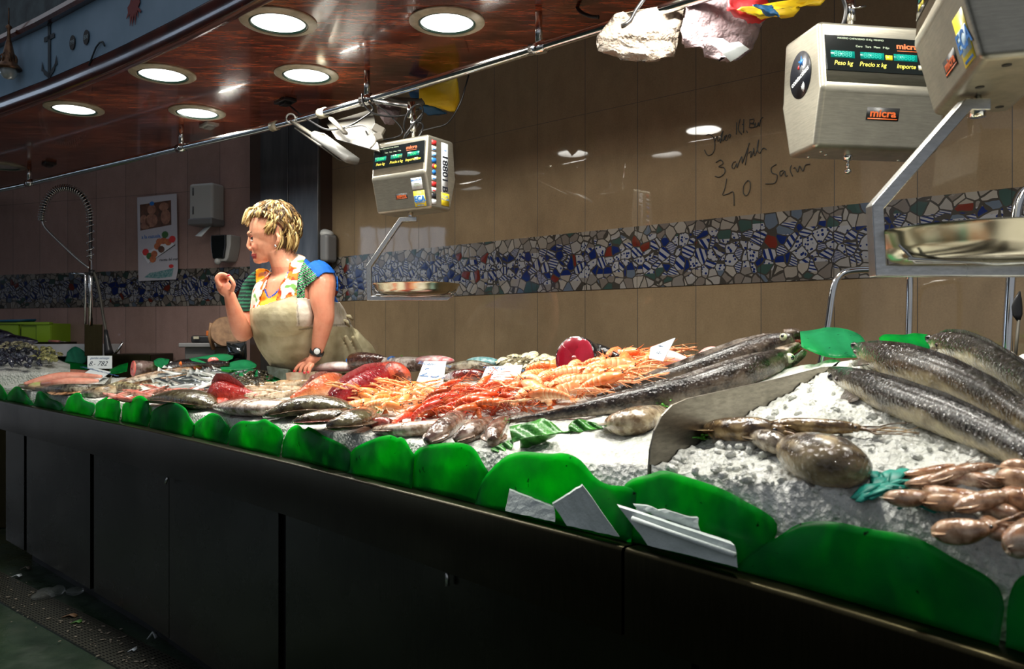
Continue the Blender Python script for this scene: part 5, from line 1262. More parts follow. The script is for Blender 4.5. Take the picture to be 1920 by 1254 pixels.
def cutB(p,n):
    px,py=proj(p); f=n.dot(FRN)>-.15
    if p.z<.55: return True
    if py>613: return False
    if f and px<557 and py>bibline(px): return False
    if px>=553 and py>556+ (px-553)*.12: return False
    return True
def colB(p,n):
    px,py=proj(p); c=C(186,176,144)
    if px>556 and py<612: c=C(206,196,182)
    c=mixv(c,C(128,116,84),.9*max(0,noise.noise(p*9))+.6*max(0,noise.noise(p*24)))
    if abs(py-bibline(px))<2.2 and px<557 : c=mixv(c,C(120,110,90),.6)
    if abs(px-(556+(py-555)*.08))<1.3 and py<610: c=mixv(c,C(90,80,64),.6)
    if abs(py-(618-(px-560)*.12))<1.6 and px>560: c=mixv(c,C(96,88,70),.6)
    return c
gb=gm(.013,False)
gb.tube([P(612,700,3.75),P(632,760,3.80),V((-.83,3.86,.62))],[(.215,.185),(.235,.20),(.25,.21)],24,up=FRN)
gb.tube([P(640,640,3.66),P(662,668,3.72),P(674,700,3.76)],[(.09,.09),(.11,.10),(.12,.11)],18,up=FRN)
# hanging cloth folds
for k in range(9):
    x=565+k*14; gb.tube([P(x-16,618+k*1.5,3.50-.0*k),P(x-4,655,3.53),P(x+6,700,3.55)],[.010,.014,.018],8)
o=bake(gb.build('apron','cloth',WOMAN,world=True,remesh=.005,rsmooth=6),cutB,colB); k=o.modifiers.new('s','SOLIDIFY'); k.thickness=.003
mm=M(); mm.col=C(190,180,150)
for a,b_ in(((648,592,3.60),(662,600,3.60)),((645,600,3.56),(655,612,3.58)),((640,606,3.56),(652,602,3.57))): mm.tube([P(*a),P((a[0]+b_[0])/2,(a[1]+b_[1])/2-3,a[2]-.02),P(*b_)],[.006,.009,.004],8)
mm.build('apron_tie','cloth',WOMAN,world=True)
# ------------------------------------------------------------------ towel rail hung from the canopy
ZP=CH+.935
def rp(px,py,z=ZP): return atz(px,py,z)
RAIL=[(-120,374),(0,356),(170,317),(340,277),(515,236),(690,187),(840,142),(990,96),(1140,49),(1290,3),(1500,-66),(1800,-175)]
RW=[rp(a,b) for a,b in RAIL]
rr=thing('ceiling_rail','long chrome rail hanging below the edge of the mahogany canopy','rail',RW[5])
mm=M(); mm.tube(smoothpts(RW,5),.0165,14); mm.build('tube','chrome',rr,world=True)
for px,py in((55,343),(340,277),(688,187),(1010,90),(1400,-30)):
    p=rp(px,py); mm=M(); mm.tube([p+V((0,0,.012)),V((p.x,p.y,ZC))],.012,12); mm.build('post','chrome',rr,world=True)
    mm=M(); d=(RW[6]-RW[4]).normalized(); mm.tube([p-d*.03,p+d*.03],.0215,14); mm.build('collar','chrome',rr,world=True)
for px,py in((515,236),(605,212)):
    p=rp(px,py); mm=M(); d=(RW[6]-RW[4]).normalized(); mm.tube([p-d*.02,p+d*.02],.022,14); mm.build('bracket','cream_ring',rr,world=True)
# small black boxes on the canopy
mat('black_plastic',(.012,.012,.013),.35); mat('grey_plastic',(.16,.16,.15),.45)
for px,py,lab in((535,187,'black spotlight socket with a cable, by the middle of the rail'),(392,232,'small grey box on the canopy right of the second rail post'),(92,305,'small dark box on the canopy at the far left')):
    p=atz(px,py,ZC); r=thing('ceiling_socket',lab,'socket',p); mm=M(); mm.box((0,0,-.008),(.10,.06,.016),Matrix.Rotation(-.8,3,'Z')); mm.build('housing','black_plastic' if px!=392 else 'grey_plastic',r,bev=.003)
    mm=M(); mm.box((0,0,-.020),(.05,.035,.012),Matrix.Rotation(-.8,3,'Z')); mm.build('cover','grey_plastic' if px==392 else 'black_plastic',r,bev=.002)
def cable(name,label,pts,r=.004,m='black_plastic',cat='cable'):
    mm=M(); mm.tube(smoothpts(pts,5),r,7); return tag(mm.build(name,m),label,cat)
D_=3.2
cable('power_cable','black cable looping from the ceiling socket over the rail to the clamp lamp',[P(537,192,3.66),P(560,212,3.5),P(590,232,3.35),P(615,243,3.25),P(650,238,3.2),P(680,222,3.18),P(700,205,3.16),P(690,190,3.16)])
cable('power_cable','thin black cable hanging right of the yellow bag down to the small scale',[P(879,140,3.1),P(872,165,3.1),P(862,195,3.1),P(840,230,3.1),P(810,240,3.1),P(785,246,3.1)],.003)
cable('power_cable','black cable bow between the rail and the small scale hook',[P(679,175,3.15),P(682,195,3.15),P(700,212,3.14),P(730,218,3.12),P(760,216,3.1),P(785,205,3.1)],.004)
cable('power_cable','black cable hanging across the white bag towards the clamp lamp',[P(705,195,3.14),P(730,215,3.13),P(755,245,3.12),P(740,258,3.12),P(700,262,3.15),P(685,245,3.16)],.003)
cable('power_cable','short black cable wrapped under the rail above the white bags',[P(1072,-12,2.6),P(1085,18,2.56),P(1105,30,2.53),P(1122,32,2.5)],.006)
cable('power_cable','black cable crossing the rail beside the left white bag',[P(1212,-8,2.3),P(1192,20,2.3),P(1182,38,2.3),P(1170,47,2.3),P(1160,47,2.32)],.006)
cable('power_cable','black cable beside the chrome rod of the big scale',[P(1578,-10,1.95),P(1586,15,1.95),P(1583,40,1.95),P(1572,60,1.96),P(1566,72,1.97)],.005)
# ------------------------------------------------------------------ hanging scales
mat('display_black',(.006,.008,.008),.12,coat=.6); mat('lcd_teal',(.0,.10,.08),.3,emit=(.0,.5,.38),estr=.30); mat('lcd_green',(.0,.05,.02),.3,emit=(.05,1,.25),estr=1.1)
mat('text_yellow',(.65,.55,.06),.5,emit=(.8,.65,.05),estr=.15); mat('text_pale',(.35,.42,.3),.5); mat('logo_orange',(.55,.10,.02),.5); mat('logo_black',(.01,.01,.01),.5)
mat('sticker_yellow',(.75,.60,.02),.4); mat('sticker_blue',(.02,.16,.50),.4); mat('sticker_white',(.62,.66,.68),.4); mat('sticker_red',(.55,.03,.03),.4); mat('sticker_black',(.012,.014,.02),.35); mat('sticker_pale',(.35,.50,.62),.4)
mat('pan_steel',(.62,.55,.42),.22,1,(.45,.42,.30),6,bump=.1,bscale=10)
def scale(label,loc,yaw,W=.34,H_=.29,Dm=.20,Db=.125,Dt=.165,g=None):
    r=thing('hanging_scale',label,'scale',loc,(0,0,yaw),g)
    # housing profile (y towards back, z up)
    prof=[(-Db/2,0),(-Dm/2+.006,.125),(-Dm/2,.138),(-Dm/2+.004,.15),(-Dt/2,H_),(Dt/2,H_),(Dm/2-.004,.15),(Dm/2,.138),(Db/2,0)]
    mm=M(); rows=[[V((x,y,z)) for y,z in prof] for x in(-W/2,W/2)]; mm.ring_loft(rows,True); ho=mm.build('housing','scale_steel',r,bev=.014,smooth=True)
    return r,ho
def fface(u,z,W,Dm=.20,Dt=.165,H_=.29,e=.0):
    """frame on the upper display face in the scale's own coordinates"""
    a=V((0,-Dm/2+.004,.15)); b=V((0,-Dt/2,H_)); d=(b-a).normalized(); n_=V((0,-d.z,d.y)) if d.y>=0 else V((0,-1,0)); n_=V((1,0,0)).cross(d)
    o=a+d*(z-.15)+V((u,0,0))+n_*e; return frame(o,(1,0,0),d)
def quad(mm,f,w,h,th=.0006): mm.prism([(-w/2,-h/2),(w/2,-h/2),(w/2,h/2),(-w/2,h/2)],f,th)
def display(r,ho,W,digits,texts=('Peso kg','Precio x kg','Importe'),cx=0,w=.30,xs=(-.105,-.028,.06),mx=.062):
    mm=M(); f=fface(cx,.222,W,e=-.003); quad(mm,f,w,.088,.006); do=mm.build('display','display_black',r,bev=.0015)
    T=Matrix.Translation
    for i,(x,t) in enumerate(zip(xs,texts)):
        mm=M(); g=f@T((x-.004,-.004,.0062)); quad(mm,g,.062,.017,.0004); mm.build('lcd','lcd_teal',do,world=False)
        textm(t,.0155,f@T((x-.004,-.026,.0064)),'text_yellow','lettering',do,shear=.25,align_x='CENTER',world=False)
        if digits: textm(digits[i],.0185,f@T((x-.004,-.004,.0068)),'lcd_green','digits',do,align_x='CENTER',world=False,shear=.15)
        elif i<2 or True:
            textm('88888',.019,f@T((x-.004,-.004,.0067)),'lcd_dim','digits',do,align_x='CENTER',world=False,shear=.1)
    textm('micra',.019,f@T((mx,.024,.0064)),'logo_orange','brand_lettering',do,align_x='CENTER',world=False,sx=1.35,wid=.0006)
    mm=M(); mm.prism([(mx-.027,.0115),(mx+.027,.0115),(mx+.027,.0135),(mx-.027,.0135)],f@T((0,0,.006)),.0005); mm.build('brand_underline','logo_orange',do)
    textm('Cero   Tara   Mem   P fijo',.007,f@T((-.03,.018,.0064)),'text_pale','small_print',do,align_x='CENTER',world=False,sx=1.2)
    textm('MAXIMO CAPACIDAD 15 Kg  MINIMO',.006,f@T((-.06,.036,.0064)),'text_pale','small_print',do,align_x='CENTER',world=False,sx=1.2)
    for x in(.012,.098):
        mm=M(); quad(mm,f@T((x,-.006 if x<.05 else -.027,.006)),.018,.012,.0006); mm.build('euro_sticker','sticker_yellow' if x<.05 else 'cream_ring',do)
    return do
mat('lcd_dim',(.0,.20,.16),.3,emit=(.0,.7,.5),estr=.25)
def lface(x,z,e=.0,Db=.125,Dm=.20):
    a=V((0,-Db/2,0)); b=V((0,-Dm/2+.006,.125)); d=(b-a).normalized(); n_=V((1,0,0)).cross(d); return frame(a+d*z+V((x,0,0))+n_*e,(1,0,0),d)
def logo(r,x,z,s=.022):
    f=lface(x,z,.0002); mm=M(); quad(mm,f,s*3.3,s*1.15,.0006); lo=mm.build('logo_plate','logo_black',r)
    textm('micra',s*.95,f@Matrix.Translation((0,.001,.0008)),'logo_orange','brand_lettering',lo,align_x='CENTER',world=False,sx=1.25,wid=.0006)
    mm=M(); mm.prism([(-s*1.5,-s*.5),(s*1.5,-s*.5),(s*1.5,-s*.4),(-s*1.5,-s*.4)],f@Matrix.Translation((0,0,.0008)),.0004); mm.build('brand_underline','logo_orange',lo)
def eca(r,f,w,h):
    mm=M(); quad(mm,f,w,h,.0005); so=mm.build('sticker','sticker_yellow',r)
    mm=M(); quad(mm,f@Matrix.Translation((0,-h*.05,.0005)),w*.86,h*.50,.0003); mm.build('sticker_band','sticker_pale',so)
    textm('ECA',h*.52,f@Matrix.Translation((0,-h*.03,.001)),'sticker_blue','sticker_lettering',so,align_x='CENTER',world=False,sx=.95,wid=.0009)
    textm('www.eca.es',h*.12,f@Matrix.Translation((0,-h*.42,.0008)),'sticker_blue','sticker_lettering',so,align_x='CENTER',world=False); return so
def rod(r,x,y,z0,z1,m='chrome'):
    mm=M(); mm.tube([(x,y,z0),(x,y,z1)],.0085,12); mm.build('hanging_rod',m,r)
    mm=M(); mm.tube([(x,y,z0+.05),(x,y,z0+.115)],.013,12); mm.tube([(x-.005,y-.01,z0+.08),(x+.03,y-.02,z0+.083)],.003,6); mm.build('rod_clamp',m,r)
def panarm(px0,pts,D,r,th=.016,dep=.010):
    """flat bar through pixel points at distance D"""
    q=[P(a,b,D) for a,b in pts]; mm=M(); mm.tube(q,[(dep,th/2)]*len(q),8,up=(0,-1,0) if False else (0,0,1),sup=.35) if False else None
    w=th/2
    # ribbon with mitred corners in the vertical plane, extruded in y
    L2=[V((p.x,p.z)) for p in q]; A_=[];B_=[]
    for i,p in enumerate(L2):
        d0=(L2[i]-L2[i-1]).normalized() if i>0 else None; d1=(L2[i+1]-L2[i]).normalized() if i<len(L2)-1 else None
        if d0 is None: n_=V((-d1.y,d1.x)); k=1
        elif d1 is None: n_=V((-d0.y,d0.x)); k=1
        else:
            n0=V((-d0.y,d0.x)); n1=V((-d1.y,d1.x)); n_=(n0+n1).normalized(); k=1/max(.4,n_.dot(n0))
        A_.append(p+n_*w*k); B_.append(p-n_*w*k)
    y0,y1=D-dep,D+dep; rings=[[V((a.x,y0,a.y)),V((b_.x,y0,b_.y)),V((b_.x,y1,b_.y)),V((a.x,y1,a.y))] for a,b_ in zip(A_,B_)]
    mm=M(); mm.ring_loft(rings,True); return mm.build('pan_arm','bright_steel',r,world=True,bev=.0025)
def pan(c,R_,r,depth=.042,yaw=0):
    prof=[(R_,0),(R_+.004,.001),(R_+.004,-.002),(R_*.985,-.006),(R_*.95,-depth*.55),(R_*.85,-depth*.88),(R_*.7,-depth),(.001,-depth)]
    inner=[(.001,-depth+.003),(R_*.69,-depth+.003),(R_*.83,-depth*.84),(R_*.93,-depth*.5),(R_*.97,-.004),(R_,0)]
    mm=M(); mm.lathe(inner+prof,56,c); po=mm.build('weighing_pan','pan_steel',r,world=True,auto=60)
    mm=M(); mm.tube([V(c)+V((-R_*.93,-.03,-depth*.5)),V(c)+V((-R_*.8,-.04,-depth*1.08)),V(c)+V((R_*.8,-.04,-depth*1.08)),V(c)+V((R_*.93,-.03,-depth*.5))],.0035,8); mm.tube([V(c)+V((-R_*.9,-.05,-depth*1.0)),V(c)+V((0,-.05,-depth*1.15)),V(c)+V((R_*.9,-.05,-depth*1.0))],.003,8); mm.build('pan_cradle','bright_steel',r,world=True)
    return po
GS='stainless hanging scales over the counter'
# small scale in the middle
D1_=3.05; zb=CH+(627-398)/F*D1_; c1_=V(((768-960)/F*D1_+.012,D1_+.02,zb))
r1,ho=scale('small looking hanging scale in the middle, green zeros lit and pan hanging below',c1_,-.60,W=.295)
r1.scale=(.93,.93,.93)
display(r1,ho,.295,('0.000','0.00','0.00'),('Peso kg','Precio x kg','Importe Ptas'),w=.275,xs=(-.092,-.005,.085),mx=.07)
logo(r1,.005,.06,.019)
eca(r1,lface(.098,.042,.0003),.058,.062)
mm=M(); f=lface(.095,.102,.0003); quad(mm,f,.055,.045,.0005); so=mm.build('sticker','sticker_white',r1); textm('BALANZAS',.011,f@Matrix.Translation((0,.014,.0007)),'sticker_blue','sticker_lettering',so,align_x='CENTER',world=False,wid=.0004); textm('servicio\ntecnico 0',.009,f@Matrix.Translation((0,-.004,.0007)),'text_pale','sticker_lettering',so,align_x='CENTER',world=False)
def sideface(y,z,W,e=.0): return frame((W/2+e,y,z),(0,1,0),(0,0,1))
cols=['sticker_red','sticker_white','sticker_pale','sticker_blue','sticker_red','sticker_blue','sticker_white','sticker_red','sticker_white','sticker_black','sticker_white']
for i,cn_ in enumerate(cols):
    z=.262-.0235*i; y=-.045; f=sideface(y,z,.295,.0006)
    mm=M()
    if i in(4,5): mm.prism([(.012*math.cos(a),.010*math.sin(a)) for a in [k*math.pi/8 for k in range(16)]],f,.0006)
    else: quad(mm,f,.028,.019)
    so=mm.build('card_sticker',cn_,r1)
    if i in(1,2,6,8): mm=M(); quad(mm,f@Matrix.Translation((0,-.003,.0006)),.018,.005,.0003); mm.build('card_mark','sticker_blue' if i!=8 else 'sticker_red',so)
    if i==4: mm=M(); mm.prism([(.008+.008*math.cos(a),.008*math.sin(a)) for a in [k*math.pi/8 for k in range(16)]],f@Matrix.Translation((0,0,.0006)),.0004); mm.build('card_mark','sticker_yellow',so)
mm=M(); f=sideface(.022,.155,.295,.0006); quad(mm,f,.042,.235); so=mm.build('phone_sticker','sticker_white',r1)
textm('18801 B',.046,f@Matrix.Translation((0,-.005,.0008))@Matrix.Rotation(-math.pi/2,4,'Z'),'sticker_black','sticker_lettering',so,align_x='CENTER',world=False,wid=.0010)
textm('VISA',.010,f@Matrix.Translation((0,.088,.0008)),'sticker_blue','sticker_lettering',so,align_x='CENTER',world=False)
mm=M(); f=sideface(.025,.045,.295,.0012); quad(mm,f,.05,.05); so=mm.build('sticker','sticker_yellow',r1); textm('HOJAS\nRECLAM.',.012,f@Matrix.Translation((0,.006,.0008)),'sticker_blue','sticker_lettering',so,align_x='CENTER',world=False)
rod(r1,0,0,.285,.46)
for k in range(3):
    mm=M(); mm.tube([V((.0+.045*math.cos(a),.03*math.sin(a),.33+.03*k+.05*math.sin(a+k))) for a in [i*math.pi/8 for i in range(16)]],.004,6,close=True); mm.build('coiled_cable','black_plastic',r1)
mm=M(); mm.tube([P(770,398,D1_),P(770,412,D1_)],.010,12); mm.build('hook_bolt','chrome',r1,world=True)
panarm(0,[(782,411),(752,412),(692,500),(693,559),(838,559),(850,550)],D1_,r1,.018,.011)
pan(P(781,533,D1_),.162,r1,.042)
# big scale, blank pan bolt below
D2_=2.02; zb=CH+(627-292)/F*D2_; c2_=V((P(1617,300,D2_).x,D2_,zb))
r2,ho=scale('large hanging scale at the right with a black round contactless sticker and no pan',c2_,.16,W=.335,H_=.30)
do=display(r2,ho,.335,None,cx=-.002,w=.305)
logo(r2,.0,.085,.026)
f=frame((-.1685,.0,.195),(0,-1,0),(0,0,1)); mm=M(); mm.prism([(.050*math.cos(a),.058*math.sin(a)) for a in [k*math.pi/16 for k in range(32)]],f,.0008); so=mm.build('round_sticker','sticker_black',r2)
textm('contactless',.019,f@Matrix.Translation((0,-.004,.001))@Matrix.Rotation(.30,4,'Z'),'sticker_white','sticker_lettering',so,align_x='CENTER',world=False,wid=.0004)
mm=M(); st5=[]; 
for k in range(10): a=k*math.pi/5+.3; q_=.016 if k%2==0 else .006; st5.append((.006+q_*math.cos(a),.030+q_*math.sin(a)))
mm.prism(st5,f@Matrix.Translation((0,0,.001)),.0004); mm.build('star_mark','sticker_blue',so)
mm=M(); mm.prism([(-.006+.005*math.cos(a),.020+.005*math.sin(a)) for a in [k*math.pi/5 for k in range(10)]],f@Matrix.Translation((0,0,.001)),.0004); mm.build('red_mark','sticker_red',so)
for k in range(4): mm=M(); q_=.005+.004*k; mm.tube([f@V((.004+q_*math.cos(a),-.034+q_*math.sin(a),.0012)) for a in [-.8+.4*j for j in range(5)]],.0008,5); mm.build('wave_mark','sticker_white',so)
rod(r2,-.02,.02,.295,.62)
mm=M(); p=(-.045,0,0); mm.tube([(-.04,0,.01),(-.04,0,-.012)],.011,12); mm.tube([(-.04,0,-.012),(-.04,0,-.034)],.004,8); mm.ball((-.04,0,-.040),(.009,.009,.008),12,8); mm.build('hook_bolt','chrome',r2)
for x,y in((-.13,-.03),(-.13,.03),(.12,-.03),(.12,.03),(-.1,0)): mm=M(); mm.ball((x,y,-.001),(.005,.005,.003),8,6); mm.build('screw','chrome',r2)
# nearest scale, top right, seen from below
ZB3=CH+.41; c3_=V((.809,1.335,ZB3)); yaw3=math.atan2(.957,.29)+math.pi
r3,ho=scale('nearest hanging scale at the top right seen from below, with a big pan',c3_,yaw3,W=.335,H_=.30)
display(r3,ho,.335,None,w=.30,cx=-.0)
logo(r3,.02,.045,.024); eca(r3,lface(.118,.052,.0003),.060,.080)
f=frame((.1688,.0,.215),(0,1,0),(0,0,1)); mm=M(); quad(mm,f,.11,.05); so=mm.build('sticker','sticker_white',r3)
mm=M(); mm.tube([(.1695,.03,.285),(.1695,.03,.02)],.0015,6); mm.build('seam','black_gap',r3)
for x,y in((-.12,-.02),(-.12,.035),(.02,-.03),(.06,.03),(.13,-.02),(.10,.02)): mm=M(); mm.lathe([(.0005,-.0006),(.007,-.0006),(.007,.0005)],12,(x,y,-.0006)); mm.build('screw_hole','black_gap',r3)
rod(r3,.0,.0,.295,.6)
D3_=1.376; pb=P(1833,186,D3_)
mm=M(); mm.tube([V((pb.x,pb.y,ZB3+.005)),V((pb.x,pb.y,ZB3-.03))],.006,10); mm.build('hook_bolt','chrome',r3,world=True)
mm=M(); mm.tube([V((pb.x,pb.y,ZB3-.014)),V((pb.x,pb.y,ZB3-.036))],.013,16); mm.build('hook_nut','chrome',r3,world=True)
panarm(0,[(1850,199),(1808,199),(1640,390),(1646,508),(2010,508),(2030,500)],D3_,r3,.020,.014)
pan(P(1836,440,D3_)+V((.0,0,.006)),.163,r3,.052)
# ------------------------------------------------------------------ clamp lamps under the rail, bags, papers
mat('lamp_metal',(.085,.078,.06),.55,.1,col2=(.05,.046,.038),nscale=8); mat('aged_white',(.18,.165,.135),.5)
lm=thing('clamp_lamp','angled metal strip lamp hanging under the rail left of the small scale','lamp',P(610,262,3.3))
mm=M(); a=P(548,228,3.45); b_=P(655,298,3.15); mm.tube([a,b_],[(.012,.006)]*2,8,sup=.4); mm.tube([P(556,240,3.44),P(640,300,3.16)],[(.010,.004)]*2,8,sup=.4); mm.build('arm','lamp_metal',lm,world=True)
mm=M(); mm.tube([P(598,255,3.25),P(660,300,3.1)],[(.035,.016)]*2,10,sup=.5); mm.build('housing','grey_plastic',lm,world=True)
mm=M(); mm.tube([P(590,254,3.26),P(603,258,3.22)],.018,14); mm.build('end_cap','aged_white',lm,world=True)
mm=M(); mm.tube([P(545,222,3.47)+V((.02*math.cos(k*.5),0,.02*math.sin(k*.5))) for k in range(13)],.004,6,close=True); mm.build('clamp_ring','grey_plastic',lm,world=True)
lm=thing('reflector_lamp','wide angled metal reflector lamp tied to the rail above the small scale','lamp',P(660,250,3.2))
q4=[P(612,232,3.42),P(700,205,3.30),P(712,285,3.02),P(632,262,3.25)]; mm=M(); mm.grid([[q4[0],q4[1]],[q4[3],q4[2]]]); mm.build('reflector','lamp_metal',lm,world=True,solid=.006,smooth=False)
mm=M(); mm.tube([P(620,222,3.3),P(648,250,3.15)],[(.010,.006)]*2,8,sup=.4); mm.build('bracket_arm','aged_white',lm,world=True)
mm=M(); mm.tube(smoothpts([P(648,240,3.2),P(675,235,3.15),P(690,240,3.12),P(705,262,3.05),P(694,278,3.05)],3),.003,6); mm.build('cord','aged_white',lm,world=True)
mm=M(); c=P(710,243,3.08); mm.box(c,(.045,.03,.03),Matrix.Rotation(.5,3,'Y')); mm.box(c+V((.0,-.002,-.028)),(.03,.028,.03),Matrix.Rotation(-.3,3,'Y')); mm.build('lamp_socket','aged_white',lm,world=True,bev=.004)
def bag(label,outline,D,m,depth=.05,name='plastic_bag',cat='plastic bag',seed=1,crease=.010):
    """crumpled bag: puffed sheet between an outline given left edge / right edge from top to bottom"""
    Lf,Rt=outline; n=14; A_=[V((p.x,p.y)) for p in resamp1([(a,b,0) for a,b in Lf],n)]; B_=[V((p.x,p.y)) for p in resamp1([(a,b,0) for a,b in Rt],n)]
    rings=[]
    for i in range(n):
        row=[]; k=18
        for j in range(k):
            an=2*math.pi*j/k; u=.5-.5*math.cos(an); side=math.sin(an); p=A_[i].lerp(B_[i],u)
            q=P(p.x,p.y,D-depth*side*math.sin(math.pi*min(1,(i+.8)/n))*.8)
            nn=noise.noise(V((p.x*.05+seed*7,p.y*.05,side)))+.6*noise.noise(V((p.x*.12+seed,p.y*.12,side*2)))
            row.append(q+V((crease*.3*nn,-crease*nn*1.4,crease*.3*nn)))
        rings.append(row)
    mm=M(); mm.ring_loft(rings,True); return tag(mm.build(name,m),label,cat)
mat('bag_white',(.30,.25,.20),.5,col2=(.24,.19,.15),nscale=9,bump=1,bscale=26,bdist=.02)
mat('bag_pink',(.28,.21,.22),.5,col2=(.24,.18,.19),nscale=9,bump=1,bscale=22,bdist=.02)
mat('cloth_red',(.42,.01,.015),.6,bump=.5,bscale=20,bdist=.01); mat('cloth_yellow',(.75,.50,.01),.5,bump=.5,bscale=20,bdist=.01); mat('cloth_blue',(.01,.09,.22),.5)
bag('crumpled off-white plastic bag hanging from the rail, left of the pinkish one',([(1150,30),(1122,62),(1116,78),(1132,95),(1165,110)],[(1285,5),(1285,20),(1278,55),(1272,85),(1265,109),(1215,116)]),2.3,'bag_white',.022,seed=1,crease=.02)
bag('crumpled pinkish white bag with torn papers at the rail, right of the off-white bag',([(1288,-10),(1282,30),(1275,75),(1310,95),(1345,114)],[(1450,-10),(1440,20),(1425,60),(1410,95),(1385,110)]),2.25,'bag_pink',.022,seed=2,crease=.02)
for i,(q_,lab) in enumerate(((((1312,70),(1355,72),(1395,100),(1378,112)),'torn white paper sticking out of the right white bag'),(((1340,85),(1385,78),(1405,92),(1370,116)),'second torn paper sheet below the first under the right white bag'))):
    mm=M(); p=[P(a,b,2.17-.01*i) for a,b in q_]; mm.grid([[p[0],p[1]],[p[3],p[2]]]); tag(mm.build('torn_paper','card_white',solid=.001),lab,'paper')
bag('red folded bag hanging from the rail at the top',([(1365,-10),(1363,18),(1385,34),(1405,42)],[(1440,-10),(1440,20),(1438,35),(1425,44)]),2.12,'cloth_red',.03,seed=4)
bag('yellow crumpled bag spreading right of the red one at the top',([(1383,16),(1400,26),(1430,34)],[(1546,-8),(1545,8),(1500,12),(1494,28),(1440,33)]),2.08,'cloth_yellow',.02,seed=5)
bag('small blue cloth tip between the red and yellow bags',([(1410,10),(1432,26),(1450,30)],[(1450,12),(1458,24),(1460,34)]),2.05,'cloth_blue',.012,seed=6)
bag('yellow bag hanging behind the rail above the small scale',([(785,168),(786,185),(795,195),(830,205)],[(857,146),(861,170),(862,190),(852,212)]),3.28,'cloth_yellow',.05,seed=7)
bag('blue cloth showing behind and below the yellow bag over the small scale',([(766,172),(775,190),(790,205),(802,216)],[(800,165),(810,190),(825,205),(838,214)]),3.34,'cloth_blue',.04,seed=8)
bag('small pinkish white bag under the rail above the small scale',([(706,195),(708,214),(722,232)],[(752,190),(752,212),(738,234)]),3.22,'bag_pink',.05,seed=9)
bag('brown wrapped bundle tied under the rail left of the yellow bag',([(722,180),(735,188),(750,196)],[(790,185),(797,197),(785,205)]),3.16,'lamp_metal',.04,seed=10)
cm=thing('scale_crossbar','grey steel crossbar reaching from the rail to the small scale hook','bracket',P(745,195,3.12)); mm=M(); mm.tube([P(700,188,3.16),P(770,200,3.06)],.010,10); mm.build('bar','bright_steel',cm,world=True)
mm=M(); mm.tube([P(769,192,3.06),P(769,222,3.06)],.012,10); mm.build('clamp','chrome',cm,world=True)
# ------------------------------------------------------------------ pre-rinse tap and sink at the left
DF=5.0
tp=thing('pre_rinse_tap','tall sprung spray tap with a looping hose at the left of the wall','tap',P(170,667,DF))
mm=M(); a=P(153,608,DF); b_=P(183,667,DF); mm.box(((a.x+b_.x)/2,DF+.05,(a.z+b_.z)/2),(b_.x-a.x,.10,a.z-b_.z),Matrix.Rotation(.45,3,'Z')@Matrix.Identity(3)); mm.build('pedestal','counter_steel',tp,world=True,bev=.003)
mm=M(); mm.tube([P(170,610,DF),P(170,470,DF)],.012,12); mm.build('riser_pipe','chrome',tp,world=True)
mm=M(); mm.tube([P(160,608,DF),P(160,516,DF),P(158,513,DF),P(134,512,DF)],.007,8); mm.build('side_pipe','chrome',tp,world=True)
arc=smoothpts([P(170,482,DF),P(170,420,DF),P(168,393,DF),P(156,368,DF),P(138,355,DF),(P(120,352,DF)),P(102,358,DF),P(87,375,DF),P(80,398,DF),P(79,414,DF)],14)
mm=M(); mm.tube(arc,.010,8); mm.build('hose_core','black_plastic',tp,world=True)
cur=0; pts=[]; n=len(arc); ns_=840
for i in range(ns_):
    u=i/(ns_-1)*(n-1); k=min(int(u),n-2); p=arc[k].lerp(arc[k+1],u-k); d=(arc[k+1]-arc[k]).normalized(); mx=align(d,(0,-1,0)); an=i*2*math.pi/20; pts.append(p+mx@V((0,math.cos(an)*.021,math.sin(an)*.021)))
mm=M(); mm.tube(pts,.0034,5,up=(0,-1,0)); mm.build('spring','chrome',tp,world=True)
mm=M(); mm.tube(smoothpts([P(80,414,DF),P(86,428,DF),P(118,460,DF),P(146,486,DF),P(168,503,DF)],4),.0075,8); mm.build('hose','bright_steel',tp,world=True)
mm=M(); mm.tube(smoothpts([P(168,503,DF),P(178,515,DF),P(186,545,DF),P(193,590,DF),P(199,622,DF)],4),.009,8); mm.build('lower_hose','lamp_metal',tp,world=True)
mm=M(); mm.tube([P(198,618,DF),P(200,634,DF),P(203,655,DF),P(205,664,DF)],[.010,.016,.024,.028],12); mm.build('spray_head','black_plastic',tp,world=True)
mm=M(); mm.tube([P(172,506,DF),P(172,516,DF)],.018,10); mm.build('joint','black_plastic',tp,world=True)
mm=M(); mm.tube([P(213,667,DF),P(222,655,DF),P(231,641,DF)],[.008,.008,.010],8); mm.build('lever','chrome',tp,world=True)
sk=thing('sink_unit','dark steel sink unit standing left of the fish chunk below the spray tap','sink',(P(150,700,DF).x,DF+.2,0))
mm=M(); a=P(196,664,DF-.05); b_=P(282,692,DF-.05); mm.box(((a.x+b_.x)/2,DF+.12,(a.z+.0)/2),(b_.x-a.x,.34,a.z)); mm.build('basin','counter_steel',sk,world=True,bev=.006)
mm=M(); a=P(-60,690,DF-.05); b_=P(200,690,DF-.05); mm.box(((a.x+b_.x)/2,DF+.16,.49),(b_.x-a.x,.42,.98)); mm.build('cabinet','counter_steel',sk,world=True,bev=.006)
mat('slab_white',(.55,.56,.58),.4,col2=(.45,.46,.48),nscale=6)
mm=M(); a=P(-40,645,DF+.25); b_=P(200,668,DF+.25); mm.box(((a.x+b_.x)/2,DF+.32,(a.z+b_.z)/2),(b_.x-a.x,.22,a.z-b_.z)); tag(mm.build('cutting_slab','slab_white',bev=.004),'long white cutting slab behind the shellfish at the left','cutting board')
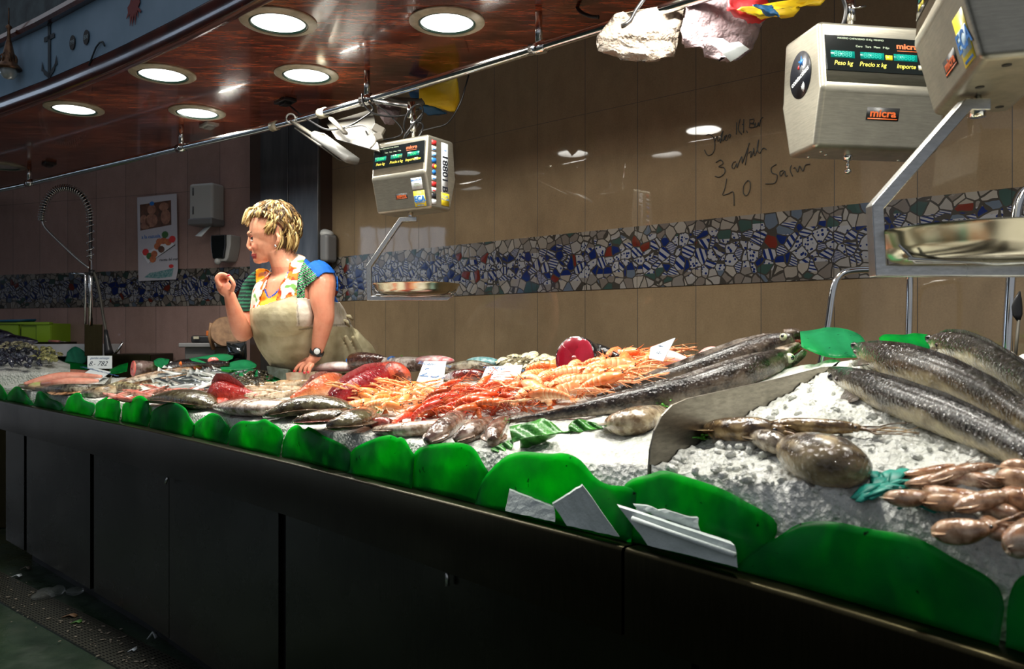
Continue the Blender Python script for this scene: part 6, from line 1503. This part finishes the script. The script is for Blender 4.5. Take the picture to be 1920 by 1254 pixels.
kn=thing('knife','knife with a red-brown handle lying on the white slab','knife',P(105,640,DF+.2)); mm=M(); mm.tube([P(92,639,DF+.2),P(112,640,DF+.2)],[(.012,.008)]*2,8); mm.build('handle','mouth_pink',kn,world=True); mm=M(); mm.tube([P(112,640,DF+.2),P(128,641,DF+.2)],[(.016,.002),(.002,.001)],6); mm.build('blade','bright_steel',kn,world=True)
# dark fish heap, crate and tray behind
ff2=lambda *a,**k:None
for i,(a,b_,r_,lab) in enumerate((((-20,642),(70,640),.05,'dark blue-black fish at the far left behind the clams, lower one'),((-30,632),(28,630),.05,'dark blue-black fish at the far left, upper one'))):
    mm=M(); pa,pb=P(*a,DF+.15),P(*b_,DF+.15); mm.tube([pa.lerp(pb,k) for k in(0,.2,.5,.8,1)],[.02,r_*.9,r_,r_*.6,.008],14,colf=backbelly(C(24,22,40),C(50,48,80),C(150,150,165))); tag(mm.build('dark_fish','slick_skin'),lab,'fish')
mat('crate_lime',(.20,.34,.01),.45); 
cr=thing('plastic_crate','lime green plastic crate behind the fish at the far left','crate',P(45,640,5.45)); 
mm=M(); 
for (x0,x1) in((-40,36),(38,68),(70,95)): 
    a=P(x0,609,5.4);b_=P(x1,641,5.4); mm.box(((a.x+b_.x)/2,5.4+(.0 if x0!=38 else .02),(a.z+b_.z)/2),(b_.x-a.x,.02,a.z-b_.z))
a=P(-40,606,5.4); b_=P(93,641,5.4); mm.box(((a.x+b_.x)/2,5.4,a.z),(b_.x-a.x+.02,.045,.016)); mm.box((b_.x,5.55,(a.z+b_.z)/2),(.02,.3,a.z-b_.z)); mm.box(((a.x+b_.x)/2,5.68,(a.z+b_.z)/2),(b_.x-a.x,.02,a.z-b_.z)); mm.build('crate_shell','crate_lime',cr,world=True,smooth=False,bev=.002)
a=P(-40,641,5.3); b_=P(95,641,5.3); mm=M(); mm.box(((a.x+b_.x)/2,5.55,a.z/2),(b_.x-a.x,.5,a.z-.002)); tag(mm.build('steel_shelf_box','counter_steel',smooth=False),'dark steel base carrying the lime crate at the far left','shelf')
mat('tray_blue',(.01,.08,.16),.4); mm=M(); mm.grid([[P(-40,602,5.35),P(30,600,5.35),P(68,599,5.45)],[P(-40,607,5.6),P(30,609,5.6),P(60,606,5.6)]]); tag(mm.build('blue_tray','tray_blue',solid=.01),'dark blue tray lying on top of the lime crate','tray')
# ------------------------------------------------------------------ wall items at the left
def wallx(px,py,off_=.02):
    """point on the left wall face"""
    u=(px-960)/F; d=(KP-LW).normalized(); n_=V((-d.y,d.x)); n_=n_ if n_.dot(KP)<0 else -n_
    o=KP+n_*off_; # solve (u*D,D) on line o + k d
    D=(o.x*d.y-o.y*d.x)/(u*d.y-d.x); return P(px,py,D),d,n_
def wallr(px,py,off_=.01):
    u=(px-960)/F; D=(2.80-off_)/(u*NW.x+NW.y); return P(px,py,D)
bl,d,n_=wallx(260,527); br,_,_=wallx(334,523); tl,_,_=wallx(260,370); tr,_,_=wallx(334,362)
mat('poster_white',(.48,.46,.50),.35,col2=(.42,.41,.45),nscale=3)
pf=frame(bl,(br-bl),(0,0,1)); PW=(br-bl).length; PH=(tl-bl).length
ps=thing('wall_poster','white fish recipe poster with a photo of faces above a plate of food','poster',bl.lerp(br,.5))
mm=M(); mm.prism([(0,0),(PW*.95,-.002),(PW,.06),(PW,PH),(0,PH)],pf,.002); po=mm.build('sheet','poster_white',ps,world=True,smooth=False)
def pm(poly,m,z=.0022,nm='print'): 
    mm=M(); mm.prism([(a*PW,b*PH) for a,b in poly],pf@Matrix.Translation((0,0,z)),.0005); mm.build(nm,m,po,world=True,smooth=False)
def disc(cx,cy,rx,ry,n=14,a0=0): return [(cx+rx*math.cos(2*math.pi*k/n+a0),cy+ry*math.sin(2*math.pi*k/n+a0)) for k in range(n)]
mat('print_brown',(.06,.03,.02),.4,col2=(.14,.06,.035),nscale=30); mat('print_skin',(.34,.17,.11),.4,col2=(.2,.09,.06),nscale=30); mat('print_orange',(.5,.16,.05),.4,col2=(.3,.07,.04),nscale=40); mat('print_green',(.04,.12,.03),.4); mat('print_plate',(.62,.63,.66),.3)
pm([(.07,.60),(.86,.64),(.86,.93),(.07,.91)],'print_brown')
for q_ in(disc(.16,.73,.09,.055),disc(.37,.84,.11,.06),disc(.36,.71,.16,.08),disc(.68,.86,.12,.05),disc(.72,.74,.12,.09),disc(.2,.65,.12,.04)): pm(q_,'print_skin',.0027)
pm(disc(.38,.91,.06,.025),'sticker_blue',.0031)
pm([(.08,.345),(.26,.20),(.95,.395),(.80,.47),(.2,.33)],'print_plate',.0024); pm([(.26,.20),(.30,.215),(.95,.41),(.95,.395)],'logo_black',.0026)
for cx,cy,c in((.2,.34,'sticker_red'),(.3,.29,'print_green'),(.42,.31,'print_orange'),(.5,.40,'print_orange'),(.6,.36,'print_brown'),(.66,.46,'print_orange'),(.78,.44,'print_orange'),(.88,.47,'sticker_red'),(.38,.25,'print_orange'),(.7,.53,'print_green'),(.55,.45,'print_orange')): pm(disc(cx,cy,.085,.042,9,cx*9),c,.0031+cx*.0004)
pm([(.15,.04),(.3,.09),(.5,.10),(.9,.13),(.85,.03),(.5,.02)],'net_bag_teal',.0026); pm(disc(.84,.155,.06,.022),'sticker_red',.0026)
textm('a la cazuela,',.035,pf@Matrix.Translation((PW*.1,PH*.52,.003)),'sticker_blue','print',po,align_x='LEFT'); textm('receta del mar',.026,pf@Matrix.Translation((PW*.55,PH*.235,.003)),'sticker_black','print',po)
mat('dispenser_white',(.40,.40,.38),.35); mat('dispenser_grey',(.16,.16,.16),.4)
def wbox(px0,py0,px1,py1,dep,off_=.0):
    a,d,n_=wallx(px0,py0,off_); b_,_,_=wallx(px1,py0,off_); c,_,_=wallx(px0,py1,off_); return a,b_,c,d,n_
dp=thing('towel_dispenser','white paper towel dispenser on the wall right of the poster','dispenser',wallx(400,428)[0])
a,b_,c,d,n_=wbox(378,349,422,425,0); w=(b_-a).length; h=(a-c).z; m0=Matrix((d.to_3d(),n_.to_3d()*-1,V((0,0,1)))).transposed(); ce=a.lerp(b_,.5)+V((n_.x*.06,n_.y*.06,-h/2))
mm=M(); mm.box(ce,(w,.12,h),m0); mm.build('casing','dispenser_white',dp,world=True,bev=.02)
mm=M(); mm.box(ce+V((n_.x*.005,n_.y*.005,-h/2+.02)),(w*1.02,.13,.045),m0); mm.build('base_band','dispenser_grey',dp,world=True,bev=.012)
for s_ in(.3,-.15): mm=M(); mm.box(ce+V((n_.x*.061,n_.y*.061,h*s_))-d.to_3d()*w*.3,(.008,.004,.05),m0); mm.build('slot','black_plastic',dp,world=True)
mm=M(); mm.grid([[ce+V((0,0,-h/2)),ce+V((.04,-.02,-h/2))],[ce+V((-.06,-.04,-h/2-.07)),ce+V((-.02,-.04,-h/2-.075))]]); mm.build('paper_towel','card_white',dp,world=True,solid=.001)
dp=thing('soap_dispenser','small black and white soap dispenser on the wall beside the woman','dispenser',wallx(436,493)[0])
a,b_,c,d,n_=wbox(418,444,452,492,0); w=(b_-a).length; h=(a-c).z; ce=a.lerp(b_,.5)+V((n_.x*.05,n_.y*.05,-h/2))
mm=M(); mm.ring_loft([[ce+m0@V((x*w*.5*k,y*.05,z*h/2)) for x,y in((-1,-1),(1,-1),(1,1),(-1,1))] for z,k in((1,1),(.2,.95),(-.7,.7),(-1,.5))]); mm.build('casing','dispenser_white',dp,world=True,bev=.008)
mm=M(); mm.ring_loft([[ce+m0@V((x*w*.40*k-w*.12,-.052+y*.012,z*h/2)) for x,y in((-1,-1),(1,-1),(1,1),(-1,1))] for z,k in((1,1),(.2,1),(-.8,.75))]); mm.build('front_cover','display_black',dp,world=True,bev=.006)
mm=M(); mm.ball(ce+m0@V((-w*.2,-.05,-h*.5)),.022,10,8); mm.build('nozzle','dispenser_white',dp,world=True)
# second dispenser reflection-like white cabinet right of the column
dp=thing('paper_dispenser','pale rounded dispenser on the tiles just behind the woman\'s head','dispenser',wallr(615,482))
a=wallr(598,440); b_=wallr(634,440); w=(b_-a).length; h=.16; dd=(b_-a).normalized(); nn=V((-NW.x,-NW.y,0)); ce=a.lerp(b_,.5)+nn*.04-V((0,0,h/2)); m1=Matrix((dd,-nn,V((0,0,1)))).transposed()
mm=M(); mm.box(ce,(w,.08,h),m1); mm.build('casing','dispenser_grey',dp,world=True,bev=.02); mm=M(); mm.ball(ce+V((0,0,h/2)),(w*.5,.045,.03),16,8,m1); mm.build('lid','dispenser_white',dp,world=True)
# ------------------------------------------------------------------ boxes in the aisle behind the woman
DB=4.55
def bx(px0,py0,px1,py1,D,dep,m,name,label,cat,bev=.006,floor=False):
    a=P(px0,py0,D); b_=P(px1,py1,D); z0=0 if floor else b_.z; mm=M(); mm.box(((a.x+b_.x)/2,D+dep/2,(a.z+z0)/2),(b_.x-a.x,dep,a.z-z0)); return tag(mm.build(name,m,bev=bev),label,cat)
bn_=thing('waste_bin','dark grey lidded plastic bin in the aisle left of the woman','bin',(P(375,700,DB).x,DB+.15,0))
a=P(343,650,DB); b_=P(402,690,DB); mm=M(); mm.box(((a.x+b_.x)/2,DB+.17,a.z/2),(b_.x-a.x,.30,a.z)); mm.build('bin_body','grey_plastic',bn_,world=True,bev=.01)
mm=M(); a=P(334,643,DB-.03); b_=P(406,651,DB-.03); mm.box(((a.x+b_.x)/2,DB+.15,(a.z+b_.z)/2),(b_.x-a.x,.36,a.z-b_.z)); mm.build('lid','dispenser_grey',bn_,world=True,bev=.006)
bx(357,629,400,643,DB+.02,.2,'black_plastic','label_printer','black rounded machine standing on the bin lid','machine',.012); mm=M(); p=P(368,633,DB+.005); mm.box(p,(.03,.006,.015)); tag(mm.build('paper_tag','cream_ring',smooth=False),'small pale tag on the black machine','tag')
mat('basket_wood',(.24,.13,.06),.6,col2=(.14,.07,.03),nscale=30,bump=.4); mat('orange_plastic',(.45,.10,.01),.4)
bx(386,620,412,632,DB+.05,.15,'orange_plastic','orange_box','flat orange box on top of the black machine','box',.004)
ba=thing('wooden_board','round brown wooden board leaning behind the bin beside the woman\'s arm','board',P(424,660,DB-.1)); p=P(424,622,DB-.12); mx=align(V((.3,-.95,.15))); fm=Matrix([mx.col[1],mx.col[2],mx.col[0]]).transposed()
mm=M(); mm.lathe([(.0005,.012),(.08,.012),(.086,.0),(.08,-.012),(.0005,-.012)],28,p,fm); mm.build('disc','basket_wood',ba,world=True,auto=40)
mm=M(); mm.tube([p+V((-.09,.03,.05)),p+V((-.10,.03,-.03)),p+V((-.08,.03,-.10))],[(.012,.02)]*3,8); mm.build('handle','basket_wood',ba,world=True)
bag('shiny black bag below the round board beside the woman',([(424,640),(424,660),(430,680)],[(462,640),(463,660),(462,680)]),DB-.15,'display_black',.08,seed=12)
# ------------------------------------------------------------------ chrome racks at the right, behind the counter
rk=thing('chrome_rack','bent chrome tube rack leaning at the tiles behind the pale green leaf','rack',P(1630,700,2.30)); 
mm=M(); mm.tube(smoothpts([P(1535,700,2.3),P(1552,612,2.3),P(1562,545,2.3),P(1572,520,2.3),P(1592,508,2.3),P(1640,505,2.3),P(1690,506,2.3),P(1702,514,2.3),P(1706,535,2.3),P(1704,620,2.3),P(1700,720,2.3)],4),.010,12); mm.build('tube_frame','chrome',rk,world=True)
for px in(1535,1700):
    mm=M(); p=P(px,715,2.3); mm.tube([p,V((p.x,p.y,.0))],.010,10); mm.build('leg','chrome',rk,world=True)
rk=thing('chrome_rack','second bent chrome tube rack cut off by the right edge','rack',P(1905,700,2.1)); mm=M(); mm.tube(smoothpts([P(1885,700,2.1),P(1893,560,2.1),P(1902,440,2.1),P(1908,385,2.1),P(1925,355,2.1),P(1960,345,2.1)],4),.012,12); mm.build('tube_frame','chrome',rk,world=True); mm=M(); p=P(1885,700,2.1); mm.tube([p,V((p.x,p.y,0))],.012,10); mm.build('leg','chrome',rk,world=True)
kn=thing('fish_knife','black spatula shaped tool standing by the right edge','tool',P(1908,650,2.0)); mm=M(); mm.tube([P(1912,546,2.0),P(1909,560,2.0),P(1907,575,2.0),P(1908,590,2.0),P(1910,602,2.0)],[(.001,.003),(.010,.003),(.014,.003),(.013,.003),(.004,.003)],10,up=(0,-1,0)); mm.build('blade','black_plastic',kn,world=True); mm=M(); mm.tube([P(1910,600,2.0),P(1902,690,2.0)],.004,8); mm.build('handle','lamp_metal',kn,world=True)
a=P(1898,560,2.55); mm=M(); mm.box((a.x+.35,2.33,.72),(.6,.04,1.44),Matrix.Rotation(math.atan2(DW.y,DW.x),3,'Z')); 
tag(mm.build('black_board','black_plastic',smooth=False),'dark upright panel at the right edge behind the chrome rack','board')
# marker writing on the tiles (structure marks)
mat('marker_ink',(.012,.014,.012),.4)
def stroke(lst,lab,s=1):
    mm=M()
    for st_ in lst:
        pts=[wallr(x,y,.0015) for x,y in st_]; mm.tube(smoothpts(pts,5),.0016,5)
    tag(mm.build('marker_writing','marker_ink'),lab,'writing')
def cr(ox,oy,L_,k=.319): return [[(960+(x+ox)*k,(y+oy)*k) for x,y in s_] for s_ in L_]
stroke(cr(0,0,[[(1140,795),(1160,790),(1185,810),(1192,860),(1180,900),(1150,912),(1130,880)],[(1192,830),(1205,800),(1210,830),(1222,815),(1225,840),(1235,790),(1240,770),(1228,800),(1240,828),(1250,800),(1262,795),(1250,815),(1262,825),(1275,790),(1285,795),(1278,812)],
 [(1320,720),(1318,790)],[(1340,700),(1330,760),(1352,790)],[(1352,730),(1362,735)],[(1362,700),(1360,780)],[(1378,768),(1384,780)],[(1398,700),(1396,750)],[(1396,705),(1420,700),(1418,722),(1400,725),(1425,730),(1422,748),(1398,750)],[(1432,720),(1428,745),(1442,740),(1448,720),(1452,742),(1462,700),(1475,690)]]),'handwritten word Jules H Bou in black marker, top line on the tiles')
stroke(cr(0,0,[[(1198,955),(1225,940),(1240,960),(1215,980),(1245,985),(1250,1015),(1220,1040),(1192,1035)],[(1315,950),(1300,955),(1292,980),(1305,990),(1320,960),(1322,985),(1335,950),(1350,920),(1352,960)],[(1352,960),(1375,900),(1395,840)],[(1388,870),(1370,970)],[(1390,900),(1405,890),(1402,925),(1415,900),(1420,870),(1425,915),(1440,880),(1450,820),(1440,870),(1455,900),(1475,870),(1495,880)]]),'handwritten 3 aphe in black marker, middle line on the tiles')
stroke(cr(0,0,[[(1262,1050),(1250,1110),(1238,1145),(1270,1138),(1300,1130),(1305,1210)]]),'handwritten four in black marker at the lower left of the tile writing')
stroke(cr(0,0,[[(1385,1060),(1362,1090),(1360,1135),(1380,1148),(1398,1115),(1398,1070),(1385,1060)]]),'handwritten zero in black marker between the four and the word Sara')
stroke([[(1400+x*.319,y*.319) for x,y in s_] for s_ in [[(175,965),(145,985),(148,1015),(178,1030),(165,1075),(110,1080)],[(215,1000),(195,1010),(200,1035),(222,1005),(228,1035),(240,1030)],[(262,970),(255,1000),(270,1035)],[(275,990),(285,985),(300,1010),(310,975),(330,1005),(345,970),(372,965)]]],'handwritten word Sara in black marker below the large scale')
# ------------------------------------------------------------------ floor drain and litter
def gratemat():
    m,t,b=nt('drain_grate'); sp=t.nodes.new('ShaderNodeSeparateXYZ'); L(t,coords(t),sp.inputs[0])
    a=mth(t,'GREATER_THAN',mth(t,'FRACT',mth(t,'DIVIDE',sp.outputs[0],.03)),.55); c=mth(t,'GREATER_THAN',mth(t,'FRACT',mth(t,'DIVIDE',sp.outputs[1],.012)),.5)
    L(t,mixc(t,mth(t,'MAXIMUM',a,c),(.002,.002,.002),(.06,.06,.045)),b.inputs['Base Color']); b.inputs['Roughness'].default_value=.4; b.inputs['Metallic'].default_value=.6
gratemat()
g0=atz(0,1100,0); g1=atz(290,1254,0); d=(g1-g0).normalized(); ang=math.atan2(d.y,d.x)
mm=M(); mm.box((0,0,.004),(5.0,.17,.008)); o=mm.build('floor_drain','drain_grate',smooth=False,origin=(0,0,0)); o.location=g0+d*.3; o.rotation_euler=(0,0,ang); tag(o,'long dark drain grating set in the floor along the counter','drain')
mat('litter_pale',(.13,.11,.08),.7); mat('litter_green',(.06,.18,.03),.6)
rg=random.Random(2); mm=M()
for k in range(130):
    px=rg.uniform(-10,300); py=1085+px*.55+rg.gauss(8,22); p=atz(px,max(py,1075),.009); s_=rg.uniform(.001,.007); mm.ball(p+V((0,0,s_*.3)),(s_*rg.uniform(.8,2.2),s_,s_*.3),6,4,Matrix.Rotation(rg.random()*6,3,'Z'))
tag(mm.build('floor_crumbs','litter_pale',kind='stuff'),'pale scraps scattered over the wet floor beside the drain','litter')
def scrap(px,py,w,h,m,lab,nm='paper_scrap'):
    p=atz(px,py,.01); mm=M(); mm.grid([[p+V((-w,0,0)),p+V((0,.01,h)),p+V((w,0,.002))],[p+V((-w*.7,.03,0)),p+V((0,.05,h*.4)),p+V((w*.9,.03,0))]]); tag(mm.build(nm,m,solid=.002),lab,'litter')
scrap(283,1198,.016,.025,'card_white','small white folded paper scrap on the floor near the counter'); scrap(28,1082,.02,.008,'card_white','white paper scrap beside the drain at the far left'); scrap(45,1068,.022,.012,'litter_pale','pale crumpled scrap against the counter foot'); scrap(127,1158,.03,.008,'basket_wood','brown strip of peel lying on the drain'); scrap(140,1169,.018,.004,'litter_green','green vegetable scrap on the drain'); scrap(245,1222,.012,.004,'card_white','tiny white scrap near the bottom left of the drain')
mat('clear_film',(.7,.75,.72),.12,trans=.9,ior=1.15,alpha=.45)
mm=M(); p=atz(105,1118,.0)
for k in range(5): mm.ball(p+V((rg.uniform(-.08,.10),rg.uniform(-.04,.04),.02)),(rg.uniform(.03,.07),.04,rg.uniform(.015,.03)),10,6,Matrix.Rotation(rg.random()*3,3,'Z'))
o=mm.build('clear_bag','clear_film',remesh=.008,rsmooth=1); tag(o,'crumpled clear plastic bag on the floor at the counter foot','plastic bag')
# mound of ice carrying the shellfish at the far left
mm=M(); rows=[]
for i in range(30):
    px=lerp(-60,128,i/29); row=[]
    for j in range(10):
        k=j/9; p=pickleft(px,lerp(696,658,k)); e_=min(1,(128-px)/40); row.append(V((p.x,p.y+.02,max(.93,p.z-.03-(1-e_)*.05*k)+.006*noise.noise(p*20))))
    rows.append([V((row[0].x,row[0].y,.90))]+row+[V((row[-1].x,row[-1].y,.90))])
mm.grid(rows,flip=True); tag(mm.build('shellfish_ice','crushed_ice',kind='stuff'),'raised bank of ice under the mussels and clams at the far left','ice')
# ------------------------------------------------------------------ market hall behind the viewer, world light, camera
mat('hall_wall',(.03,.03,.032),.8)
mat('window_light',(.6,.75,1),.5,emit=(.65,.8,1),estr=2.2)
mm=M(); mm.box((-16.1,1,4),(.2,18,8)); mm.build('wall_hall','hall_wall',smooth=False,kind='structure')
k=0
for y0 in(3.2,5.6):
    k+=1; mm=M()
    for i in range(5):
        for j in range(2): mm.box((-15.98,y0+.42*i,2.7+.75*j),(.03,.38,.7))
    mm.build('window_%d'%k,'window_light',smooth=False,kind='structure')
w=bpy.data.worlds.new('hall'); sc.world=w; w.use_nodes=True
w.node_tree.nodes['Background'].inputs[0].default_value=(.85,.9,1,1); w.node_tree.nodes['Background'].inputs[1].default_value=.33
cam=bpy.data.cameras.new('camera'); co=bpy.data.objects.new('camera',cam); COL.objects.link(co)
co.location=(0,0,CH); co.rotation_euler=(math.pi/2,0,0); cam.sensor_width=36; cam.lens=36*F/1920; cam.clip_start=.02; cam.clip_end=100
cam.dof.use_dof=True; cam.dof.focus_distance=2.6; cam.dof.aperture_fstop=7.0
sc.camera=co
sc.view_settings.view_transform='Standard'; sc.view_settings.look='None'; sc.view_settings.gamma=1; sc.view_settings.exposure=0.0
try: sc.view_settings.use_curve_mapping=False
except Exception: pass
